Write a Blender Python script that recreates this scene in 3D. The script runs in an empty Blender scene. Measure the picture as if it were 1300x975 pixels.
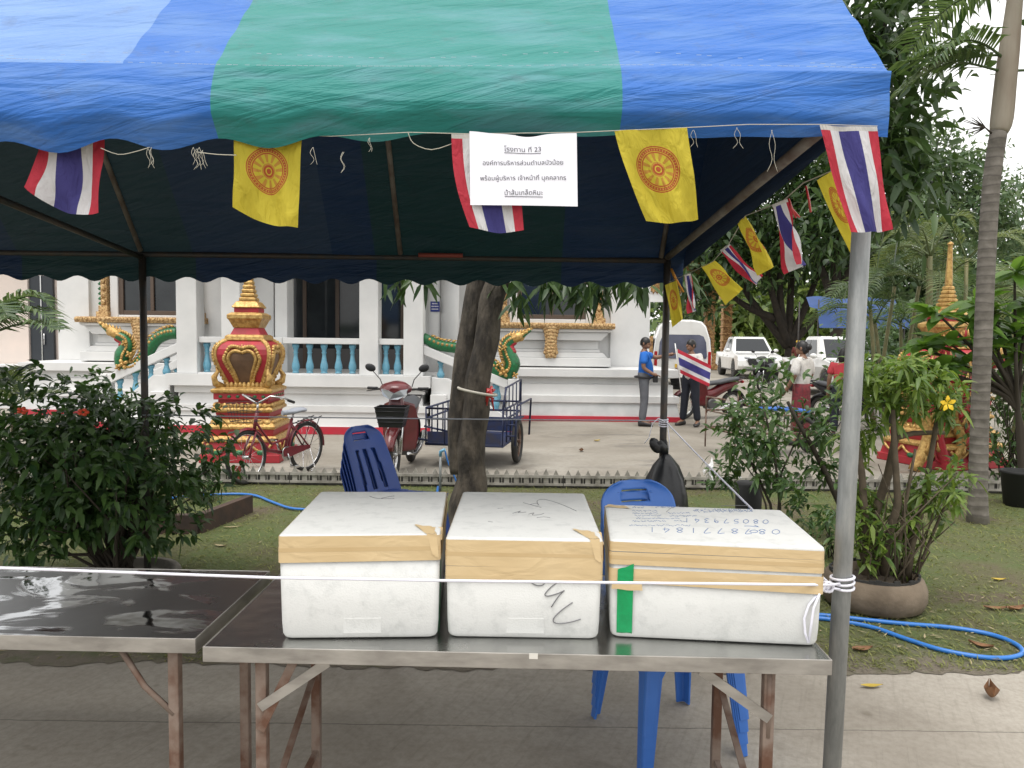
import bpy, math, random
import numpy as np
from mathutils import Vector, Matrix
R = math.radians
random.seed(7)
rng = np.random.default_rng(7)
scene = bpy.context.scene
COL = scene.collection

# ------------------------------------------------------------------ camera
F = 970.0
CH = 1.65
PITCH = math.atan((487.5 - 428.0) / F)
ROLL = R(0.7)
RM = Matrix.Rotation(math.pi / 2 - PITCH, 3, 'X') @ Matrix.Rotation(ROLL, 3, 'Z')
cam_d = bpy.data.cameras.new('camera')
cam = bpy.data.objects.new('camera', cam_d)
COL.objects.link(cam)
cam.location = (0, 0, CH)
cam.rotation_euler = RM.to_euler()
cam_d.sensor_width = 36
cam_d.lens = 36 * F / 1300
cam_d.clip_start = 0.05
cam_d.clip_end = 2000
scene.camera = cam

# ------------------------------------------------------------------ sky, sun, exposure
SUN_EL, SUN_AZ = R(72), R(205)     # azimuth clockwise from +Y
world = bpy.data.worlds.new('World')
scene.world = world
world.use_nodes = True
wn = world.node_tree
bg = wn.nodes['Background']
sky = wn.nodes.new('ShaderNodeTexSky')
sky.sky_type = 'NISHITA'
sky.sun_disc = False
sky.sun_elevation = SUN_EL
sky.sun_rotation = SUN_AZ
sky.air_density = 1.0
sky.dust_density = 4.0
sky.ozone_density = 1.0
hsv = wn.nodes.new('ShaderNodeHueSaturation')   # overcast: the cloud layer takes the blue out
hsv.inputs['Saturation'].default_value = 0.22
wn.links.new(sky.outputs[0], hsv.inputs['Color'])
cloud = wn.nodes.new('ShaderNodeMix')            # even cloud layer over the clear-sky gradient
cloud.data_type = 'RGBA'
cloud.inputs[0].default_value = 0.7
cloud.inputs[7].default_value = (7.9, 7.8, 7.65, 1)
wn.links.new(hsv.outputs[0], cloud.inputs[6])
wn.links.new(cloud.outputs[2], bg.inputs['Color'])
bg.inputs['Strength'].default_value = 0.15
sd = bpy.data.lights.new('sun', 'SUN')
sd.energy = 1.4
sd.angle = R(35)
sd.color = (1.0, 0.965, 0.91)
sun = bpy.data.objects.new('sun', sd)
COL.objects.link(sun)
sdir = Vector((math.sin(SUN_AZ) * math.cos(SUN_EL), math.cos(SUN_AZ) * math.cos(SUN_EL), math.sin(SUN_EL)))
sun.rotation_euler = sdir.to_track_quat('Z', 'Y').to_euler()
sun.location = (0, -5, 20)
vs = scene.view_settings
vs.view_transform = 'Standard'
vs.look = 'None'
vs.gamma = 1
vs.use_curve_mapping = False
vs.exposure = 0.60
scene.render.engine = 'CYCLES'
scene.cycles.max_bounces = 6
scene.cycles.diffuse_bounces = 3
scene.cycles.glossy_bounces = 3
scene.cycles.transmission_bounces = 3
scene.cycles.transparent_max_bounces = 6
scene.cycles.sample_clamp_indirect = 6
scene.cycles.use_denoising = True


def P(px, py, Y):
    """World point on the sight line of photo pixel (px, py) at distance Y."""
    d = RM @ Vector(((px - 650) / F, -(py - 487.5) / F, -1))
    return Vector((0, 0, CH)) + d * (Y / d.y)


def G(px, py, h=0.0):
    d = RM @ Vector(((px - 650) / F, -(py - 487.5) / F, -1))
    return Vector((0, 0, CH)) + d * ((h - CH) / d.z)


# ------------------------------------------------------------------ objects and tags
def tag(o, label=None, cat=None, group=None, kind=None):
    if label: o['label'] = label
    if cat: o['category'] = cat
    if group: o['group'] = group
    if kind: o['kind'] = kind
    return o


def thing(name, label, cat, loc=(0, 0, 0), rz=0.0, group=None):
    o = bpy.data.objects.new(name, None)
    COL.objects.link(o)
    o.location = loc
    o.rotation_euler = (0, 0, rz)
    o.empty_display_size = 0.1
    return tag(o, label, cat, group)


def copy_tree(o, parent=None):
    c = o.copy()
    COL.objects.link(c)
    if parent: c.parent = parent
    for ch in list(o.children):
        copy_tree(ch, c)
    return c


class MB:
    def __init__(self):
        self.v, self.f, self.m, self.s, self.uv = [], [], [], [], {}

    def add(self, vs_, fs, mi=0, smooth=False):
        b = len(self.v)
        self.v.extend([tuple(p) for p in vs_])
        for q in fs:
            self.f.append([b + i for i in q])
            self.m.append(mi)
            self.s.append(smooth)
        return b

    def box(self, x0, x1, y0, y1, z0, z1, mi=0):
        v = [(x, y, z) for z in (z0, z1) for y in (y0, y1) for x in (x0, x1)]
        self.add(v, [(0, 2, 3, 1), (4, 5, 7, 6), (0, 1, 5, 4), (1, 3, 7, 5), (3, 2, 6, 7), (2, 0, 4, 6)], mi)

    def obox(self, c, size, rot=None, mi=0):
        rot = rot or Matrix.Identity(3)
        c = Vector(c)
        v = [c + rot @ Vector((sx * size[0] / 2, sy * size[1] / 2, sz * size[2] / 2)) for sz in (-1, 1) for sy in (-1, 1) for sx in (-1, 1)]
        self.add(v, [(0, 2, 3, 1), (4, 5, 7, 6), (0, 1, 5, 4), (1, 3, 7, 5), (3, 2, 6, 7), (2, 0, 4, 6)], mi)

    def bar(self, a, b, w, h, mi=0, up=(0, 0, 1)):
        a, b = Vector(a), Vector(b)
        d = (b - a)
        L = d.length
        d.normalize()
        up = Vector(up)
        if abs(d.dot(up)) > 0.98: up = Vector((0, 1, 0))
        s = d.cross(up).normalized()
        u = s.cross(d)
        self.obox((a + b) / 2, (w, L, h), Matrix((s, d, u)).transposed(), mi)

    def tube(self, pts, r, n=8, mi=0, cap=True, smooth=True, closed=False):
        pts = [Vector(p) for p in pts]
        k = len(pts)
        rr = r if isinstance(r, (list, tuple)) else [r] * k
        nrm = None
        rings = []
        for i in range(k):
            if closed:
                t = pts[(i + 1) % k] - pts[i - 1]
            else:
                t = pts[min(i + 1, k - 1)] - pts[max(i - 1, 0)]
            t.normalize()
            if nrm is None:
                nrm = t.orthogonal().normalized()
            else:
                nrm = (nrm - t * nrm.dot(t))
                if nrm.length < 1e-5: nrm = t.orthogonal()
                nrm.normalize()
            bn = t.cross(nrm)
            rings.append([pts[i] + (nrm * math.cos(2 * math.pi * j / n) + bn * math.sin(2 * math.pi * j / n)) * rr[i] for j in range(n)])
        self.loft(rings, mi, cap and not closed, smooth, closed)

    def loft(self, rings, mi=0, cap=True, smooth=False, closed=False):
        n = len(rings[0])
        v = [p for r_ in rings for p in r_]
        fs = []
        k = len(rings)
        for i in range(k if closed else k - 1):
            a, b = i * n, ((i + 1) % k) * n
            for j in range(n):
                fs.append((a + j, a + (j + 1) % n, b + (j + 1) % n, b + j))
        b0 = self.add(v, fs, mi, smooth)
        if cap:
            self.f.append([b0 + j for j in range(n)][::-1]); self.m.append(mi); self.s.append(False)
            self.f.append([b0 + (k - 1) * n + j for j in range(n)]); self.m.append(mi); self.s.append(False)

    def lathe(self, prof, n=16, c=(0, 0, 0), axis='Z', mi=0, smooth=True, rot0=0.0, cap=True, flat=False):
        """prof: (radius, height). n = 4 gives square plans."""
        rings = []
        q = 1 / math.cos(math.pi / n) if flat else 1
        for r_, h in prof:
            ring = []
            for j in range(n):
                a = rot0 + 2 * math.pi * j / n
                x, y = r_ * q * math.cos(a), r_ * q * math.sin(a)
                if axis == 'Z': p = (c[0] + x, c[1] + y, c[2] + h)
                elif axis == 'X': p = (c[0] + h, c[1] + x, c[2] + y)
                else: p = (c[0] + y, c[1] + h, c[2] + x)
                ring.append(p)
            rings.append(ring)
        self.loft(rings, mi, cap, smooth)

    def torus(self, c, Rr, r, axis='X', n=32, m=8, mi=0):
        pts = []
        for i in range(n):
            a = 2 * math.pi * i / n
            if axis == 'X': pts.append((c[0], c[1] + Rr * math.cos(a), c[2] + Rr * math.sin(a)))
            elif axis == 'Y': pts.append((c[0] + Rr * math.cos(a), c[1], c[2] + Rr * math.sin(a)))
            else: pts.append((c[0] + Rr * math.cos(a), c[1] + Rr * math.sin(a), c[2]))
        self.tube(pts, r, m, mi, closed=True)

    def prism(self, poly, fn, d0, d1, mi=0):
        """poly: 2D outline; fn(a, b, d) -> xyz."""
        n = len(poly)
        v = [fn(a, b, d0) for a, b in poly] + [fn(a, b, d1) for a, b in poly]
        fs = [tuple(range(n))[::-1], tuple(range(n, 2 * n))]
        fs += [(i, (i + 1) % n, n + (i + 1) % n, n + i) for i in range(n)]
        self.add(v, fs, mi)

    def grid(self, fn, nu, nv, mi=0, smooth=True, mifn=None, flip=False):
        b = len(self.v)
        for j in range(nv + 1):
            for i in range(nu + 1):
                u, w = i / nu, j / nv
                self.uv[len(self.v)] = (u, w)
                self.v.append(tuple(fn(u, w)))
        for j in range(nv):
            for i in range(nu):
                a = b + j * (nu + 1) + i
                q_ = [a, a + 1, a + nu + 2, a + nu + 1]
                self.f.append(q_[::-1] if flip else q_)
                self.m.append(mifn((i + .5) / nu, (j + .5) / nv) if mifn else mi)
                self.s.append(smooth)

    def ellipsoid(self, c, r, n=12, m=8, rot=None, mi=0):
        rings = []
        rot = rot or Matrix.Identity(3)
        for i in range(m + 1):
            t = math.pi * (0.02 + 0.96 * i / m)
            rings.append([Vector(c) + rot @ Vector((r[0] * math.sin(t) * math.cos(2 * math.pi * j / n), r[1] * math.sin(t) * math.sin(2 * math.pi * j / n), r[2] * math.cos(t))) for j in range(n)])
        self.loft(rings[::-1], mi, True, True)

    def build(self, name, mats, parent=None, bevel=0.0, seg=2, world_=False, solid=0.0, sub=0):
        mats = mats if isinstance(mats, (list, tuple)) else [mats]
        v = self.v
        off = Vector((0, 0, 0))
        if parent is None and v:
            a = np.array(v)
            off = Vector(((a[:, 0].min() + a[:, 0].max()) / 2, (a[:, 1].min() + a[:, 1].max()) / 2, a[:, 2].min()))
        elif world_:
            off = parent.matrix_basis.to_translation() if parent.parent is None else Vector((0, 0, 0))
            q = parent
            off = Vector((0, 0, 0))
            while q is not None:
                off += Vector(q.location)
                q = q.parent
        if off.length > 0:
            v = [(p[0] - off.x, p[1] - off.y, p[2] - off.z) for p in v]
        me = bpy.data.meshes.new(name)
        me.from_pydata(v, [], self.f)
        for mt in mats: me.materials.append(mt)
        me.polygons.foreach_set('material_index', self.m)
        me.polygons.foreach_set('use_smooth', self.s)
        if self.uv:
            ul = me.uv_layers.new(name='UVMap')
            li = np.zeros(len(me.loops), dtype=np.int32)
            me.loops.foreach_get('vertex_index', li)
            arr = np.zeros((len(v), 2), dtype=np.float32)
            for k_, u_ in self.uv.items(): arr[k_] = u_
            ul.data.foreach_set('uv', arr[li].ravel())
        me.update()
        o = bpy.data.objects.new(name, me)
        COL.objects.link(o)
        if parent is not None: o.parent = parent
        else: o.location = off
        if solid:
            md = o.modifiers.new('solid', 'SOLIDIFY'); md.thickness = solid; md.offset = 0
        if bevel:
            md = o.modifiers.new('bevel', 'BEVEL'); md.width = bevel; md.segments = seg; md.limit_method = 'ANGLE'; md.angle_limit = R(35)
            md.harden_normals = False
        if sub:
            md = o.modifiers.new('sub', 'SUBSURF'); md.levels = sub; md.render_levels = sub
        return o


# ------------------------------------------------------------------ materials
def lin(c):
    return tuple(((x / 12.92) if x <= 0.04045 else ((x + 0.055) / 1.055) ** 2.4) for x in c)


class NT:
    def __init__(self, name):
        self.m = bpy.data.materials.new(name)
        self.m.use_nodes = True
        self.t = self.m.node_tree
        self.b = self.t.nodes['Principled BSDF']
        self.out = self.t.nodes['Material Output']

    def n(self, typ, **kw):
        nd = self.t.nodes.new('ShaderNode' + typ)
        for k, v in kw.items(): setattr(nd, k, v)
        return nd

    def l(self, a, b):
        self.t.links.new(a, b)

    def coord(self, which='Object', scale=(1, 1, 1)):
        tc = self.n('TexCoord')
        mp = self.n('Mapping')
        mp.inputs['Scale'].default_value = scale
        self.l(tc.outputs[which], mp.inputs['Vector'])
        return mp.outputs[0]

    def coord_rot(self, ang, scale):
        tc = self.n('TexCoord')
        a = self.n('Mapping'); a.inputs['Rotation'].default_value = (0, ang, 0); self.l(tc.outputs['Object'], a.inputs['Vector'])
        b = self.n('Mapping'); b.inputs['Scale'].default_value = scale; self.l(a.outputs[0], b.inputs['Vector'])
        return b.outputs[0]

    def noise(self, vec, scale, detail=4, rough=.55, dist=0):
        nz = self.n('TexNoise')
        nz.inputs['Scale'].default_value = scale
        nz.inputs['Detail'].default_value = detail
        nz.inputs['Roughness'].default_value = rough
        nz.inputs['Distortion'].default_value = dist
        self.l(vec, nz.inputs['Vector'])
        return nz.outputs['Fac']

    def ramp(self, fac, stops, interp='LINEAR'):
        r_ = self.n('ValToRGB')
        r_.color_ramp.interpolation = interp
        el = r_.color_ramp.elements
        while len(el) < len(stops): el.new(0.5)
        for e, (p, c) in zip(el, stops):
            e.position = p
            e.color = (*c, 1) if len(c) == 3 else c
        self.l(fac, r_.inputs[0])
        return r_.outputs[0]

    def mix(self, fac, a, b, blend='MIX'):
        mx = self.n('Mix', data_type='RGBA', blend_type=blend)
        if isinstance(fac, float): mx.inputs[0].default_value = fac
        else: self.l(fac, mx.inputs[0])
        for s, x in ((6, a), (7, b)):
            if isinstance(x, tuple): mx.inputs[s].default_value = (*x, 1)
            else: self.l(x, mx.inputs[s])
        return mx.outputs[2]

    def math(self, op, a, b=None):
        nd = self.n('Math', operation=op)
        for i, x in enumerate((a, b)):
            if x is None: continue
            if isinstance(x, (int, float)): nd.inputs[i].default_value = x
            else: self.l(x, nd.inputs[i])
        return nd.outputs[0]

    def bump(self, h, strength, dist=0.01):
        bp = self.n('Bump')
        bp.inputs['Strength'].default_value = strength
        bp.inputs['Distance'].default_value = dist
        self.l(h, bp.inputs['Height'])
        self.l(bp.outputs[0], self.b.inputs['Normal'])
        return bp

    def set(self, **kw):
        for k, v in kw.items():
            i = self.b.inputs[k.replace('_', ' ')]
            if hasattr(v, 'is_linked') or not isinstance(v, (int, float, tuple)): self.l(v, i)
            elif isinstance(v, tuple): i.default_value = (*v, 1)
            else: i.default_value = v


def mat(name, c1, rough=.6, metal=0.0, c2=None, scale=4, detail=4, lo=.35, hi=.65, bump=0.0, bscale=60, bdist=.004, stretch=(1, 1, 1), coat=0.0, rvar=0.0, spec=.5):
    t = NT(name)
    t.set(Roughness=rough, Metallic=metal)
    t.b.inputs['Specular IOR Level'].default_value = spec
    vec = t.coord('Object', stretch)
    if c2 is not None:
        f = t.noise(vec, scale, detail)
        t.set(Base_Color=t.ramp(f, [(lo, c1), (hi, c2)]))
        if rvar:
            t.l(t.math('ADD', t.math('MULTIPLY', f, rvar), rough - rvar / 2), t.b.inputs['Roughness'])
    else:
        t.set(Base_Color=c1)
    if bump:
        t.bump(t.noise(vec, bscale, 3), bump, bdist)
    if coat:
        t.b.inputs['Coat Weight'].default_value = coat
        t.b.inputs['Coat Roughness'].default_value = .06
    return t.m


def leafmat(name, c1, c2, rough=.45, tr=.25):
    t = NT(name)
    geo = t.n('NewGeometry')
    col = t.ramp(geo.outputs['Random Per Island'], [(0.0, c1), (1.0, c2)])
    t.set(Base_Color=col, Roughness=rough)
    tl = t.n('BsdfTranslucent')
    t.l(t.mix(.5, col, (c2[0] * 1.2, c2[1] * 1.25, c2[2] * .6)), tl.inputs['Color'])
    ms = t.n('MixShader')
    ms.inputs[0].default_value = tr
    t.l(t.b.outputs[0], ms.inputs[1])
    t.l(tl.outputs[0], ms.inputs[2])
    t.l(ms.outputs[0], t.out.inputs['Surface'])
    return t.m


M = {}
M['white_wall'] = mat('white_wall', (.68, .68, .67), .75, c2=(.575, .58, .575), scale=1.6, detail=7, lo=.42, hi=.75, bump=.15, bscale=30)
M['pink_wall'] = mat('pink_wall', (.70, .60, .54), .8, c2=(.62, .55, .50), scale=1.2)
M['plinth_grey'] = mat('plinth_grey', (.46, .48, .48), .8, c2=(.58, .59, .59), scale=2)
M['red_paint'] = mat('red_paint', (.50, .018, .04), .5, c2=(.42, .03, .05), scale=6)
M['shrine_red'] = mat('shrine_red', (.40, .02, .035), .5, c2=(.30, .025, .03), scale=9)
M['gold'] = mat('gold', (.58, .38, .13), .40, .45, c2=(.36, .20, .06), scale=22, lo=.4, hi=.62, bump=.6, bscale=55, bdist=.012)
M['gold_carved'] = mat('gold_carved', (.66, .46, .22), .5, .15, c2=(.36, .20, .08), scale=30, detail=3, lo=.42, hi=.58, bump=1.0, bscale=34, bdist=.03)
M['naga_green'] = mat('naga_green', (.012, .16, .055), .32, c2=(.02, .10, .035), scale=26, detail=1, bump=.5, bscale=34, bdist=.01)
M['niche_brown'] = mat('niche_brown', (.16, .09, .05), .6, c2=(.10, .055, .03), scale=5)
M['baluster_blue'] = mat('baluster_blue', (.10, .30, .42), .4, c2=(.16, .36, .46), scale=9)
M['window_frame'] = mat('window_frame', (.085, .058, .042), .5)
M['dark_glass'] = mat('dark_glass', (.010, .014, .018), .08, c2=(.02, .026, .03), scale=2)
M['door_dark'] = mat('door_dark', (.022, .028, .036), .35)
M['roof_tile'] = mat('roof_tile', (.10, .05, .04), .5, c2=(.06, .045, .05), scale=6)
M['sign_blue'] = mat('sign_blue', (.02, .035, .22), .4)
M['white_plain'] = mat('white_plain', (.8, .8, .8), .6)
M['paper'] = mat('paper', (.80, .80, .86), .7, c2=(.76, .77, .84), scale=5, bump=.1, bscale=14)
M['ink'] = mat('ink', (.05, .05, .07), .6)
M['pencil'] = mat('pencil', (.16, .16, .17), .6)
M['pen_blue'] = mat('pen_blue', (.10, .17, .34), .6)
M['rope'] = mat('rope', (.72, .72, .80), .8, bump=.6, bscale=240, bdist=.002)
M['line'] = mat('line', (.30, .32, .36), .7)
M['string'] = mat('string', (.45, .42, .36), .8)
M['thread'] = mat('thread', (.5, .48, .4), .8)
M['plastic_blue'] = mat('plastic_blue', (.012, .055, .30), .38, c2=(.018, .075, .36), scale=5, bump=.08, bscale=20)
M['plastic_pale'] = mat('plastic_pale', (.075, .21, .58), .42, c2=(.06, .17, .50), scale=5)
M['plastic_navy'] = mat('plastic_navy', (.014, .050, .23), .40, c2=(.018, .06, .27), scale=5)
M['hose'] = mat('hose', (.03, .17, .52), .35)
M['bag'] = mat('bag', (.010, .011, .013), .36, bump=.35, bscale=9, bdist=.02)
M['tyre'] = mat('tyre', (.018, .018, .018), .75, c2=(.035, .033, .03), scale=8)
M['tyre_pot'] = mat('tyre_pot', (.10, .075, .05), .85, c2=(.20, .155, .11), scale=3.5, detail=7, bump=.5, bscale=25, bdist=.01)
M['chrome'] = mat('chrome', (.6, .6, .6), .2, 1.0)
M['black_plastic'] = mat('black_plastic', (.014, .014, .016), .45)
M['grey_seat'] = mat('grey_seat', (.055, .058, .065), .5, bump=.2, bscale=90)
M['maroon'] = mat('maroon', (.14, .014, .018), .28, c2=(.10, .012, .014), scale=8, coat=.4)
M['bright_red'] = mat('bright_red', (.42, .02, .02), .3, coat=.4)
M['lamp_glass'] = mat('lamp_glass', (.45, .47, .5), .12, .3)
M['bike_red'] = mat('bike_red', (.19, .018, .03), .4, c2=(.13, .02, .025), scale=14)
M['rust_blue'] = mat('rust_blue', (.010, .018, .06), .5, c2=(.04, .03, .03), scale=14, lo=.5, hi=.75)
M['rust'] = mat('rust', (.20, .15, .12), .75, c2=(.10, .045, .025), scale=9, detail=7, lo=.4, hi=.6, bump=.4, bscale=60)
M['soil'] = mat('soil', (.045, .034, .024), .95, c2=(.08, .06, .04), scale=20, bump=.8, bscale=40, bdist=.02)
M['brick'] = mat('brick', (.075, .045, .032), .9, c2=(.045, .032, .026), scale=8, bump=.4, bscale=30)
M['picket'] = mat('picket', (.36, .34, .30), .85, c2=(.18, .165, .14), scale=9, detail=6, lo=.4, hi=.7)
M['picket_dark'] = mat('picket_dark', (.055, .052, .046), .9, c2=(.10, .095, .085), scale=9)
M['concrete_ring'] = mat('concrete_ring', (.22, .20, .17), .9, c2=(.12, .11, .09), scale=8, bump=.4)
M['car_white'] = mat('car_white', (.74, .74, .73), .22, c2=(.66, .66, .64), scale=1.5, coat=.6)
M['car_glass'] = mat('car_glass', (.012, .015, .018), .05)
M['van_glass'] = mat('van_glass', (.05, .055, .09), .08, c2=(.10, .11, .17), scale=1.1)
M['tail_red'] = mat('tail_red', (.35, .01, .01), .2)
M['gate_gold'] = mat('gate_gold', (.50, .30, .12), .55, .1, c2=(.26, .13, .05), scale=9, detail=3, lo=.42, hi=.6, bump=1, bscale=8, bdist=.08)
M['tarp_blue'] = mat('tarp_blue', (.015, .05, .16), .6, c2=(.02, .06, .2), scale=3)
M['skin'] = mat('skin', (.22, .115, .07), .5)
M['hair'] = mat('hair', (.010, .009, .009), .45)
M['shirt_blue'] = mat('shirt_blue', (.012, .15, .56), .75, c2=(.01, .11, .46), scale=7, bump=.3, bscale=12, bdist=.02)
M['trouser_grey'] = mat('trouser_grey', (.12, .125, .14), .8, c2=(.09, .095, .11), scale=6, bump=.4, bscale=12, bdist=.02)
M['trouser_navy'] = mat('trouser_navy', (.012, .015, .026), .8, bump=.4, bscale=12, bdist=.02)
M['cloth_white'] = mat('cloth_white', (.66, .64, .60), .85, c2=(.54, .52, .49), scale=14, bump=.5, bscale=24, bdist=.015)
M['cloth_red'] = mat('cloth_red', (.20, .022, .03), .8, c2=(.10, .02, .025), scale=30, bump=.3, bscale=16, bdist=.02)
M['cloth_pink'] = mat('cloth_pink', (.52, .05, .065), .8, c2=(.42, .04, .05), scale=9)
M['robe'] = mat('robe', (.12, .025, .018), .85)
M['cap_yellow'] = mat('cap_yellow', (.6, .38, .04), .7)
M['shoe'] = mat('shoe', (.02, .018, .018), .5)
M['bark'] = mat('bark', (.092, .076, .058), .95, c2=(.030, .025, .020), scale=10, detail=8, lo=.40, hi=.60, stretch=(1, 1, .35), bump=1, bscale=34, bdist=.02)
M['bark_dark'] = mat('bark_dark', (.035, .028, .020), .95, c2=(.018, .015, .012), scale=6, bump=.6, bscale=20, bdist=.03)
M['stem'] = mat('stem', (.11, .085, .055), .9, c2=(.07, .055, .035), scale=14, bump=.4, bscale=50)
M['stem_dark'] = mat('stem_dark', (.045, .036, .026), .9)
M['dry_leaf'] = mat('dry_leaf', (.24, .12, .055), .8, c2=(.14, .07, .035), scale=20)
M['yellow_leaf'] = mat('yellow_leaf', (.42, .30, .04), .7)
M['dry_grass'] = mat('dry_grass', (.33, .27, .16), .85)
M['petal_yellow'] = mat('petal_yellow', (.75, .50, .02), .6)
M['petal_red'] = mat('petal_red', (.55, .06, .02), .6)
M['tape_green'] = mat('tape_green', (.0, .30, .095), .3, c2=(.0, .24, .075), scale=30, bump=.4, bscale=70)
M['pot_black'] = mat('pot_black', (.012, .012, .012), .7)
M['leaf_bush'] = leafmat('leaf_bush', (.018, .052, .016), (.078, .150, .036), .42, .26)
M['leaf_light'] = leafmat('leaf_light', (.06, .13, .022), (.20, .28, .05), .42, .38)
M['leaf_mid'] = leafmat('leaf_mid', (.030, .075, .022), (.095, .165, .04), .42, .3)
M['leaf_mango'] = leafmat('leaf_mango', (.020, .050, .018), (.065, .115, .030), .40, .28)
M['leaf_far'] = leafmat('leaf_far', (.035, .075, .032), (.10, .16, .065), .5, .35)
M['leaf_far_light'] = leafmat('leaf_far_light', (.07, .13, .03), (.20, .26, .07), .5, .35)
M['leaf_feather'] = leafmat('leaf_feather', (.06, .12, .055), (.15, .21, .10), .5, .35)
M['palm'] = leafmat('palm', (.040, .085, .032), (.13, .19, .07), .40, .34)
M['palm_pale'] = leafmat('palm_pale', (.07, .12, .045), (.22, .26, .11), .42, .35)
M['leaf_big'] = leafmat('leaf_big', (.07, .16, .025), (.16, .28, .05), .4, .48)


def palm_trunk_mat():
    t = NT('palm_trunk')
    vec = t.coord('Object')
    sp = t.n('SeparateXYZ'); t.l(vec, sp.inputs[0])
    rings = t.math('SINE', t.math('MULTIPLY', t.math('ADD', sp.outputs[2], t.math('MULTIPLY', t.noise(vec, 6, 2), .05)), 78))
    nz = t.noise(vec, 9, 6)
    c = t.ramp(nz, [(.3, (.095, .085, .07)), (.7, (.20, .18, .155))])
    t.set(Base_Color=t.mix(t.math('MULTIPLY', t.math('GREATER_THAN', rings, .86), .45), c, (.06, .05, .045)), Roughness=.9)
    t.bump(t.math('ADD', t.math('MULTIPLY', rings, .3), nz), .5, .012)
    return t.m


def foam_mat():
    t = NT('styrofoam')
    vec = t.coord('Object')
    vo = t.n('TexVoronoi'); vo.inputs['Scale'].default_value = 190; t.l(vec, vo.inputs['Vector'])
    big = t.noise(vec, 5, 6, .65)
    dirt = t.ramp(t.noise(vec, 16, 7, .7), [(.50, (.59, .595, .58)), (.80, (.42, .43, .42))])
    t.set(Base_Color=t.mix(t.ramp(big, [(.45, (0, 0, 0)), (.75, (.55, .55, .55))]), dirt, (.54, .55, .535)), Roughness=.72)
    t.bump(vo.outputs['Distance'], .22, .002)
    return t.m


def tape_mat():
    t = NT('packing_tape')
    vec = t.coord('Object')
    a = t.noise(vec, 4, 3, .5, .3)
    t.set(Base_Color=t.ramp(a, [(.3, (.55, .41, .225)), (.5, (.57, .43, .24)), (.72, (.60, .46, .265))]), Roughness=.32)
    t.bump(t.noise(t.coord('Object', (1, 1, 2.2)), 8, 2, .45, 1.6), .55, .006)
    return t.m


def steel_mat():
    t = NT('stainless_steel')
    vec = t.coord('Object')
    st = t.coord('Object', (2, 60, 60))
    n1 = t.noise(vec, 3.2, 5)
    t.set(Base_Color=t.ramp(n1, [(.35, (.42, .42, .41)), (.7, (.56, .56, .54))]), Metallic=1.0,
          Roughness=t.math('ADD', t.math('MULTIPLY', t.noise(vec, 6, 5), .22), .14))
    t.bump(t.math('ADD', t.math('MULTIPLY', t.noise(vec, 4.5, 2), 1.0), t.math('MULTIPLY', t.noise(st, 4, 2), .03)), .25, .02)
    return t.m


def steel_dull():
    t = NT('steel_edge')
    vec = t.coord('Object', (1, 1, 3))
    t.set(Base_Color=t.ramp(t.noise(vec, 7, 6), [(.35, (.30, .285, .265)), (.65, (.47, .45, .42))]), Metallic=.8, Roughness=.46)
    t.bump(t.noise(vec, 25, 3), .12, .004)
    return t.m


def galv_mat():
    t = NT('galvanised')
    vec = t.coord('Object', (1, 1, .18))
    t.set(Base_Color=t.ramp(t.noise(vec, 34, 6, .7), [(.3, (.17, .18, .18)), (.55, (.26, .27, .265)), (.8, (.36, .36, .34))]), Metallic=.35, Roughness=.52)
    return t.m


def wet_mat():
    t = NT('wet_steel')
    vec = t.coord('Object')
    n1 = t.noise(t.coord('Object', (1, 1.6, 1)), 3.0, 3, .5, 1.2)
    wet = t.ramp(n1, [(.47, (0, 0, 0)), (.52, (1, 1, 1))])
    t.set(Base_Color=t.mix(wet, (.24, .24, .245), (.36, .37, .38)), Metallic=1.0,
          Roughness=t.ramp(n1, [(.47, (.30, .30, .30)), (.52, (.045, .045, .045))]))
    t.bump(t.math('ADD', t.noise(vec, 7, 2), t.math('MULTIPLY', wet, .08)), .075, .02)
    return t.m


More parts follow.
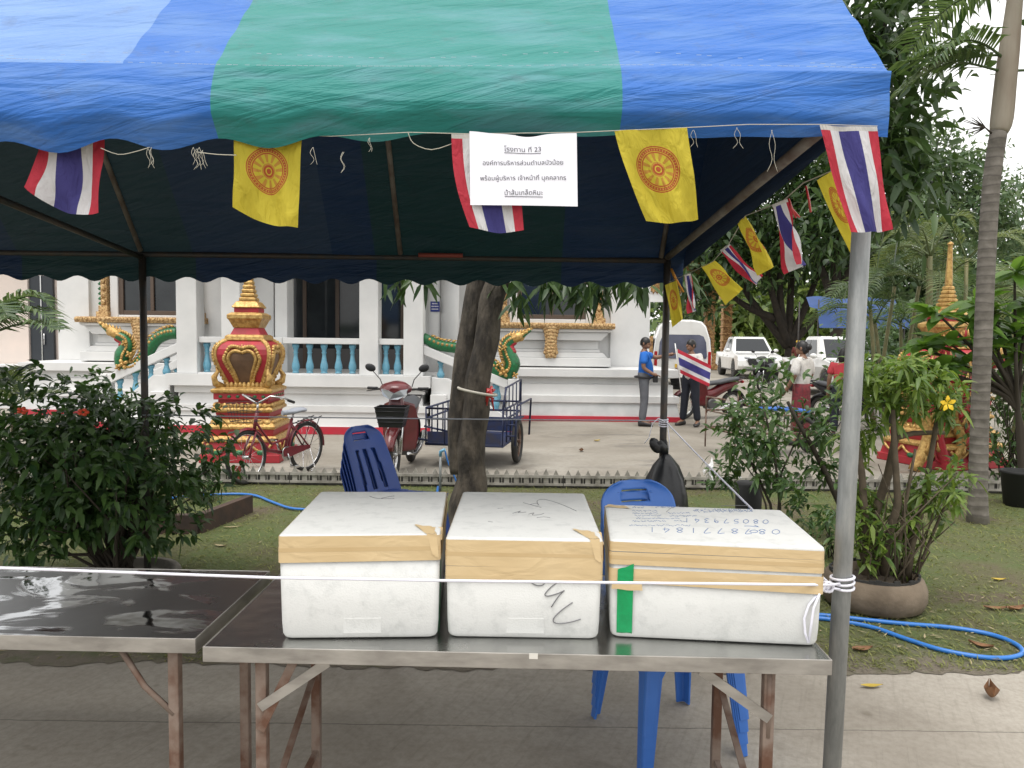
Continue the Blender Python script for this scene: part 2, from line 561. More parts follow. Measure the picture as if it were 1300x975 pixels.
def fabric_mat():
    """Tent cloth, striped in blue and green along its length."""
    t = NT('tent_cloth')
    tc = t.n('TexCoord')
    sp = t.n('SeparateXYZ'); t.l(tc.outputs['UV'], sp.inputs[0])
    nz = t.coord('Object', (.8, .0, 7.5))
    blue, green = (.026, .128, .43), (.020, .195, .178)
    st = t.ramp(sp.outputs[0], [(0.0, green), (.10, blue), (.30, green), (.482, blue), (.675, green), (.868, blue)], 'CONSTANT')
    fade = t.noise(t.coord('UV', (8, 9, 1)), 2.2, 5)
    c = t.mix(t.ramp(fade, [(.45, (0, 0, 0)), (.75, (.28, .28, .28))]), st, (.24, .37, .52))
    glare = t.math('MULTIPLY', t.math('LESS_THAN', sp.outputs[0], .631), t.math('LESS_THAN', sp.outputs[1], .80))   # glare and light through the cloth, painted paler into the left roof
    c = t.mix(t.math('MULTIPLY', glare, .36), c, (.30, .44, .62))
    dirt = t.ramp(t.noise(t.coord('UV', (14, 5, 1)), 3, 6, .7), [(.56, (0, 0, 0)), (.78, (.42, .42, .42))])
    c = t.mix(dirt, c, (.06, .07, .08))
    geo = t.n('NewGeometry')     # the underside is mixed towards dark navy
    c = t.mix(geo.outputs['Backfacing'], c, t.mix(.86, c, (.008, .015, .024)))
    t.set(Base_Color=c, Roughness=.55)
    t.b.inputs['Specular IOR Level'].default_value = .25
    t.b.inputs['Sheen Weight'].default_value = .08
    t.b.inputs['Sheen Roughness'].default_value = .4
    f1 = t.math('ADD', t.noise(nz, 1.5, 4, .5, .9), t.math('MULTIPLY', t.noise(t.coord_rot(R(14), (1.5, 0, 15)), 1.6, 4, .55, .8), .7))
    f2 = t.noise(t.coord('UV', (40, 200, 1)), 3.0, 2)
    t.bump(t.math('ADD', f1, t.math('MULTIPLY', f2, .03)), .42, .06)
    tl = t.n('BsdfTranslucent')
    t.l(c, tl.inputs['Color'])
    ms = t.n('MixShader'); ms.inputs[0].default_value = .03
    t.l(t.b.outputs[0], ms.inputs[1]); t.l(tl.outputs[0], ms.inputs[2])
    t.l(ms.outputs[0], t.out.inputs['Surface'])
    return t.m


def cloth_finish(t, c, tr=.3, bstr=.55):
    t.set(Base_Color=c, Roughness=.8)
    t.bump(t.noise(t.coord('UV', (5, 2.5, 1)), 1.5, 4, .5, .8), bstr, .03)
    tl = t.n('BsdfTranslucent'); t.l(c, tl.inputs['Color'])
    ms = t.n('MixShader'); ms.inputs[0].default_value = tr
    t.l(t.b.outputs[0], ms.inputs[1]); t.l(tl.outputs[0], ms.inputs[2])
    t.l(ms.outputs[0], t.out.inputs['Surface'])
    return t.m


def thai_mat(axis):
    t = NT('thai_flag_cloth')
    tc = t.n('TexCoord')
    sp = t.n('SeparateXYZ'); t.l(tc.outputs['UV'], sp.inputs[0])
    red, white, blue = (.52, .035, .06), (.70, .69, .70), (.055, .05, .22)
    s = t.ramp(sp.outputs[axis], [(0, red), (.1667, white), (.3333, blue), (.6667, white), (.8333, red)], 'CONSTANT')
    hem = t.math('LESS_THAN', sp.outputs[1] if axis == 0 else sp.outputs[0], .045)
    return cloth_finish(t, t.mix(hem, s, (.62, .60, .56)))


def dharma_mat():
    t = NT('dharma_flag_cloth')
    tc = t.n('TexCoord')
    sp = t.n('SeparateXYZ'); t.l(tc.outputs['UV'], sp.inputs[0])
    dx = t.math('MULTIPLY', t.math('SUBTRACT', sp.outputs[0], .5), 1.0)
    dy = t.math('MULTIPLY', t.math('SUBTRACT', sp.outputs[1], .42), 1.22)
    rad = t.math('SQRT', t.math('ADD', t.math('MULTIPLY', dx, dx), t.math('MULTIPLY', dy, dy)))
    ang = t.math('ARCTAN2', dy, dx)
    yel, red, org = (.68, .56, .05), (.50, .10, .03), (.60, .30, .05)
    rings = t.ramp(rad, [(0, red), (.035, yel), (.05, red), (.075, org), (.10, yel), (.112, org), (.215, red), (.232, yel), (.24, red), (.285, yel), (.292, red), (.305, yel)], 'CONSTANT')
    spk = t.math('GREATER_THAN', t.math('SINE', t.math('MULTIPLY', ang, 12)), -.1)
    band = t.math('MULTIPLY', t.math('GREATER_THAN', rad, .112), t.math('LESS_THAN', rad, .215))
    c = t.mix(t.math('MULTIPLY', spk, band), rings, yel)
    dots = t.math('MULTIPLY', t.math('GREATER_THAN', t.math('SINE', t.math('MULTIPLY', ang, 44)), .2), t.math('MULTIPLY', t.math('GREATER_THAN', rad, .252), t.math('LESS_THAN', rad, .275)))
    c = t.mix(dots, c, (.62, .36, .07))
    return cloth_finish(t, c, .4)


def ground_concrete():
    t = NT('concrete_slab')
    vec = t.coord('Object')
    big = t.noise(vec, .55, 6, .6, .4)
    fine = t.noise(vec, 30, 5, .7)
    rv = t.n('Mapping'); rv.inputs['Rotation'].default_value = (0, 0, R(24)); t.l(vec, rv.inputs['Vector'])
    rs = t.n('Mapping'); rs.inputs['Scale'].default_value = (46, 2.4, 1); t.l(rv.outputs[0], rs.inputs['Vector'])
    br = t.noise(rs.outputs[0], 1.0, 5, .7, .25)
    c = t.ramp(big, [(.3, (.21, .185, .15)), (.5, (.32, .29, .245)), (.72, (.41, .38, .33))])
    c = t.mix(t.ramp(fine, [(.4, (0, 0, 0)), (.75, (.45, .45, .45))]), c, (.15, .125, .095))
    c = t.mix(t.ramp(br, [(.52, (0, 0, 0)), (.74, (.30, .30, .30))]), c, (.13, .115, .09))
    spot = t.ramp(t.noise(vec, 3.5, 3, .5), [(.70, (0, 0, 0)), (.76, (.6, .6, .6))])
    c = t.mix(spot, c, (.10, .08, .055))
    sp = t.n('SeparateXYZ'); t.l(vec, sp.inputs[0])      # a sawn joint across the slab
    jy = t.math('ABSOLUTE', t.math('ADD', sp.outputs[1], t.math('SUBTRACT', t.math('MULTIPLY', t.noise(vec, 9, 4), .02), 5.22)))
    c = t.mix(t.math('MULTIPLY', t.math('LESS_THAN', jy, .0035), .6), c, (.06, .052, .042))
    stain = t.ramp(t.noise(vec, 1.7, 7, .72, .6), [(.54, (0, 0, 0)), (.68, (.4, .4, .4))])
    c = t.mix(stain, c, (.13, .11, .085))
    t.set(Base_Color=c, Roughness=.88)
    t.bump(t.math('ADD', t.math('MULTIPLY', br, .4), t.math('MULTIPLY', fine, .6)), .4, .005)
    return t.m


def yard_concrete():
    t = NT('yard_concrete')
    vec = t.coord('Object')
    big = t.noise(vec, .35, 6, .62, .5)
    fine = t.noise(vec, 12, 6, .7)
    c = t.ramp(big, [(.32, (.17, .15, .12)), (.5, (.27, .245, .205)), (.70, (.36, .335, .29))])
    c = t.mix(t.ramp(fine, [(.45, (0, 0, 0)), (.75, (.4, .4, .4))]), c, (.16, .135, .105))
    wet = t.ramp(t.noise(t.coord('Object', (.5, 1.5, 1)), 1.3, 4, .6, .8), [(.57, (0, 0, 0)), (.66, (1, 1, 1))])
    c = t.mix(t.math('MULTIPLY', wet, .45), c, (.09, .075, .06))
    t.set(Base_Color=c, Roughness=t.math('SUBTRACT', .85, t.math('MULTIPLY', wet, .45)))
    t.bump(fine, .3, .006)
    return t.m


def lawn_mat():
    t = NT('lawn_soil')
    vec = t.coord('Object')
    a = t.noise(vec, 1.1, 6, .6, .5)
    b = t.noise(vec, 26, 6, .75)
    c = t.ramp(a, [(.36, (.115, .088, .058)), (.46, (.105, .115, .04)), (.6, (.085, .13, .03))])
    c = t.mix(t.ramp(b, [(.4, (0, 0, 0)), (.7, (.6, .6, .6))]), c, (.17, .145, .085))
    sp = t.n('SeparateXYZ'); t.l(vec, sp.inputs[0])      # bare, dusty rim by the concrete
    rim = t.math('SUBTRACT', t.math('MULTIPLY', t.noise(vec, 3.5, 6, .7), 1.5), t.math('ADD', sp.outputs[1], 2.75))
    c = t.mix(t.ramp(rim, [(.0, (0, 0, 0)), (.30, (1, 1, 1))]), c, (.20, .17, .13))
    t.set(Base_Color=c, Roughness=.95)
    t.bump(b, 1.0, .03)
    return t.m


M['palm_trunk'] = palm_trunk_mat()
M['foam'] = foam_mat()
M['tape'] = tape_mat()
M['tape_dark'] = mat('tape_dark', (.48, .345, .175), .34, c2=(.53, .39, .21), scale=4)
M['steel'] = steel_mat()
M['steel_edge'] = steel_dull()
M['galv'] = galv_mat()
M['wet'] = wet_mat()
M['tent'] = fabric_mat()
M['thai_v'] = thai_mat(0)
M['thai_h'] = thai_mat(1)
M['dharma'] = dharma_mat()
M['slab'] = ground_concrete()
M['yard'] = yard_concrete()
M['lawn'] = lawn_mat()
M['grass_blade'] = leafmat('grass_blade', (.11, .125, .032), (.26, .27, .085), .6, .3)
M['pole_dark'] = mat('pole_dark', (.035, .038, .040), .55, .2, c2=(.06, .045, .035), scale=16)
M['pipe_rust'] = mat('pipe_rust', (.12, .085, .07), .65, .2, c2=(.22, .20, .18), scale=10)


def smooth_pts(pts, k=4):
    out = []
    for i in range(len(pts) - 1):
        p0, p1, p2, p3 = pts[max(i - 1, 0)], pts[i], pts[i + 1], pts[min(i + 2, len(pts) - 1)]
        for j in range(k):
            u = j / k
            out.append(.5 * ((2 * p1) + (p2 - p0) * u + (2 * p0 - 5 * p1 + 4 * p2 - p3) * u ** 2 + (3 * p1 - p0 - 3 * p2 + p3) * u ** 3))
    return out + [pts[-1]]


# ================================================================== the ground
def sheet(name, x0, x1, y0, y1, z, m, n=1, jit=0.0):
    b = MB()
    if jit:
        xs = np.linspace(x0, x1, n + 1)
        v, f = [], []
        for i, x in enumerate(xs):
            j = jit * (math.sin(x * 3.1) * .4 + math.sin(x * 9.7 + 1) * .35 + random.uniform(-.5, .5))
            v += [(x, y0 + j, z), (x, y1, z)]
        f = [(2 * i, 2 * i + 2, 2 * i + 3, 2 * i + 1) for i in range(n)]
        b.add(v, f)
    else:
        b.add([(x0, y0, z), (x1, y0, z), (x1, y1, z), (x0, y1, z)], [(0, 1, 2, 3)])
    o = b.build(name, m)
    return tag(o, kind='structure')


sheet('ground', -600, 600, -300, 900, -.03, mat('earth', (.12, .10, .07), .95, c2=(.07, .08, .035), scale=.3))
sheet('concrete_apron', -14, 14, -8, 3.9, -.004, M['slab'])
sheet('temple_yard', -26, 40, 8.2, 90, -.004, M['yard'])
sheet('lawn', -14, 14, 3.72, 8.36, 0.0, M['lawn'], 700, .045)


def leaf_mesh(name, Pp, D, N, L, W, m, parent=None, droop=.25, fold=.15, simple=False, stuff=False):
    """Many leaf blades in one mesh: positions Pp, directions D, normals N, lengths L, widths W."""
    Pp = np.asarray(Pp, float); D = np.asarray(D, float); N = np.asarray(N, float)
    n = len(Pp)
    L = np.broadcast_to(np.asarray(L, float), (n,))[:, None]
    W = np.broadcast_to(np.asarray(W, float), (n,))[:, None]
    D = D / (np.linalg.norm(D, axis=1, keepdims=True) + 1e-9)
    S = np.cross(D, N); S /= (np.linalg.norm(S, axis=1, keepdims=True) + 1e-9)
    N = np.cross(S, D)
    Z = np.array([0, 0, 1.0])

    def c(t): return Pp + D * L * t - Z * droop * L * t * t
    if simple:
        V = np.stack([c(0), c(.45) + S * W * .5, c(1), c(.45) - S * W * .5], 1)
        faces = np.arange(n * 4).reshape(n, 4)
        nv = 4
        loops = faces.ravel()
        ls = np.arange(n) * 4
        lt = np.full(n, 4)
    else:
        f = N * W * fold
        V = np.stack([c(0), c(.33) + S * W * .48 + f, c(.33), c(.33) - S * W * .48 + f,
                      c(.70) + S * W * .36 + f * .7, c(.70), c(.70) - S * W * .36 + f * .7, c(1)], 1)
        nv = 8
        base = np.array([0, 1, 2, 0, 2, 3, 1, 4, 5, 2, 2, 5, 6, 3, 4, 7, 5, 5, 7, 6])
        loops = (np.arange(n)[:, None] * 8 + base[None, :]).ravel()
        cnt = np.array([3, 3, 4, 4, 3, 3])
        lt = np.tile(cnt, n)
        ls = np.concatenate([[0], np.cumsum(lt)[:-1]])
    V = V.reshape(-1, 3)
    off = Vector((0, 0, 0))
    if parent is None:
        off = Vector((float(V[:, 0].mean()), float(V[:, 1].mean()), float(V[:, 2].min())))
    else:
        q = parent
        while q is not None:
            off += Vector(q.location); q = q.parent
    V = V - np.array(off)
    me = bpy.data.meshes.new(name)
    me.vertices.add(len(V)); me.vertices.foreach_set('co', V.astype(np.float32).ravel())
    me.loops.add(len(loops)); me.loops.foreach_set('vertex_index', loops.astype(np.int32))
    me.polygons.add(len(ls)); me.polygons.foreach_set('loop_start', ls.astype(np.int32))
    me.polygons.foreach_set('loop_total', lt.astype(np.int32))
    me.materials.append(m)
    me.update(calc_edges=True)
    me.validate()
    o = bpy.data.objects.new(name, me)
    COL.objects.link(o)
    if parent is not None: o.parent = parent
    else: o.location = off
    return o


# short grass on the lawn (stuff)
n = 70000
gx = rng.uniform(-7, 7.5, n); gy = 3.75 + 4.55 * rng.random(n) ** 1.25
patch = np.sin(gx * 1.7 + gy * .9) + np.sin(gy * 2.3 - gx * .8 + 1) + .8 * np.sin(gx * 4.1 + 2) * np.sin(gy * 3.7)
keep = (patch * .8 + .15 + rng.normal(0, .9, n) + .9 * (gx > 1.2) - 1.3 * np.exp(-((gy - 4.1) / .45) ** 2)) > -.35
gx, gy = gx[keep], gy[keep]
n = len(gx)
az = rng.uniform(0, 2 * np.pi, n); up = rng.uniform(.15, 1.3, n)
D = np.stack([np.cos(az), np.sin(az), up], 1)
g = leaf_mesh('lawn_grass', np.stack([gx, gy, np.zeros(n)], 1), D, np.stack([-np.sin(az) * .3, np.cos(az) * .3, np.ones(n)], 1),
              rng.uniform(.025, .075, n), rng.uniform(.004, .009, n), M['grass_blade'], droop=.3, simple=True)
tag(g, kind='stuff')

# litter of dry bits on the lawn near the tables
n = 900
lx = rng.uniform(-4.2, 4.5, n); ly = 3.75 + np.abs(rng.normal(0, .9, n))
az = rng.uniform(0, 2 * np.pi, n)
tag(leaf_mesh('dry_litter', np.stack([lx, ly, np.full(n, .012)], 1), np.stack([np.cos(az), np.sin(az), rng.uniform(0, .2, n)], 1), np.tile([0., 0, 1], (n, 1)),
              rng.uniform(.02, .07, n), rng.uniform(.003, .012, n), M['dry_grass'], droop=0, simple=True), kind='stuff')

# ================================================================== temple hall
T = thing('temple_hall', 'white temple hall with gold window sills, blue balusters and green serpent stair rails', 'temple', (-3.2, 15.7, 0))
ZW = 15.7          # main wall plane
ZP = 12.75         # porch front


def hz(py, px, Y):  # height of a pixel row at distance Y
    return P(px, py, Y).z


def wx(px, Y, py=450):
    return P(px, py, Y).x


wxr = wx(823, ZW)
wxl = wx(75, ZW)
b = MB()
b.box(wxl, wxr, ZW + .12, ZW + 11, 0, 6.2)
b.box(wxr - .78, wxr + .02, ZW + .02, ZW + .5, 0, 6.0)          # corner pilasters
b.box(wxl - .02, wxl + .62, ZW + .02, ZW + .5, 0, 6.0)
b.build('wall', M['white_wall'], T, world_=True)
# mouldings of the base: profile (out, z)
prof = [(.62, 0), (.62, .10), (.58, .10), (.50, .36), (.54, .37), (.54, .50), (.44, .52), (.42, .72), (.36, .74), (.34, .85), (.52, .88), (.52, 1.03), (.22, 1.06), (.0, 1.07), (.0, 0)]


def moulding(x0, x1, yf, pr, name, m, ret=0.4):
    b_ = MB()
    rings = []
    for x, e in ((x0, 0), (x1, 1)):
        rings.append([(x + (o_ if e else -o_), yf - o_, z) for o_, z in pr])
    b_.loft(rings, 0, False)
    # right return
    r1 = [(x1 + o_, yf - o_, z) for o_, z in pr]
    r2 = [(x1 + o_, yf + 11, z) for o_, z in pr]
    b_.loft([r1, r2], 0, False)
    r3 = [(x0 - o_, yf + 11, z) for o_, z in pr]
    r4 = [(x0 - o_, yf - o_, z) for o_, z in pr]
    b_.loft([r3, r4], 0, False)
    return b_.build(name, m, T, world_=True)


moulding(wxl, wxr, ZW, prof[7:], 'base_moulding', M['white_wall'])
moulding(wxl, wxr, ZW, [(.34, .50), (.54, .50), (.54, .37), (.50, .36), (.44, .52), (.43, .72), (.2, .74)][::-1], 'base_moulding', M['white_wall'])
moulding(wxl, wxr, ZW, [(.56, .09), (.50, .365), (.0, .365)], 'plinth_band', M['plinth_grey'])
moulding(wxl, wxr, ZW, [(.60, 0), (.60, .10), (.0, .10)], 'red_band', M['red_paint'])


def temple_window(pl, pr, py_bot, sill_l, sill_r, py_sill, pend=None):
    x0, x1 = wx(pl, ZW), wx(pr, ZW)
    zb = hz(py_bot, (pl + pr) / 2, ZW)
    zt = zb + 1.75
    yf = ZW + .10
    b_ = MB()
    for a0, a1, c0, c1 in ((x0, x0 + .09, zb, zt), (x1 - .09, x1, zb, zt), (x0 + .09, x1 - .09, zb, zb + .09), (x0 + .09, x1 - .09, zt - .09, zt), ((x0 + x1) / 2 - .035, (x0 + x1) / 2 + .035, zb + .09, zt - .09)):
        b_.box(a0, a1, yf - .06, yf + .05, c0, c1)
    fr = b_.build('window', M['window_frame'], T, world_=True, bevel=.008)
    b_ = MB(); b_.box(x0 + .05, x1 - .05, yf - .012, yf + .03, zb + .05, zt - .05)
    b_.build('pane', M['dark_glass'], fr, world_=True)
    # white surround
    b_ = MB()
    sx0, sx1 = wx(sill_l, ZW), wx(sill_r, ZW)
    zs = hz(py_sill, (pl + pr) / 2, ZW)
    b_.box(x0 - .16, x0 - .002, yf - .10, yf + .05, zs, zt + .15)
    b_.box(x1 + .002, x1 + .16, yf - .10, yf + .05, zs, zt + .15)
    b_.box(x0 - .002, x1 + .002, yf - .09, yf + .05, zs, zb - .002)
    # stepped console under the sill
    cz = [(0.0, .30, 0), (.12, .26, .06), (.20, .22, .14), (.34, .16, .50), (.34, .10, .52), (.62, .10, .56)]
    for dz0, dz1, i0, i1, out in ((.09, .15, .04, .07, .44), (.152, .32, .10, .26, .36), (.322, .50, .30, .30, .22), (.502, .56, .27, .27, .27), (.562, .67, .22, .12, .36)):
        pts = [(sx0 + i1, zs - dz1), (sx1 - i1, zs - dz1), (sx1 - i0, zs - dz0), (sx0 + i0, zs - dz0)]
        b_.prism(pts, lambda a, c_, d: (a, d, c_), yf - out, yf + .02)
    b_.box(sx0 + .07, sx1 - .07, yf - .47, yf + .02, 1.075, zs - .672)
    b_.build('window_surround', M['white_wall'], T, world_=True, bevel=.012)
    b_ = MB()
    b_.prism([(-.50, -.085), (-.53, -.03), (-.47, .03), (.05, .03), (.05, -.085)], lambda a, c_, d: (d, yf + a, zs + c_), sx0, sx1)
    for i in range(int((sx1 - sx0) / .09)):
        b_.ellipsoid((sx0 + .045 + .09 * i, yf - .52, zs - .02), (.05, .03, .045), 7, 5)
    b_.build('window_sill', M['gold_carved'], T, world_=True)
    for sx, sg in ((x0 - .27, -1), (x1 + .27, 1)):
        b_ = MB()
        b_.box(sx - .12, sx + .12, yf - .22, yf + .04, zs + .035, zs + .14)
        b_.box(sx - .09, sx + .09, yf - .18, yf + .04, zs + .14, zs + .26)
        b_.box(sx - .06, sx + .06, yf - .14, yf + .04, zs + .26, zt)
        for i in range(11):
            b_.ellipsoid((sx, yf - .15, zs + .33 + .15 * i), (.05, .04, .07), 7, 5)
        pl_ = b_.build('pilaster', M['gold_carved'], T, world_=True, bevel=.01)
        b_ = MB()
        for i in range(16):
            b_.obox((sx - .09 * 1, yf - .10, zs + .31 + .1 * i), (.035, .06, .06), Matrix.Rotation(R(45), 3, 'Y'))
        b_.build('glass_inlay', M['naga_green'], pl_, world_=True)
    if pend:
        a, pt, pb, hw = pend
        cx = wx(a, ZW)
        z1, z0 = hz(pt, a, ZW), hz(pb, a, ZW)
        b_ = MB()
        k = 9
        for i in range(k):
            t_ = i / (k - 1)
            w_ = .16 * (1 - .35 * math.sin(t_ * 3.1)) * (1 if i < k - 1 else .6)
            b_.ellipsoid((cx, yf - .48, z1 + (z0 - z1) * t_), (w_, .07, .065), 9, 6)
            b_.ellipsoid((cx - w_ * .8, yf - .47, z1 + (z0 - z1) * t_ - .02), (.045, .05, .05), 7, 5)
            b_.ellipsoid((cx + w_ * .8, yf - .47, z1 + (z0 - z1) * t_ - .02), (.045, .05, .05), 7, 5)
        b_.build('sill_pendant', M['gold_carved'], T, world_=True)


temple_window(656, 743, 405, 618, 777, 412, (698, 416, 450, 9))
temple_window(151, 235, 400, 110, 262, 405, (188, 408, 440, 8))

# ---- porch
px0, px1 = wx(224, ZP), wx(537, ZP)
FL = hz(476, 400, ZP)
RAIL = hz(429, 400, ZP)
b = MB()
pp = [(.12, 0), (.12, .13), (.10, .13), (.06, .36), (.10, .37), (.10, .47), (.0, .48), (-.02, .66), (.03, .67), (.03, FL - .20), (.13, FL - .19), (.13, FL), (-.6, FL)]
for i in range(len(pp) - 1):
    pass
r1 = [(px0 - o_, ZP - o_, z) for o_, z in pp]
r2 = [(px1 + o_, ZP - o_, z) for o_, z in pp]
b.loft([r1, r2], 0, False)
b.loft([r2, [(px1 + o_, ZW - .6, z) for o_, z in pp]], 0, False)
b.loft([[(px0 - o_, ZW - .6, z) for o_, z in pp], r1], 0, False)
b.box(px0 + .3, px1 - .3, ZP + .3, ZW - .5, FL - .3, FL - .001)
b.build('porch_base', M['white_wall'], T, world_=True)
b = MB()
b.box(px0 - .135, px1 + .135, ZP - .135, ZP - .1, 0, .125)
b.box(px1 + .1, px1 + .136, ZP - .1, ZW - .6, 0, .125)
b.build('red_band', M['red_paint'], T, world_=True)
TOP = 3.3
cols = [(224, 250), (281, 305), (456, 480), (512, 537)]
for a, c_ in cols:
    b = MB()
    x0, x1 = wx(a, ZP), wx(c_, ZP)
    b.box(x0, x1, ZP, ZP + .34, FL, TOP)
    b.build('column', M['white_wall'], T, world_=True, bevel=.012)
b = MB(); b.box(wx(306, ZP) , wx(336, ZP), ZP + .5, ZP + .85, FL, TOP); b.build('column', M['white_wall'], T, world_=True, bevel=.012)
b = MB(); b.box(wx(341, ZP), wx(357, ZP), ZP + .35, ZP + .75, FL, TOP); b.build('column', M['white_wall'], T, world_=True, bevel=.012)
# rear return columns at the stair
for cx, rr in ((551, .12), (571, .17)):
    b = MB(); x = wx(cx, 14.4); b.lathe([(rr, FL - .3), (rr, TOP)], 20, (x, 14.4, 0)); b.build('column', M['white_wall'], T, world_=True)
# rails and balusters
bal = None


def baluster(x, y, z0, z1, dup=True):
    global bal
    h = z1 - z0
    if bal is None:
        m_ = MB()
        pf = [(.060, 0), (.060, .05), (.045, .06), (.058, .10), (.070, .20), (.066, .30), (.046, .44), (.036, .58), (.034, .66), (.048, .70), (.034, .74), (.046, .84), (.062, .90), (.062, 1.0)]
        m_.lathe([(r_ * .95, hh) for r_, hh in pf], 14)
        bal = m_.build('baluster', M['baluster_blue'], T)
        o = bal
    else:
        o = bal.copy(); COL.objects.link(o); o.parent = T
    o.location = (x - T.location.x, y - T.location.y, z0)
    o.scale = (1, 1, h)
    return o


zb0, zb1 = FL + .02, RAIL - .10
for a, c_, pts in ((250, 281, (258, 273)), (357, 456, (372, 390, 408.5, 427, 445)), (480, 512, (488, 503)), (305, 357, (341,))):
    x0, x1 = wx(a, ZP), wx(c_, ZP)
    b = MB()
    b.box(x0 + .002, x1 - .002, ZP + .06, ZP + .26, RAIL - .10, RAIL)
    b.build('handrail', M['white_wall'], T, world_=True, bevel=.01)
    for q in pts: baluster(wx(q, ZP), ZP + .16, zb0, zb1)
b = MB()
b.box(wx(250, ZP), wx(512, ZP), ZP + .02, ZP + .30, FL + .001, FL + .02)
b.build('kerb', M['white_wall'], T, world_=True)
# porch back wall with dark glass doors
yb = 15.1
b = MB()
b.box(wx(300, yb), wx(345, yb), yb, yb + .2, FL, TOP)
b.box(wx(512, yb), wx(545, yb), yb, yb + .2, FL, TOP)
b.box(wx(300, yb), wx(540, yb), yb - 2.2, yb + .5, TOP, TOP + .25)
b.build('porch_wall', M['white_wall'], T, world_=True)
b = MB()
x0, x1 = wx(346, yb), wx(511, yb)
for i in range(5):
    x = x0 + (x1 - x0) * i / 4
    b.box(x - .035, x + .035, yb - .02, yb + .06, FL, TOP)
d = b.build('door', M['window_frame'], T, world_=True)
b = MB(); b.box(x0, x1, yb + .01, yb + .04, FL + .4, TOP - .01); b.build('pane', M['dark_glass'], d, world_=True)
b = MB(); b.box(x0, x1, yb + .008, yb + .05, FL, FL + .4); b.build('door_panel', mat('door_panel', (.09, .085, .085), .5), d, world_=True)
# porch roof and main roof (above the canopy)
b = MB()
b.prism([(px0 - .6, TOP + .26), (px1 + .6, TOP + .26), ((px0 + px1) / 2, TOP + 2.6)], lambda a, c_, dd: (a, dd, c_), ZP - .5, ZW + 1)
b.prism([(wxl - .8, 6.2), (wxr + .8, 6.2), ((wxl + wxr) / 2, 10.5)], lambda a, c_, dd: (a, dd, c_), ZW - .8, ZW + 11.5)
b.build('roof', M['roof_tile'], T, world_=True)
# sign on the round column
sx = wx(551.5, 14.2)
b = MB(); b.box(sx - .085, sx + .085, 14.255, 14.272, hz(395.5, 551, 14.2), hz(382.5, 551, 14.2)); sg = b.build('sign', M['sign_blue'], T, world_=True)
b = MB()
for k, w_ in enumerate((.055, .065, .062)):
    zc = hz(385.3 + 3.5 * k, 551, 14.2)
    xx = sx - w_
    while xx < sx + w_:
        ww = random.uniform(.008, .022)
        b.box(xx, min(xx + ww, sx + w_), 14.250, 14.2545, zc - .010, zc + .010); xx += ww + .006
b.build('lettering', M['white_plain'], sg, world_=True)


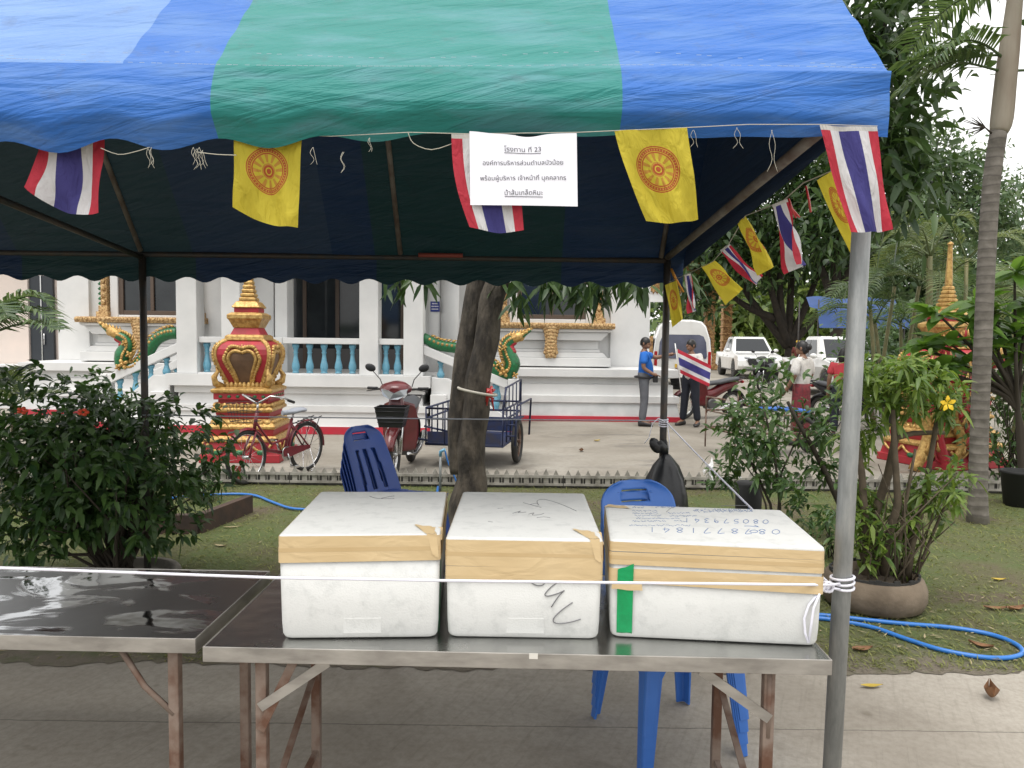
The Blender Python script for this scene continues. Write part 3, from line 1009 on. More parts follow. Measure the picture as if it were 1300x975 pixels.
# ---- stairs (right and left), running down along the front
def stair(sgn, xa, run, name_naga_pts, radii, gold_pts):
    """sgn +1: descends to +x."""
    n_ = 6
    rise = (FL) / (n_ + 1)
    b_ = MB()
    for i in range(n_):
        h = FL - rise * (i + 1)
        xs0, xs1 = xa + sgn * run * i / n_ + sgn * .14, xa + sgn * run * (i + 1) / n_ + sgn * .14
        b_.box(min(xs0, xs1), max(xs0, xs1), ZP + .32, ZP + 1.65, 0, h)
    b_.build('steps', M['white_wall'], T, world_=True)
    xe = xa + sgn * (run + .0)
    # stringer wall, stepped
    b_ = MB()
    poly = [(xa + sgn * .135, 0), (xa + sgn * .135, FL - .02), (xa + sgn * .42, FL - .04), (xe, .30), (xe, 0)]
    b_.prism(poly, lambda a, c_, dd: (a, dd, c_), ZP + .04, ZP + .30)
    poly = [(xa + sgn * .136, 0), (xa + sgn * .136, FL - .30), (xa + sgn * .40, FL - .30), (xa + sgn * .40, FL - .50), (xa + sgn * .62, FL - .50), (xa + sgn * .62, FL - .72), (xa + sgn * .9, FL - .72), (xa + sgn * .9, 0)]
    b_.prism(poly, lambda a, c_, dd: (a, dd, c_), ZP - .10, ZP + .038)
    b_.build('stringer', M['white_wall'], T, world_=True, bevel=.01)
    for yy in (ZP + .16, ZP + 1.75):
        b_ = MB()
        za, ze = RAIL - .10, .93
        b_.prism([(xa, za - .16), (xa, za), (xe, ze), (xe, ze - .16)], lambda a, c_, dd: (a, dd, c_), yy - .10, yy + .10)
        b_.build('handrail', M['white_wall'], T, world_=True, bevel=.012)
        b_ = MB()
        b_.box(min(xe - .0, xe + sgn * .19), max(xe, xe + sgn * .19), yy - .13, yy + .17, .14, .95)
        b_.build('end_pillar', M['white_wall'], T, world_=True, bevel=.012)
        b_ = MB()
        b_.box(min(xe - .02 * sgn, xe + sgn * .22), max(xe - .02 * sgn, xe + sgn * .22), yy - .16, yy + .2, 0, .138)
        b_.build('red_band', M['red_paint'], T, world_=True)
        for t_ in (.2, .42, .64, .86):
            x = xa + sgn * (run * t_)
            zlo = max(.30, FL - .05 - (FL - .35) * max(0, (t_ - .2)) / .8)
            baluster(x, yy, zlo, RAIL - .25 - (RAIL - .10 - .93) * t_)
    # serpent
    for dy, kk in ((0.0, 0),):
        pts = [P(a, c_, ZP + .16 + dy) for a, c_ in name_naga_pts]
        # smooth
        sm, rs = [], []
        for i in range(len(pts) - 1):
            p0, p1, p2, p3 = pts[max(i - 1, 0)], pts[i], pts[i + 1], pts[min(i + 2, len(pts) - 1)]
            for t_ in (0, .25, .5, .75):
                sm.append(.5 * ((2 * p1) + (p2 - p0) * t_ + (2 * p0 - 5 * p1 + 4 * p2 - p3) * t_ ** 2 + (3 * p1 - p0 - 3 * p2 + p3) * t_ ** 3))
                rs.append(radii[i] * (1 - t_) + radii[i + 1] * t_)
        b_ = MB()
        b_.tube(sm, rs, 14)
        ng = b_.build('serpent_rail', M['naga_green'], T, world_=True)
        # gold spine of flame scales, belly band and scroll work
        b_ = MB()
        for i in range(2, len(sm) - 1):
            t_ = (sm[min(i + 1, len(sm) - 1)] - sm[i - 1]).normalized()
            nn = Vector((-t_.z, 0, t_.x)) * sgn
            if nn.length < .1: continue
            nn.normalize()
            c0 = sm[i] + nn * rs[i] * .96
            b_.tube([c0, c0 + nn * rs[i] * .30 + t_ * .02, c0 + nn * rs[i] * .5 + t_ * .07], [.030, .022, .003], 6)
            b_.ellipsoid(sm[i] + Vector((0, -rs[i] * .93, 0)) + nn * rs[i] * .35, (.026, .02, .026), 6, 4)
        for a, c_, rr in gold_pts:
            q = P(a, c_, ZP + .16)
            for k in range(4):
                an = k * 1.57 + .5
                b_.ellipsoid(q + Vector((math.cos(an) * rr * .55, -.11, math.sin(an) * rr * .55)), (rr * .45, .035, rr * .32), 7, 5, Matrix.Rotation(-an, 3, 'Y'))
            b_.ellipsoid(q + Vector((0, -.13, 0)), (rr * .3, .04, rr * .3), 7, 5)
        b_.build('gold_crest', M['gold'], ng, world_=True)
        # head: jaws and flame crest
        hd = len(name_naga_pts) - 4
        b_ = MB()
        p_h, p_t = pts[-3], pts[-1]
        d_ = (p_t - p_h)
        b_.ellipsoid(p_h + d_ * .22, (d_.length * .36, .085, .085), 10, 7, Matrix.Rotation(-math.atan2(d_.z, d_.x), 3, 'Y'))
        for k in range(7):
            t_ = k / 6
            c0 = p_h + d_ * (t_ * .8)
            upv = Vector((-sgn * .5, 0, 1)).normalized()
            b_.tube([c0, c0 + upv * .07 * (1.2 - t_) + d_ * .05, c0 + upv * .12 * (1.2 - t_) + d_ * .16], [.035, .026, .003], 6)
        b_.tube([p_h + d_ * .3 + Vector((0, 0, -.06)), p_h + d_ * .5 + Vector((0, 0, -.09)), p_h + d_ * .66 + Vector((0, 0, -.05))], [.03, .026, .006], 6)
        b_.tube([p_h + d_ * .5, p_h + d_ * .75, p_t], [.05, .03, .005], 7)
        b_.build('serpent_head', M['gold'], ng, world_=True)
        b_ = MB()
        for i in range(len(sm) - 16, len(sm) - 6):
            t_ = (sm[i + 1] - sm[i - 1]).normalized()
            nn = Vector((t_.z, 0, -t_.x)) * sgn
            b_.ellipsoid(sm[i] + nn * rs[i] * .8, (.05, rs[i] * .7, .045), 7, 5)
        b_.build('belly_band', M['shrine_red'], ng, world_=True)


run_r = wx(645, ZP) - px1
stair(1, px1, run_r,
      [(537, 428), (556, 438), (580, 442), (604, 447), (622, 462), (634, 474), (645, 474), (651, 462), (646, 449), (643, 439), (649, 432), (660, 428), (677, 417)],
      [.085, .09, .09, .09, .09, .10, .11, .13, .11, .085, .08, .05, .012],
      [(640, 472, .10), (634, 462, .07), (640, 442, .06), (654, 476, .06)])
stair(-1, px0, 1.2,
      [(226, 423), (213, 424), (198, 432), (186, 450), (174, 466), (163, 468), (155, 462), (156, 450), (161, 440), (160, 432), (152, 427), (142, 423), (123, 408)],
      [.10, .10, .10, .10, .10, .10, .11, .13, .11, .085, .08, .05, .012],
      [(160, 462, .10), (168, 450, .07), (162, 436, .06), (154, 466, .06)])

# wing of the temple at far left with the dark door
W = thing('side_building', 'pinkish white side building with a tall dark double door, far left', 'building', (-12, 17.2, 0))
yw = 17.2
b = MB()
b.box(-22, wx(37, yw), yw, yw + 6, 0, 4.2)
b.box(wx(37, yw), wx(70, yw), yw + .15, yw + 6, 0, 4.2)
b.build('wall', M['pink_wall'], W, world_=True)
b = MB(); b.box(-22.3, wx(70, yw) + .1, yw - .5, yw + 6.4, 4.2, 4.5); b.build('roof', M['roof_tile'], W, world_=True)
xa, xb = wx(38, yw), wx(67, yw)
zt, zb_ = hz(398, 50, yw), hz(462, 50, yw)
b = MB(); b.box(xa, xb, yw + .05, yw + .12, zb_, 2.9)
dr = b.build('door', M['door_dark'], W, world_=True)
b = MB(); b.box((xa + xb) / 2 - .012, (xa + xb) / 2 + .012, yw + .03, yw + .06, zb_, 2.9)
b.tube([((xa + xb) / 2 + .06, yw + .02, 1.35), ((xa + xb) / 2 + .06, yw + .02, 1.6)], .015, 6)
b.build('handle', M['chrome'], dr, world_=True)
b = MB(); b.box(wx(-40, yw), wx(71, yw), yw - .9, yw - .02, 0, zb_); b.build('step', M['white_wall'], W, world_=True)

# ================================================================== party tent
Tn = thing('canopy_tent', 'large blue and green striped canopy tent on steel poles', 'tent', (-2.0, 3.6, 0))
EX0, EX1 = -5.0, 1.095
YF, YB = 2.28, 4.95
ZE = 2.42
RIDGE = 3.62
ZR = ZE + (RIDGE - YF) * 1.03
ZEB = 2.16


def hn(x, s):
    return math.sin(x * 1.9 + s * 3) + .6 * math.sin(x * 4.3 + s * 7 + 1) + .35 * math.sin(x * 9.1 + s * 11 + 2)


front_prof = [(RIDGE, ZR)] + [(YF + (RIDGE - YF) * t, ZE + .005 + (ZR - ZE) * t) for t in np.linspace(.96, .012, 27)] + \
    [(YF + .004, ZE + .004), (YF - .008, ZE - .02), (YF - .018, ZE - .05), (YF - .024, ZE - .085), (YF - .022, ZE - .115), (YF + .006, ZE - .14), (YF + .036, ZE - .165)]


def roof_front(u, v):
    x = EX0 + (EX1 - EX0) * u
    k = v * (len(front_prof) - 1)
    i = min(int(k), len(front_prof) - 2)
    t = k - i
    y = front_prof[i][0] * (1 - t) + front_prof[i + 1][0] * t
    z = front_prof[i][1] * (1 - t) + front_prof[i + 1][1] * t
    q = i / len(front_prof)
    w = .0035 * math.sin(z * 24 + 1.2 * hn(x * .5, .2)) * (.5 + .5 * math.sin(x * 1.1 + z * 2.1))
    w += .0025 * math.sin(z * 47 + 2 * hn(x * .4, .7))
    if q < .76:
        z -= .055 * math.sin(math.pi * min(1, (z - ZE) / (ZR - ZE))) * (.7 + .3 * math.sin(x * 1.5)) * min(1, max(.12, (EX1 - x) / .6))
        z += w; y -= w * .6
        # straining towards the right corner
    else:
        y = YF + (y - YF) * min(1, max(0, (EX1 - x) / .4))
        y += w * .8
        if i >= len(front_prof) - 7:
            e = (v - 1 + 7 / (len(front_prof) - 1)) * (len(front_prof) - 1) / 7
            sc = .5 - .5 * math.cos((x + .255) * 2 * math.pi / .31)
            amp = .030 * min(1, max(0, (-.05 - x) / .8)) + .006
            drop = .05 * max(0, (-.2 - x) / 1.3)
            z -= e * (amp * sc + min(drop, .06))
            y -= e * .035 * min(1, max(0, (-.75 - x) / .4)) * (1 if True else 0)
            y += e * .006 * math.sin(x * 13)
    return (x, y, z)


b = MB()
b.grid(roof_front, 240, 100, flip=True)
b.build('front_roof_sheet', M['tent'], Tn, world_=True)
back_prof = [(RIDGE, ZR - .01)] + [(RIDGE + (YB - RIDGE) * t, ZR - .01 + (ZEB - ZR) * t) for t in np.linspace(.05, 1, 14)] + [(YB + .01, ZEB - .04), (YB + .01, ZEB - .08), (YB + .01, ZEB - .12), (YB + .01, ZEB - .165)]


def roof_back(u, v):
    x = EX0 + (EX1 - EX0) * u
    k = v * (len(back_prof) - 1)
    i = min(int(k), len(back_prof) - 2)
    t = k - i
    y = back_prof[i][0] * (1 - t) + back_prof[i + 1][0] * t
    z = back_prof[i][1] * (1 - t) + back_prof[i + 1][1] * t
    if i >= len(back_prof) - 5:
        e = max(0, (v - (1 - 4 / (len(back_prof) - 1))) * (len(back_prof) - 1) / 4)
        z -= e * .018 * (math.cos((x + 3.17) * 2 * math.pi / .236))
        y += e * .012 * math.sin(x * 8)
    else:
        z -= .05 * math.sin(math.pi * v) + .008 * hn(x, v)
    return (x, y, z)


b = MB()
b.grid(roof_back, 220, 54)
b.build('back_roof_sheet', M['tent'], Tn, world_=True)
for gx_ in (EX0 + .004, EX1 - .004):
    def gable(u, v, gx_=gx_):
        y = YF + .02 + (YB - YF - .03) * u
        top = (ZE + (ZR - ZE) * (y - YF) / (RIDGE - YF)) if y < RIDGE else (ZR + (ZEB - ZR) * (y - RIDGE) / (YB - RIDGE))
        bot = ZE - .06 + (ZEB - ZE) * (y - YF) / (YB - YF) + .0
        top = max(top - .03 - .05 * math.sin(math.pi * min(1, abs(y - YF) / 1.3)), bot)
        z = top + (bot - top) * v
        return (gx_ + .03 * math.sin(math.pi * u) * math.sin(math.pi * v) * (1 if gx_ > 0 else -1), y, z)
    b = MB(); b.grid(gable, 30, 12, flip=gx_ > 0)
    for k_ in b.uv: b.uv[k_] = (.95 if gx_ > 0 else .05, b.uv[k_][1])
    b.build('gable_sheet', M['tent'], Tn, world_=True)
# white stitching along the eave seam
b = MB()
for row, (zz, yy) in enumerate(((ZE + .018, YF - .008), (ZE + .05, YF + .012))):
    x = EX0 + .1
    while x < EX1 - .02:
        if random.random() < (.75 if row == 0 else .45):
            dz_ = .010 * math.sin(x * 2.3 + row) + .012 * (row == 1) * math.sin(x * 5)
            b.bar((x, yy + .0 + dz_ * .5, zz + dz_), (x + .014, yy + dz_ * .5, zz + dz_),   .0008, .0010)
        x += .017 if row == 0 else .03
b.build('stitching', mat('stitch', (.42, .50, .58), .7), Tn, world_=True)


def ext(a, c_, z):  # the point of the line a-c at height z
    d_ = c_ - a
    return a + d_ * ((z - a.z) / d_.z)


pa, pb = P(1093, 300, 2.34), P(1058, 940, 2.34)
ptop, pbot = ext(pa, pb, ZE - .03), ext(pa, pb, 0)
b = MB(); b.tube([pbot, pbot + (ptop - pbot) * .5, ptop], .0275, 16)
fp = b.build('pole', M['galv'], Tn, world_=True)
b = MB(); b.lathe([(.075, 0), (.075, .006), (.032, .008), (.032, .05)], 16, tuple(pbot)); b.build('foot_plate', M['galv'], fp, world_=True)
back_tops = []
for px_, pr_ in ((847, .0225), (181, .0225)):
    q = P(px_, 345, 4.92)
    top = Vector((q.x, 4.92, ZEB - .01)); bot = Vector((q.x, 4.92, 0))
    back_tops.append(top)
    b = MB(); b.tube([bot, top], pr_, 12)
    bp_ = b.build('pole', M['pole_dark'], Tn, world_=True)
    b = MB(); b.lathe([(.07, 0), (.07, .006), (.026, .008), (.026, .05)], 12, tuple(bot)); b.build('foot_plate', M['pole_dark'], bp_, world_=True)
for x_, y_, z_ in ((EX0 + .1, 2.34, ZE - .03), (EX0 + .1, 4.92, ZEB - .01), (back_tops[1].x, 2.34, ZE - .03)):
    b = MB(); b.tube([(x_, y_, 0), (x_, y_, z_)], .0275, 12); b.build('pole', M['galv'], Tn, world_=True)
# roof framing
XR, XM = ptop.x, back_tops[1].x


def pipe(a, c_, r_=.017, m_='pipe_rust', nm='pipe'):
    b_ = MB(); b_.tube([a, c_], r_, 10); return b_.build(nm, M[m_], Tn, world_=True)


pipe((EX0 + .05, 2.34, ZE - .03), (ptop.x, 2.34, ZE - .03), .018, 'galv', 'eave_pipe')
pipe((EX0 + .05, 4.92, ZEB - .01), (back_tops[0].x, 4.92, ZEB - .01), .018, 'pole_dark', 'eave_pipe')
pipe(ptop + Vector((-.02, .02, -.01)), back_tops[0] + Vector((0, 0, .02)), .021, 'pipe_rust', 'side_pipe')
pipe((XM, 2.36, ZE - .05), (XM, 4.9, ZEB - .03), .017, 'pole_dark', 'cross_pipe')
pipe((EX0 + .05, 3.62, ZR - .08), (EX1 - .08, 3.62, ZR - .08), .018, 'pipe_rust', 'ridge_pipe')
for x_ in (XM, -.72, XR - .12):
    pipe((x_, 4.90, ZEB + .01), (x_, 3.64, ZR - .13), .016, 'pipe_rust', 'rafter')
    pipe((x_, 2.37, ZE - .02), (x_, 3.60, ZR - .12), .016, 'pipe_rust', 'rafter')
b = MB(); b.tube([(-.60, 4.86, ZEB + .0), (-.32, 4.86, ZEB + .0)], .014, 8); b.build('pipe_sleeve', mat('sleeve_red', (.25, .05, .035), .6), Tn, world_=True)
# frayed threads on the hem
for px_, py_, L_ in ((188, 190, .06), (192, 190, .05), (245, 190, .05), (250, 192, .06), (257, 194, .045), (253, 190, .06), (398, 190, .05), (436, 196, .06), (470, 178, .04), (980, 168, .12), (935, 165, .06), (880, 168, .05)):
    b = MB()
    for k in range(2):
        q = P(px_ + random.uniform(-1.2, 1.2), py_ - 3, YF - .004)
        a_ = random.uniform(-.012, .012)
        b.tube(smooth_pts([q, q + Vector((a_, -.004, -L_ * .35)), q + Vector((a_ * .4 + .006, 0, -L_ * .7)), q + Vector((a_ * 1.6 + .004, 0, -L_))], 3), .0007, 4)
    b.build('loose_thread', M['thread'], Tn, world_=True)
for pts_ in ([P(128, 188, YF - .006), P(150, 196, YF - .006), P(170, 193, YF - .006), P(190, 187, YF - .006)], [P(250, 193, YF - .006), P(275, 196, YF - .006), P(300, 197, YF - .006)], [P(518, 168, YF), P(525, 182, YF), P(548, 190, YF), P(575, 182, YF)]):
    b = MB(); b.tube(smooth_pts(pts_, 3), .0012, 5)
    b.build('hem_cord', M['thread'], Tn, world_=True)


# ================================================================== text helper
def text_shape(s, res=3):
    cu = bpy.data.curves.new('txt', 'FONT')
    cu.body = s
    cu.resolution_u = res
    o = bpy.data.objects.new('txt', cu)
    COL.objects.link(o)
    bpy.context.view_layer.update()
    me = bpy.data.meshes.new_from_object(o.evaluated_get(bpy.context.evaluated_depsgraph_get()))
    v = [(p.co.x, p.co.y) for p in me.vertices]
    f = [tuple(p.vertices) for p in me.polygons]
    bpy.data.objects.remove(o)
    bpy.data.curves.remove(cu)
    bpy.data.meshes.remove(me)
    return v, f


# ================================================================== tables
def table(name, label, fl, fr, depth, rz_, top_mat, legs, h=.75):
    """fl, fr: front corners on the table height."""
    c = (fl + fr) / 2
    d = (fr - fl); w = d.length
    rz = math.atan2(d.y, d.x)
    t = thing(name, label, 'table', (c.x, c.y, 0), rz, 'stainless steel folding tables')
    x0, x1 = -w / 2, w / 2
    b_ = MB()
    nx, ny = 40, 16

    def top(u, v):
        x, y = x0 + .004 + (w - .008) * u, .004 + (depth - .008) * v
        return (x, y, h - .002 + .0016 * math.sin(x * 5 + 1) * math.sin(y * 8) * min(1, 12 * u * (1 - u)) * min(1, 12 * v * (1 - v)))
    b_.grid(top, nx, ny)
    b_.build('tabletop', M[top_mat], t)
    b_ = MB()
    e = .0045
    b_.box(x0, x1, 0, e, h - .045, h)
    b_.box(x0, x1, depth - e, depth, h - .045, h)
    b_.box(x0, x0 + e, e, depth - e, h - .045, h)
    b_.box(x1 - e, x1, e, depth - e, h - .045, h)
    b_.box(x0 + .02, x1 - .02, .02, depth - .02, h - .03, h - .012)
    b_.build('edge', M['steel_edge'], t, bevel=.0015)
    for lx, ly, brace in legs:
        b_ = MB()
        b_.box(lx - .016, lx + .016, ly - .016, ly + .016, 0, h - .046)
        lg = b_.build('leg', M['rust'], t, bevel=.003)
        if brace:
            b_ = MB()
            b_.tube([(lx, ly - .010, .50), (lx + brace * .55, ly - .012, .585), (lx + brace, ly - .012, h - .05)], .009, 6) if brace < 0 else \
                b_.bar((lx, ly - .02, .49), (lx + brace, ly - .02, h - .05), .006, .026)
            b_.build('brace', M['rust'], lg)
    for lx in sorted(set(round(l[0], 3) for l in legs)):
        ys = [l[1] for l in legs if abs(l[0] - lx) < .01]
        if len(ys) > 1:
            b_ = MB(); b_.bar((lx, min(ys), .18), (lx, max(ys), .42), .022, .006); b_.bar((lx + .001, min(ys), .10), (lx + .001, max(ys), .10), .018, .018)
            b_.build('cross_bar', M['rust'], t)
    return t


TH = .75
fl, fr = G(257, 821, TH), G(1057, 838, TH)
w_ = (fr - fl).length
tr = table('steel_table', 'stainless table carrying the three foam boxes', fl, fr, .74, 0, 'steel',
           [(-w_ / 2 + .155, .05, .10), (-w_ / 2 + .155, .62, 0), (w_ / 2 - .162, .05, -.001), (w_ / 2 - .162, .62, 0)])
# slanted flat braces
for sx, s_ in ((-w_ / 2 + .155, 1), (w_ / 2 - .162, -1)):
    for yy in (.05, .60):
        b = MB()
        b.bar((sx, yy - .022, .56), (sx + s_ * .20, yy - .022, .70), .005, .028)
        b.build('brace', M['steel_edge'], tr)
b = MB(); b.box(-w_ / 2 + .94, -w_ / 2 + .965, -.0016, 0, .735, .751); b.build('sticker', mat('sticker', (.62, .60, .55), .6), tr)
fl2, fr2 = G(-560, 795, TH), G(248, 811, TH)
w2 = (fr2 - fl2).length
tl_ = table('steel_table', 'wet empty stainless table with a dark mirror top, left of the boxes', fl2, fr2, .66, 0, 'wet',
            [(-w2 / 2 + .16, .05, 0), (-w2 / 2 + .16, .56, 0), (w2 / 2 - .085, .05, -.16), (w2 / 2 + .045 - .085, .50, 0)])

# ================================================================== foam boxes


def rrect(w, d, r, z, k=5):
    pts = []
    for cx, cy, a0 in ((w / 2 - r, d / 2 - r, 0), (-w / 2 + r, d / 2 - r, 90), (-w / 2 + r, -d / 2 + r, 180), (w / 2 - r, -d / 2 + r, 270)):
        for i in range(k + 1):
            a = R(a0 + 90 * i / k)
            pts.append((cx + r * math.cos(a), cy + r * math.sin(a), z))
    return pts


def foam_box(label, fl, fr, bl, h, lid=.055, bands=(), panel=True):
    fl, fr, bl = Vector(fl), Vector(fr), Vector(bl)
    ax = (fr - fl); w = ax.length
    rz = math.atan2(ax.y, ax.x)
    ay = Vector((-math.sin(rz), math.cos(rz), 0))
    d = (bl - fl).dot(ay)
    c = (fl + fr) / 2 + ay * d / 2
    t = thing('foam_box', label, 'foam box', (c.x, c.y, TH + .001), rz, 'white foam boxes on the table')
    b_ = MB()
    hb = h - lid
    rings = [rrect(w - .034, d - .034, .02, 0), rrect(w - .022, d - .022, .022, .004), rrect(w - .013, d - .013, .022, .014), rrect(w - .009, d - .009, .02, .05), rrect(w - .002, d - .002, .016, hb - .001)]
    b_.loft(rings, 0, True, True)
    b_.build('body', M['foam'], t)
    b_ = MB()
    rings = [rrect(w, d, .012, hb + .001), rrect(w + .002, d + .002, .012, h - .010), rrect(w - .002, d - .002, .012, h - .004), rrect(w - .009, d - .009, .012, h - .001), rrect(w - .024, d - .024, .012, h)]
    b_.loft(rings, 0, True, True)
    b_.build('lid', M['foam'], t)
    for k, (zl0, zl1, zr0, zr1, off, *mk) in enumerate(bands):
        b_ = MB()
        base = rrect(w + .003 + off, d + .003 + off, .0132, 0)
        rg = []
        for j in range(5):
            ring = []
            for i, p in enumerate(base):
                u = p[0] / w + .5
                lo = zl0 * (1 - u) + zr0 * u; hi = zl1 * (1 - u) + zr1 * u
                z = lo + (hi - lo) * j / 4 + .0012 * math.sin(p[0] * 40 + k * 2 + j)
                ring.append((p[0], p[1], z))
            rg.append(ring)
        # refine the front run with small wrinkles
        b_.loft(rg, 0, False, True)
        b_.build('tape_band', M[mk[0] if mk else 'tape'], t)
    if not panel: return t, w, d
    b_ = MB()
    b_.box(-.05, .065, -d / 2 + .0034, -d / 2 + .02, .014, .066)
    b_.build('moulded_panel', M['foam'], t, bevel=.004)
    return t, w, d


def to_local(t, p):
    m_ = Matrix.Translation(t.location) @ Matrix.Rotation(t.rotation_euler.z, 4, 'Z')
    return m_.inverted() @ p


def sub_front(pts, Y):
    return [P(a, c_, Y) for a, c_ in pts]


yf1, yf2, yf3 = 2.206, 2.229, 2.212
H1, H2, H3 = .315, .306, .300


def fp_(px, Y): q = P(px, 818, Y - .016); return (q.x, Y - .016, 0)


def bk_(px, py, h):
    q = G(px, py, TH + h); return (q.x, q.y, 0)


q1 = [fp_(354, 2.215), fp_(558, 2.24), bk_(402, 624, H1)]
q2 = [fp_(565, 2.245), fp_(763, 2.24), bk_(582, 624, H2)]
q3 = [fp_(772, 2.262), fp_(1043, 2.208), bk_(757, 640, H3)]
B1, w1, d1 = foam_box('white foam box beside the bare part of the table, two bands of tan tape', *q1, H1, .05, [(.266, .309, .272, .313, 0), (.232, .278, .240, .284, .0012), (.262, .276, .268, .282, .0020, 'tape_dark')])
B2, w2b, d2 = foam_box('white foam box with a large pencil scrawl on its front, between the two others', *q2, H2, .05, [(.252, .298, .252, .298, 0), (.222, .266, .218, .262, .0012), (.250, .264, .250, .261, .0020, 'tape_dark'), (.178, .219, .176, .219, .0006)])
B3, w3, d3 = foam_box('wide foam box with a green tape strip, nearest the grey tent pole', *q3, H3, .045, [(.266, .296, .262, .288, 0), (.226, .264, .220, .262, .0012), (.244, .252, .240, .250, .0020, 'tape_dark'), (.172, .216, .160, .212, .0006)], False)


def flap(t, pts, m_='tape', n_='tape_flap', off=.004):
    """A strip of tape folded over the lid edge, from corner points in the box's own axes."""
    b_ = MB()
    for q in pts:
        A, B_, C, D = [Vector(x) for x in q]
        base = len(b_.v)
        b_.grid(lambda u, v: (A * (1 - u) * (1 - v) + B_ * u * (1 - v) + C * u * v + D * (1 - u) * v) + Vector((0, 0, .0012 * math.sin(u * 9 + v * 6))), 6, 4)
    return b_.build(n_, M[m_], t)


for t, w_b, d_b, h_b in ((B1, w1, d1, H1), (B2, w2b, d2, H2)):
    x1 = w_b / 2
    flap(t, [[(x1 - .085, -d_b / 2 + .11, h_b + .003), (x1 - .03, -d_b / 2 + .085, h_b + .003), (x1 - .012, -d_b / 2 + .002, h_b + .002), (x1 - .04, -d_b / 2 + .001, h_b + .002)],
             [(x1 - .04, -d_b / 2 - .001, h_b + .002), (x1 - .010, -d_b / 2 - .001, h_b + .002), (x1 - .004, -d_b / 2 - .0045, h_b - .07), (x1 - .022, -d_b / 2 - .0045, h_b - .06)],
             [(x1 - .012, -d_b / 2 + .01, h_b + .002), (x1 - .035, -d_b / 2 + .085, h_b + .003), (x1 + .004, -d_b / 2 + .09, h_b - .002), (x1 + .0045, -d_b / 2 + .01, h_b - .02)],
             [(x1 + .0045, -d_b / 2 + .01, h_b - .018), (x1 + .0045, d_b / 2 - .08, h_b - .012), (x1 + .0045, d_b / 2 - .08, h_b - .06), (x1 + .0045, -d_b / 2 + .01, h_b - .07)]])
flap(B3, [[(-w3 / 2 + .0, d3 / 2 - .05, H3 + .002), (-w3 / 2 + .09, d3 / 2 - .07, H3 + .002), (-w3 / 2 + .07, d3 / 2 - .03, H3 + .002), (-w3 / 2 + .01, d3 / 2 - .01, H3 + .002)]])
# green strips
x0 = -w3 / 2
flap(B3, [[(x0 + .024, -d3 / 2 - .0050, .212), (x0 + .071, -d3 / 2 - .0050, .230), (x0 + .070, -d3 / 2 - .0050, .150), (x0 + .023, -d3 / 2 - .0050, .150)],
          [(x0 + .0235, -d3 / 2 - .0048, .151), (x0 + .0705, -d3 / 2 - .0048, .151), (x0 + .070, -d3 / 2 - .0010, .02), (x0 + .024, -d3 / 2 - .0010, .02)],
          [(x0 + .024, -d3 / 2 - .0004, .021), (x0 + .070, -d3 / 2 - .0004, .021), (x0 + .070, -d3 / 2 + .022, .0015), (x0 + .024, -d3 / 2 + .022, .0015)]], 'tape_green', 'green_tape')
flap(B3, [[(x0 + .008, -d3 / 2 - .0068, .172), (x0 + .096, -d3 / 2 - .0068, .170), (x0 + .098, -d3 / 2 - .0068, .150), (x0 + .006, -d3 / 2 - .0068, .153)]], 'tape', 'tape_patch')
x1 = w1 / 2
flap(B1, [[(x1 + .0012, -d1 / 2 + .022, .225), (x1 + .0012, -d1 / 2 + .10, .225), (x1 - .004, -d1 / 2 + .10, .008), (x1 - .004, -d1 / 2 + .022, .008)]], 'tape_green', 'green_tape')


def marks(t, name, m_, strokes, r_=.0011):
    b_ = MB()
    for s in strokes:
        pts = [to_local(t, p) for p in s]
        if len(pts) > 2:   # smooth the line
            q = []
            for i in range(len(pts) - 1):
                p0, p1, p2, p3 = pts[max(i - 1, 0)], pts[i], pts[i + 1], pts[min(i + 2, len(pts) - 1)]
                for u in (0, .34, .67):
                    q.append(.5 * ((2 * p1) + (p2 - p0) * u + (2 * p0 - 5 * p1 + 4 * p2 - p3) * u ** 2 + (3 * p1 - p0 - 3 * p2 + p3) * u ** 3))
            q.append(pts[-1]); pts = q
        b_.tube(pts, r_, 5)
    return b_.build(name, M[m_], t)


def on_top(pts, h): return [G(a, c_, TH + h + .0012) for a, c_ in pts]


def crop_pts(pts, ox, oy, sc): return [(ox + a / sc, oy + c_ / sc) for a, c_ in pts]


# box one lid scribble; box two scrawls (traced at their places on the foam)
S = lambda pts: crop_pts(pts, 340, 610, 4.433)
marks(B1, 'scrawl', 'pencil', [on_top(S(q), H1) for q in ([(573, 88), (600, 98), (640, 103), (712, 103)], [(640, 100), (680, 92), (712, 88)])], .0013)
S2 = lambda pts: crop_pts(pts, 555, 610, 4.432)
fr_strokes = [[(620, 530), (600, 540), (592, 556), (604, 572), (594, 588), (560, 590), (530, 575)],
              [(676, 575), (640, 600), (606, 640), (625, 650), (680, 635), (716, 618)], [(716, 618), (680, 655), (642, 712)],
              [(762, 686), (700, 730), (656, 775), (660, 800), (700, 805), (760, 795), (808, 780)]]
marks(B2, 'scrawl', 'pencil', [[P(a, c_, yf2 - .0015) for a, c_ in S2(q)] for q in fr_strokes], .0016)
marks(B2, 'lid_scrawl', 'pencil', [on_top(S2(q), H2) for q in ([(484, 125), (530, 138), (586, 152)], [(525, 135), (560, 128), (572, 140), (562, 120), (575, 108), (620, 110), (700, 135), (784, 172)],
                                                         [(425, 185), (470, 172), (455, 182), (500, 178)], [(515, 190), (545, 182), (535, 195), (580, 192), (600, 185)], [(560, 210), (600, 205), (635, 210)], [(340, 158), (372, 155)], [(286, 230), (312, 234)])], .0012)

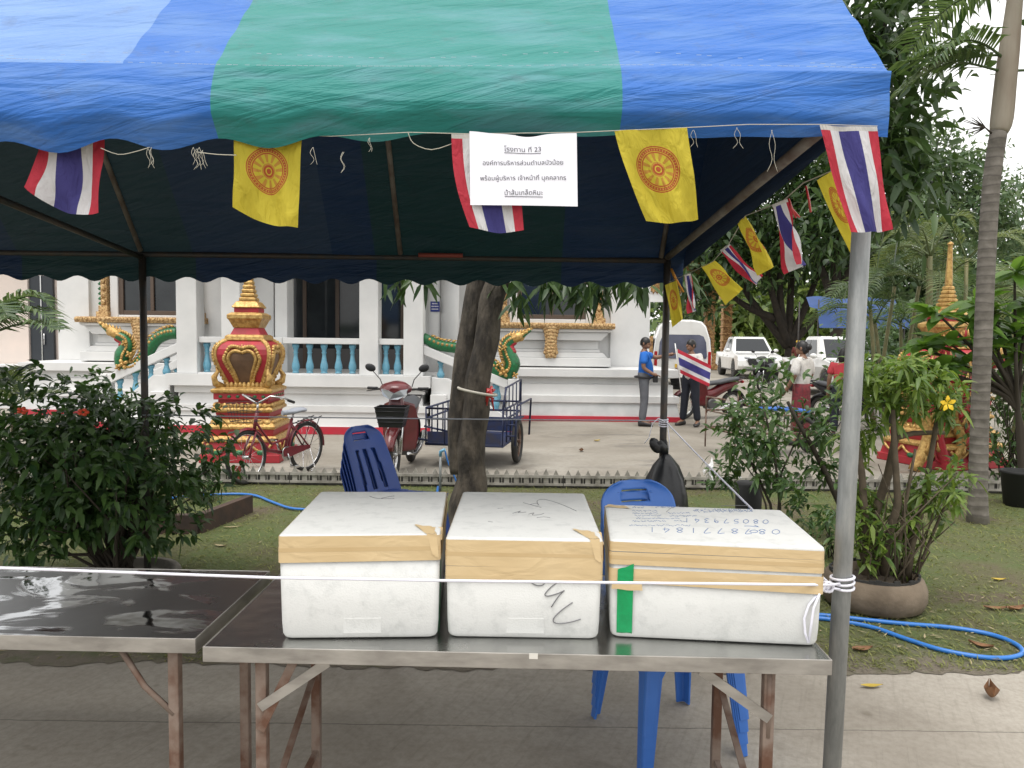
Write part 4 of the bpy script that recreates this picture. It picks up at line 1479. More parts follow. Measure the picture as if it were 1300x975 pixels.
DIG = {'0': [[(.5, 1), (.15, .75), (.1, .3), (.45, 0), (.85, .25), (.88, .75), (.5, 1)]], '1': [[(.5, 1), (.5, 0)]],
       '3': [[(.15, .9), (.6, 1), (.75, .75), (.4, .52), (.8, .3), (.5, 0), (.12, .1)]], '4': [[(.6, 1), (.12, .35), (.85, .35)], [(.65, .6), (.62, 0)]],
       '5': [[(.8, 1), (.25, .98), (.2, .6), (.6, .6), (.8, .3), (.5, .02), (.12, .1)]], '7': [[(.12, .95), (.85, 1), (.4, 0)]],
       '8': [[(.5, .52), (.2, .78), (.5, 1), (.8, .78), (.5, .52), (.15, .25), (.5, 0), (.85, .25), (.5, .52)]],
       '9': [[(.8, .7), (.5, .98), (.2, .75), (.5, .5), (.8, .72), (.7, 0)]]}


def lid_number(s, pr, pl_, hgt, yb_):
    """Digits on the lid, read from the far side: first digit at pixel pr, last at pl_."""
    out = []
    n_ = len(s)
    for i, ch in enumerate(s):
        cx = pr[0] + (pl_[0] - pr[0]) * i / (n_ - 1)
        cy = pr[1] + (pl_[1] - pr[1]) * i / (n_ - 1)
        wd = abs(pl_[0] - pr[0]) / n_ * .72
        for st in DIG[ch]:
            out.append(on_top([(cx - (a - .5) * wd, cy + (c_ - .5) * hgt) for a, c_ in st], H3))
    return out


strokes = lid_number('0878771841', (985, 675.3), (828, 672.5), 6.0, 0)
strokes += lid_number('080579341', (972, 662.5), (872, 660.5), 5.0, 0)
strokes += [on_top([(957 + 5 * math.cos(k), 674.7 + 1.6 * math.sin(k)) for k in np.linspace(0, 14, 30)], H3)]
zz = [(958, 667), (963, 669), (952, 668), (945, 668)]
strokes += [on_top(zz, H3)]
marks(B3, 'phone_numbers', 'pen_blue', strokes, .0012)
strokes = []
random.seed(11)
for (xa, xb, yy) in ((880, 955, 647.5), (882, 952, 649), (803, 818, 644), (832, 852, 644), (803, 834, 648.5), (803, 835, 651.5), (848, 875, 651.2), (806, 838, 654.5), (850, 884, 655), (808, 862, 658), (803, 844, 661.5), (856, 872, 661.5), (799, 872, 667)):
    x = xa
    while x < xb:
        pts = [(x, yy)]
        for k in range(random.randint(3, 6)):
            x += random.uniform(.7, 1.5)
            pts.append((x, yy + random.uniform(-1.0, 1.0) * (1.7 if yy < 650 and xa > 870 else 1)))
        strokes.append(on_top(pts, H3)); x += random.uniform(.6, 1.6)
marks(B3, 'handwriting', 'pen_blue', strokes, .0008)
strokes = [on_top([(846, 650), (852, 645), (862, 642.5)], H3), on_top([(915, 642.5), (930, 641.5), (950, 642)], H3)]
marks(B3, 'pencil_line', 'pencil', strokes, .0010)
random.seed(5)

# ================================================================== ropes and strings
YR = 2.19
pk = P(1067, 744, 2.30)


def cord(name, label, cat, pts, r_, m_, n_=6):
    b_ = MB(); b_.tube(pts, r_, n_)
    return tag(b_.build(name, M[m_]), label, cat)


def sag_line(a, c_, s, n_=14):
    return [a.lerp(c_, i / n_) - Vector((0, 0, s * 4 * (i / n_) * (1 - i / n_))) for i in range(n_ + 1)]


r = thing('barrier_rope', 'white rope stretched in front of the foam boxes, knotted to the grey pole', 'rope', tuple(pk))
b = MB()
mid = [P(-420, 706, 2.23), P(0, 721, 2.17), P(350, 733.5, 2.165), P(560, 737, 2.17), P(765, 739.5, 2.17), P(1000, 742, 2.17), P(1045, 742.5, 2.20), P(1058, 743, 2.275)]
b.tube(mid, .0042, 8)
b.build('line', M['rope'], r, world_=True)
b = MB()
for k, dz in enumerate((-.010, .004, .018)):
    ring = [Vector((pk.x + .034 * math.cos(a), 2.34 + .034 * math.sin(a), pk.z + dz + .004 * math.sin(a + k) - .003)) for a in np.linspace(0, 2 * math.pi, 21)[:-1]]
    c0 = P(1072 - 3, 744, 2.34)
    off = Vector((c0.x - pk.x, 0, 0))
    b.tube([p + off for p in ring], .0042, 7, closed=True)
kx = P(1049, 744, 2.285)
b.ellipsoid(kx, (.016, .013, .014), 10, 7)
for k in range(4):
    a0 = k * 1.5
    b.tube([kx + Vector((.016 * math.cos(a0 + q), -.008 + .008 * math.sin(q * 2), .014 * math.sin(a0 + q))) for q in np.linspace(0, 3.4, 8)], .0042, 6)
b.tube([kx, P(1058, 742, 2.30), P(1066, 741, 2.31)], .0042, 6)
b.tube([kx, P(1058, 747, 2.30), P(1066, 748, 2.31)], .0042, 6)
b.build('knot', M['rope'], r, world_=True)
b = MB()
b.tube([kx, P(1040, 752, 2.20), P(1027, 768, 2.19), P(1021, 785, 2.19), P(1022, 803, 2.188), P(1026, 816, 2.185)], .0036, 7)
b.tube([kx, P(1040, 755, 2.19), P(1033, 772, 2.185), P(1030, 792, 2.185), P(1027, 815, 2.185)], .0036, 7)
b.build('loose_end', M['rope'], r, world_=True)

bp = P(847, 537, 4.895)
r2 = thing('guy_rope', 'white rope tied round the dark rear pole and running forward to the grey pole', 'rope', tuple(bp))
b = MB()
b.tube(sag_line(bp, P(1060, 748, 2.40), .01), .0045, 7)
b.build('line', M['rope'], r2, world_=True)
b = MB()
for k in range(4):
    b.tube([Vector((back_tops[0].x + .028 * math.cos(a), 4.92 + .028 * math.sin(a), bp.z - .02 + .014 * k + .004 * math.sin(a))) for a in np.linspace(0, 2 * math.pi, 15)[:-1]], .0045, 6, closed=True)
b.tube([bp, P(850, 560, 4.88), P(848, 578, 4.88)], .003, 5)
b.tube([bp, P(836, 531, 4.86), P(828, 538, 4.86), P(824, 556, 4.86), P(818, 563, 4.86)], .003, 5)
b.build('knot', M['rope'], r2, world_=True)
cord('tie_line', 'thin grey line strung between the two dark rear poles', 'line', sag_line(P(181, 527, 4.885), P(847, 534, 4.885), .004), .0042, 'line')

# ================================================================== flags


def flag(name, label, group, cor, Y, m_, rip=.01, fold=0.0, seed=0, nu=28, nv=34, edge=0.0, drop=0.0):
    Ys = Y if isinstance(Y, (list, tuple)) else [Y] * 4
    TL, TR_, BR_, BL = [P(a, c_, y) for (a, c_), y in zip(cor, Ys)]
    nrm = (TR_ - TL).cross(BL - TL).normalized()
    dv = ((BL + BR_) / 2 - (TL + TR_) / 2).normalized()

    def fn(u, v):
        p = TL * (1 - u) * (1 - v) + TR_ * u * (1 - v) + BR_ * u * v + BL * (1 - u) * v
        a = (.25 + .75 * v)
        p = p + nrm * (rip * a * (math.sin(u * 7 + seed + v * 3.2) + .6 * math.sin(u * 13 - v * 6 + seed * 2) + .35 * abs(math.sin(u * 6 + v * 5 + seed))) + fold * v * math.sin(math.pi * u))
        p = p + (TR_ - TL) * edge * math.sin(math.pi * v) * (1 - u)
        p = p + dv * drop * math.sin(math.pi * u) * v
        return p
    b_ = MB(); b_.grid(fn, nu, nv)
    return tag(b_.build(name, M[m_]), label, 'flag', group)


GT, GY = 'Thai flags hung on the tent', 'yellow wheel flags hung on the tent'
YFG = 2.252
flag('thai_flag', 'Thai flag hanging from the blue hem, leftmost flag of the row', GT, [(48, 168), (131, 168), (127, 271), (32, 238)], [2.335, 2.335, 2.32, 2.32], 'thai_v', .016, .01, 1, drop=.03, edge=.05)
flag('wheel_flag', 'yellow flag with red wheel under the green cloth, left of the notice', GY, [(297, 166), (384, 168), (378, 289), (297, 264)], [2.335, 2.335, 2.32, 2.32], 'dharma', .015, .01, 2.5, drop=.015)
flag('thai_flag', 'Thai flag mostly hidden behind the white paper notice', GT, [(573, 170), (655, 171), (665, 292), (596, 288)], [2.262, 2.262, 2.25, 2.25], 'thai_v', .006, 0, .4, edge=-.08, drop=.012)
flag('wheel_flag', 'yellow flag with red wheel under the blue cloth, right of the notice', GY, [(780, 166), (872, 162), (889, 277), (822, 279)], YFG, 'dharma', .015, .02, 4, edge=-.05, drop=.01)
flag('thai_flag', 'large Thai flag covering the top of the grey pole at the tent corner', GT, [(1040, 159), (1113, 161), (1134, 291), (1082, 294)], [2.25, 2.25, 2.24, 2.24], 'thai_v', .013, .01, 5, edge=-.02, drop=.004)
flag('wheel_flag', 'yellow flag peeking out behind the corner Thai flag', GY, [(1037, 229), (1056, 217), (1091, 298), (1082, 328)], [2.5, 2.44, 2.40, 2.46], 'dharma', .006, .01, 3)
flag('thai_flag', 'twisted narrow Thai flag nearest the grey pole on the side string', GT, [(977, 261), (998, 253), (1017, 334), (1001, 347)], [2.98, 2.86, 2.90, 3.00], 'thai_v', .022, .02, 1.3)
flag('wheel_flag', 'narrow yellow flag blown slantwise between two Thai flags on the side string', GY, [(936, 285), (946, 273), (983, 338), (966, 348)], [3.42, 3.32, 3.34, 3.42], 'dharma', .016, .02, 2.2)
flag('thai_flag', 'slender Thai flag blown slantwise between two yellow flags on the side string', GT, [(914, 318), (926, 309), (964, 354), (957, 366)], [3.82, 3.72, 3.72, 3.82], 'thai_v', .016, .01, 4.1)
flag('wheel_flag', 'broad yellow wheel flag blown out above the white pickup with the black grille', GY, [(889, 339), (906, 331), (944, 366), (921, 387)], [4.2, 4.1, 4.12, 4.2], 'dharma', .014, .02, .9)
flag('wheel_flag', 'limp yellow wheel flag hanging against the dark rear pole', GY, [(844, 362), (859, 356), (868, 404), (854, 416)], [4.86, 4.86, 4.84, 4.86], 'dharma', .014, .01, 3.3)
flag('thai_flag', 'limp furled Thai flag beside the dark rear pole', GT, [(868, 349), (877, 347), (883, 390), (876, 398)], [4.9, 4.85, 4.88, 4.9], 'thai_v', .02, .01, 2)
b = MB(); b.tube([P(852, 341, 4.9), P(858, 355, 4.89), P(868, 371, 4.88)], [.008, .010, .006], 6); tag(b.build('ribbon', mat('orange_ribbon', (.5, .22, .03), .7)), 'short orange ribbon dangling beside the dark rear pole', 'ribbon')
st = thing('flag_string', 'thin string carrying the flags along the tent front', 'string', tuple(P(800, 168, YFG)))
b = MB()
pts = [P(395, 172, 2.335), P(420, 173, 2.31), P(520, 168, YFG), P(596, 170, YFG), P(735, 168, YFG), P(780, 166, YFG), P(872, 162, YFG), P(950, 158, YFG), P(1040, 158, YFG), P(1114, 160, YFG)]
b.tube(pts, .0012, 5)
b.build('front_line', M['string'], st, world_=True)
cord('flag_string', 'string with the blown flags along the tent side', 'string', [P(1056, 217, 2.44), P(1020, 232, 2.68), P(995, 254, 2.9), P(977, 262, 3.0), P(946, 274, 3.32), P(925, 310, 3.72), P(905, 332, 4.1), P(889, 340, 4.2), P(872, 348, 4.6), P(850, 358, 4.86)], .0022, 'string', 5)
for k, (a, c_, L_, Y_) in enumerate(((1023, 236, .09, 2.68), (1001, 252, .07, 2.84), (1002, 255, .06, 2.84))):
    q = P(a, c_, Y_)
    b = MB(); b.tube([q, q + Vector((.012, 0, -L_ * .5)), q + Vector((.02 + .01 * k, 0, -L_))], .004, 6)
    tag(b.build('ribbon', M['bright_red']), ('red ribbon end on the side string close to the grey pole', 'red ribbon knotted above the twisted Thai flag', 'second red ribbon knotted above the twisted Thai flag')[k], 'ribbon')

# ================================================================== paper notice
pn = thing('paper_notice', 'white paper notice with four lines of Thai text pinned under the tent edge', 'notice', tuple(P(664, 262, 2.235)))
cor = [P(596, 166.5, 2.238), P(732, 169.5, 2.238), P(733.5, 262, 2.232), P(597, 260, 2.232)]


def paper(u, v, o_=0.0):
    TL, TR_, BR_, BL = cor
    p = TL * (1 - u) * (1 - v) + TR_ * u * (1 - v) + BR_ * u * v + BL * (1 - u) * v
    p = p + Vector((0, 1, 0)) * (.004 * math.sin(u * 5 + v * 2) * (1 - v * .3) - o_)
    p = p - Vector((0, 0, 1)) * (.010 * (1 - v) ** 4 * math.sin(math.pi * u) ** 2 * (1 + .3 * math.sin(u * 14)))
    return p


b = MB(); b.grid(paper, 34, 22)
b.build('sheet', M['paper'], pn, world_=True)
b = MB()
for s, xa, xb, yb_, ul in (('โรงทาน ที่ 23', 640, 687, 191.5, True), ('องค์การบริหารส่วนตำบลบัวน้อย', 612.5, 715, 209.5, False), ('พร้อมผู้บริหาร เจ้าหน้าที่ บุคคลากร', 609, 718.5, 229, False), ('น้ำส้มเกล็ดหิมะ', 640, 688.5, 248, True)):
    v, f = text_shape(s)
    if not v: continue
    mx0, mx1 = min(p[0] for p in v), max(p[0] for p in v)
    sc = (xb - xa) / (mx1 - mx0)
    vv = []
    for p in v:
        px_, py_ = xa + (p[0] - mx0) * sc, yb_ - p[1] * sc
        vv.append(paper((px_ - 596) / 137, (py_ - 167 - 2.5 * (px_ - 596) / 137) / 93, .0016))
    b.add(vv, f)
    if ul:
        for k in range(10):
            u0, u1 = (xa - 596 + (xb - xa) * k / 10) / 137, (xa - 596 + (xb - xa) * (k + 1) / 10) / 137
            v0 = (yb_ + 1.6 - 168) / 93
            b.add([paper(u0, v0, .0016), paper(u1, v0, .0016), paper(u1, v0 + .009, .0016), paper(u0, v0 + .009, .0016)], [(0, 1, 2, 3)])
b.build('lettering', M['ink'], pn, world_=True)

# ================================================================== plastic chairs


def chair_root(label, loc, rz, mt, group, tilt=0.0, proto=None):
    if proto is not None:
        t = copy_tree(proto)
        t['label'] = label; t['group'] = group
    else:
        t = thing('plastic_chair', label, 'chair', loc, rz, group)
        b_ = MB()

        def seat(u, v):
            x, y = -.20 + .40 * u, -.21 + .41 * v
            x *= 1.0 - .08 * v
            e = (2 * u - 1) ** 2
            return (x, y, .43 - .018 * math.sin(math.pi * u) * math.sin(math.pi * v) - .035 * max(0, abs(2 * u - 1) - .85) / .15 - .04 * max(0, .1 - v) / .1)
        b_.grid(seat, 24, 20)
        b_.build('seat', mt, t, solid=.006)
        b_ = MB()

        def hole(u, v):
            if .10 < v < .20 and abs(u - .5) < .20: return True
            if .34 < v < .92:
                for c_ in (.28, .5, .72):
                    if abs(u - c_ - (c_ - .5) * .25 * (v - .6)) < .045: return True
            return False

        def back(u, v):
            w_ = .205 - .03 * (1 - v)
            s = 2 * u - 1
            z = .86 - .45 * v
            if v < .22: w_ *= math.sqrt(max(0.05, 1 - ((.22 - v) / .24) ** 2.4))
            return (s * w_, .20 + .16 * (1 - v) ** 1.2 - .035 * s * s, z)
        nu_, nv_ = 40, 44
        base = len(b_.v)
        for j in range(nv_ + 1):
            for i in range(nu_ + 1):
                b_.v.append(back(i / nu_, j / nv_))
        for j in range(nv_):
            for i in range(nu_):
                if hole((i + .5) / nu_, (j + .5) / nv_): continue
                a = base + j * (nu_ + 1) + i
                b_.f.append([a, a + 1, a + nu_ + 2, a + nu_ + 1]); b_.m.append(0); b_.s.append(True)
        b_.build('backrest', mt, t, solid=.008)
        for sx in (-1, 1):
            for sy in (-1, 1):
                b_ = MB()
                rings = []
                for k in range(7):
                    q = k / 6
                    z = .42 * (1 - q)
                    cx, cy = sx * (.168 + .045 * q), sy * (.17 + .05 * q) + (.0 if sy < 0 else -.0)
                    w_ = .058 - .020 * q + (.03 * (1 - q * 6) if q < 1 / 6 else 0)
                    ring = []
                    for (ax, ay) in ((1, -1), (1, .6), (.85, 1), (.4, 1.1), (-1, 1.1), (-1, .7), (.25, .7), (.55, .45), (.6, -1)):
                        ring.append((cx + sx * ax * w_ * .6, cy + sy * ay * w_ * .6, z))
                    rings.append(ring if sx * sy > 0 else ring[::-1])
                b_.loft(rings, 0, True, False)
                b_.build('leg', mt, t, bevel=.002)
    t.location = loc
    t.rotation_euler = (tilt, 0, rz)
    return t


M['plastic_mid'] = mat('plastic_mid', (.035, .135, .46), .34, c2=(.045, .16, .52), scale=5)
gr = 'blue plastic chairs nested in the stack behind the table'
c0 = chair_root('topmost blue plastic chair of the stack behind the widest foam box', (.66, 3.10, .15), R(18), M['plastic_mid'], gr)
for k, lb in enumerate(('second blue chair from the top, nested in the stack behind the table', 'third blue chair from the top, nested in the stack behind the table', 'lowest blue chair, standing on the concrete behind the table')):
    chair_root(lb, (.66, 3.10, .10 - .05 * k), R(18), M['plastic_mid'], gr, 0, c0)
gr = 'dark blue plastic chairs nested in the stack beside the tree'
cx = P(507, 560, 4.8).x
n0 = None
for k, lb in enumerate(('topmost dark blue chair of the tall stack beside the mango trunk', 'dark blue chair second from the top beside the mango trunk', 'dark blue chair in the middle of the stack beside the mango trunk', 'dark blue chair second from the bottom beside the mango trunk', 'bottom dark blue chair of the stack beside the mango trunk')):
    o_ = (4 - k)
    n1 = chair_root(lb, (cx - .0 + .006 * o_, 4.8, .0 + .053 * o_), R(58), M['plastic_navy'], gr, R(-3), n0)
    if n0 is None: n0 = n1

# ================================================================== garden edging fence
fe = thing('picket_edging', 'low weathered picket edging with a dark rail between lawn and temple yard', 'fence', (0, 8.34, 0))
x = -7.4
k = 0
while x < 9:
    wd_ = 1.0
    b = MB()
    for i in range(9):
        xx = x + .03 + i * .108
        hh = .205 + random.uniform(-.006, .006) + (.012 if random.random() < .08 else 0)
        b.prism([(xx - .028, .035), (xx + .028, .035), (xx + .028, hh - .055), (xx, hh), (xx - .028, hh - .055)], lambda a, c_, dd: (a, dd, c_), 8.30 + random.uniform(-.004, .004), 8.318)
    sec = b.build('picket_panel', M['picket'], fe, world_=True)
    b = MB()
    b.box(x - .02, x + wd_ - .03, 8.286, 8.299, .115, .145)
    b.box(x - .02, x + wd_ - .03, 8.286, 8.299, .03, .055)
    for i in range(9):
        b.box(x + .08 + i * .108, x + .088 + i * .108, 8.284, 8.2855, .055, .115)
    b.build('rail', M['picket'], sec, world_=True)
    x += wd_
b = MB(); b.box(-7.4, 9, 8.325, 8.37, -.01, .13); b.build('backing_board', M['picket_dark'], fe, world_=True)
qx = wx(301, 8.27, 620)
b = MB(); b.prism([(qx - .04, .02), (qx, -.0), (qx + .04, .02), (qx + .045, .19), (qx - .045, .19)], lambda a, c_, dd: (a, dd, c_ + .02), 8.255, 8.28); b.build('red_plate', mat('plate_red', (.22, .045, .03), .8), fe, world_=True)


# ================================================================== bushes and plants
def unit(v): return v / (np.linalg.norm(v, axis=1, keepdims=True) + 1e-9)


def bush(name, label, base, stems, cen, rad, ncl, per, L, W, m_, sm, droop=.35, group=None, seed=0, stem_r=.012, low=-.9, extra=None, fn='foliage'):
    rg = np.random.default_rng(seed)
    t = thing(name, label, 'bush' if 'bush' in name or 'shrub' in name else 'plant', base, 0, group)
    cen = np.array(cen); rad = np.array(rad)
    d = unit(rg.normal(size=(ncl, 3)))
    d[:, 2] = np.where(d[:, 2] < low, -d[:, 2] * .5, d[:, 2])
    q = rg.random(ncl) ** .42
    lump = 1 + .16 * np.sin(d[:, 0] * 5 + seed) + .14 * np.sin(d[:, 1] * 6 + d[:, 2] * 5 + seed * 2)
    C = cen + d * rad * (q * lump)[:, None]
    out = unit(d + np.array([0, 0, .35]) + rg.normal(0, .35, (ncl, 3)))
    Pp = np.repeat(C, per, 0) + rg.normal(0, L * .22, (ncl * per, 3))
    Dd = unit(np.repeat(out, per, 0) * .55 + unit(rg.normal(size=(ncl * per, 3))) * .9)
    Nn = unit(np.tile([0., 0, 1], (ncl * per, 1)) + rg.normal(0, .35, (ncl * per, 3)) + np.repeat(d, per, 0) * .4)
    ok = Pp[:, 2] > .03
    n_ = ok.sum()
    leaf_mesh(fn, Pp[ok], Dd[ok], Nn[ok], L * rg.uniform(.6, 1.15, n_), W * rg.uniform(.7, 1.15, n_), m_, t, droop)
    b_ = MB()
    idx = rg.choice(ncl, min(ncl, stems), replace=False)
    for i in idx:
        e = Vector(C[i])
        s0 = Vector(base) + Vector((rg.normal(0, .05), rg.normal(0, .05), 0))
        mid = s0.lerp(e, .45) + Vector((rg.normal(0, .06), rg.normal(0, .06), .12))
        b_.tube([s0, s0.lerp(mid, .5), mid, e], [stem_r, stem_r * .85, stem_r * .6, stem_r * .25], 6)
    if b_.v: b_.build('stems', sm, t, world_=True)
    return t


bb = P(150, 722, 4.98)
t = bush('round_bush', 'large dark green bush in front of the shrine at left', (bb.x, 4.98, 0), 60, (bb.x - .15, 4.92, .76), (.76, .70, .62), 980, 7, .092, .040, M['leaf_bush'], M['stem_dark'], .45, seed=3)
b = MB(); b.lathe([(.33, -.02), (.33, .06), (.32, .075), (.28, .075), (.27, .03), (.01, .04)], 32, (bb.x + .06, 4.98, 0)); b.build('planting_ring', M['concrete_ring'], t, world_=True)
for k, (a, c_) in enumerate(((30, 521), (107, 523))):
    q = P(a, c_, 4.4)
    b = MB()
    for j in range(5):
        an = j * 1.256
        b.ellipsoid(q + Vector((math.cos(an) * .022, -.01, math.sin(an) * .014)), (.014, .010, .010), 7, 5)
    b.build('flower', M['petal_red'], t, world_=True)

# allamanda in the tyre planter
ty = G(1137, 789)
tc_ = (ty.x, ty.y + .29, 0)
tp = thing('tyre_planter', 'muddy old tyre used as a planter, right of the grey pole', 'planter', tc_)
b = MB(); b.lathe([(.25, 0), (.285, .02), (.305, .07), (.305, .13), (.285, .185), (.255, .205), (.235, .20), (.225, .15)], 40, (0, 0, 0))
b.build('tyre', M['tyre_pot'], tp)
b = MB(); b.lathe([(.235, .14), (.12, .185), (.01, .20)], 24); b.build('soil', M['soil'], tp)
b = MB()
for k in range(46):
    a = k * 2 * math.pi / 46
    h_ = random.uniform(.008, .03)
    b.obox((.255 * math.cos(a), .255 * math.sin(a), .205 + h_ * .3), (.012, .035, h_), Matrix.Rotation(a, 3, 'Z'))
b.build('torn_rim', M['tyre'], tp)

al = thing('leafy_shrub', 'light green flowering shrub with bare woody stems growing in the tyre', 'bush', (tc_[0], tc_[1], .18))
Ya = tc_[1]
limbs = [
    [(1098, 748), (1100, 690), (1094, 600), (1082, 530), (1070, 480)],
    [(1112, 748), (1108, 660), (1128, 600), (1136, 560), (1135, 530), (1133, 505)],
    [(1122, 748), (1125, 690), (1140, 640), (1136, 575), (1133, 520)],
    [(1150, 748), (1158, 690), (1172, 640), (1180, 590), (1190, 530), (1192, 505)],
    [(1136, 556), (1160, 550), (1190, 549), (1203, 550)],
    [(1135, 745), (1140, 700), (1155, 610), (1162, 570)],
    [(1160, 742), (1175, 700), (1200, 640), (1215, 600)],
    [(1106, 745), (1092, 700), (1078, 650), (1066, 600)],
]
b = MB()
for i, l in enumerate(limbs):
    pts = [P(a, c_, Ya + .12 * math.sin(i * 2.1) * min(1, j / 2) - .03 * (i == 4)) for j, (a, c_) in enumerate(l)]
    r0 = (.030, .034, .030, .024, .020, .015, .012, .014)[i]
    b.tube(pts, [r0 * (1 - .5 * j / (len(pts) - 1)) for j in range(len(pts))], 8)
for k in range(26):
    p0 = P(1095 + random.random() * 85, 745, Ya + random.uniform(-.15, .15))
    b.tube([p0, p0 + Vector((random.uniform(-.1, .15), random.uniform(-.1, .1), random.uniform(.2, .4))), p0 + Vector((random.uniform(-.2, .35), random.uniform(-.15, .15), random.uniform(.4, .8)))], [.006, .005, .003], 5)
b.build('stems', M['stem'], al, world_=True)
cl = [(1125, 480, 30, 70), (1110, 500, 24, 40), (1150, 485, 30, 60), (1175, 500, 30, 60), (1195, 490, 22, 40), (1140, 515, 26, 45), (1105, 470, 22, 40), (1090, 480, 20, 30), (1090, 570, 22, 40), (1100, 540, 20, 30), (1120, 650, 26, 40), (1150, 650, 26, 34), (1175, 625, 26, 36), (1200, 630, 24, 34), (1105, 690, 26, 40), (1130, 700, 22, 24), (1210, 600, 20, 24), (1165, 465, 18, 30), (1200, 520, 20, 30), (1092, 630, 20, 36), (1125, 735, 30, 30), (1160, 735, 26, 26), (1185, 655, 22, 24), (1215, 500, 16, 20), (1090, 660, 18, 24), (1160, 680, 22, 20)]
Pp, Dd, Nn = [], [], []
rg = np.random.default_rng(21)
for (a, c_, rr, n_) in cl:
    n_ = int(n_ * 2.7)
    q = np.array(P(a, c_, Ya + rg.uniform(-.15, .15)))
    rw = rr * Ya / F
    for i in range(n_ // 6):
        cc = q + rg.normal(0, rw * .5, 3)
        ax = unit(rg.normal(size=(1, 3)) + np.array([[0, -.2, .7]]))[0]
        for j in range(6):
            Pp.append(cc + rg.normal(0, .006, 3)); Dd.append(unit((ax * .35 + unit(rg.normal(size=(1, 3)))[0])[None])[0]); Nn.append(np.array([0, -.25, 1]) + rg.normal(0, .3, 3))
n_ = len(Pp)
leaf_mesh('foliage', Pp, Dd, Nn, rg.uniform(.05, .125, n_), rg.uniform(.016, .034, n_), M['leaf_light'], al, .4)
fq = P(1201, 512, Ya - .22)
b = MB()
for j in range(5):
    an = j * 1.2566 + .4
    c_, s_ = math.cos(an), math.sin(an)
    pts = [fq + Vector((c_ * r_ - s_ * w_, -.012 - .010 * (r_ > .02), s_ * r_ + c_ * w_)) for r_, w_ in ((.004, 0), (.025, -.014), (.046, -.006), (.048, .004), (.026, .015))]
    b.add(pts, [(0, 1, 2, 3, 4)])
b.tube([fq, fq + Vector((0, .03, -.01)), fq + Vector((0, .06, -.04))], [.010, .007, .004], 7)
b.build('flower', M['petal_yellow'], al, world_=True)

# darker shrub by the edging
Yb = 6.3
sb = P(985, 655, Yb)
t = thing('dark_shrub', 'thin branched green shrub between the foam box and the grey pole', 'bush', (sb.x, Yb, 0))
b = MB()
for i, l in enumerate(([(1066, 640), (1048, 600), (1030, 565), (1012, 535), (1000, 510)], [(985, 700), (978, 640), (955, 590), (935, 560), (930, 520)], [(990, 700), (990, 640), (985, 590), (975, 540), (965, 500)], [(986, 700), (988, 650), (992, 600), (1010, 560), (1020, 540)], [(978, 690), (972, 640), (962, 612), (942, 585)])):
    pts = [P(a, c_, Yb + .1 * math.sin(i * 3)) for a, c_ in l]
    r0 = (.030, .014, .014, .012, .010)[i]
    if i == 0: pts = [Vector((pts[0].x + .1, pts[0].y, -.02))] + pts
    b.tube(pts, [r0 * (1 - .55 * j / (len(pts) - 1)) for j in range(len(pts))], 7)
b.build('stems', M['stem_dark'], t, world_=True)
Pp, Dd, Nn = [], [], []
for (a, c_, rr, n_) in [(945, 520, 24, 60), (930, 550, 20, 40), (960, 500, 22, 50), (975, 480, 20, 36), (980, 530, 28, 70), (950, 560, 26, 60), (935, 585, 24, 60), (990, 600, 24, 50), (970, 600, 24, 50), (1005, 620, 16, 30), (1040, 560, 26, 60), (1060, 545, 22, 40), (1050, 590, 20, 40), (1030, 530, 22, 40), (965, 560, 26, 60), (1000, 480, 16, 20), (1062, 500, 18, 30), (925, 610, 18, 40), (1020, 655, 26, 40), (1050, 650, 24, 40), (1070, 600, 20, 40), (985, 570, 26, 50)]:
    n_ = int(n_ * 1.9)
    q = np.array(P(a, c_, Yb + rg.uniform(-.25, .25)))
    rw = rr * Yb / F
    for i in range(n_ // 5):
        cc = q + rg.normal(0, rw * .55, 3)
        for j in range(5):
            Pp.append(cc + rg.normal(0, .012, 3)); Dd.append(unit((np.array([0, -.1, .35]) + unit(rg.normal(size=(1, 3)))[0])[None])[0]); Nn.append(np.array([0, -.2, 1]) + rg.normal(0, .35, 3))
Pp = np.array(Pp); ok = Pp[:, 2] > .03
Pp = Pp[ok]; Dd = np.array(Dd)[ok]; Nn = np.array(Nn)[ok]
leaf_mesh('foliage', Pp, Dd, Nn, rg.uniform(.06, .125, len(Pp)), rg.uniform(.024, .042, len(Pp)), M['leaf_mid'], t, .4)
q = P(950, 640, 6.9)
b = MB(); b.lathe([(.11, 0), (.115, .1), (.12, .34), (.10, .36), (.01, .36)], 16, (q.x, 6.9, 0)); tag(b.build('grow_bag', M['pot_black']), 'black grow bag standing behind the thin branched shrub', 'pot')

# low brick planter and its little shrub
bk = thing('brick_planter', 'low dark brick border with a small plant, behind the large bush', 'planter', (P(250, 660, 6.9).x, 6.9, 0))
qa, qb, qc = G(317, 650), G(252, 677), G(180, 677)
for (u, v) in ((qa, qb), (qb, qc)):
    b = MB(); b.bar(Vector((u.x, u.y, .075)), Vector((v.x, v.y, .075)), .07, .17); b.build('border', M['brick'], bk, world_=True, bevel=.004)
bush('small_shrub', 'small dark plant inside the low brick border', (P(255, 640, 7.4).x, 7.4, .0), 20, (P(257, 640, 7.4).x, 7.4, .12), (.30, .25, .20), 90, 6, .05, .018, M['leaf_bush'], M['stem_dark'], .3, seed=9, stem_r=.004)
bush('small_shrub', 'small green plant on the lawn behind the widest foam box', (P(1065, 680, 5.7).x, 5.7, 0), 14, (P(1060, 655, 5.7).x, 5.7, .2), (.22, .2, .2), 40, 6, .09, .026, M['leaf_mid'], M['stem_dark'], .4, seed=19, stem_r=.005)

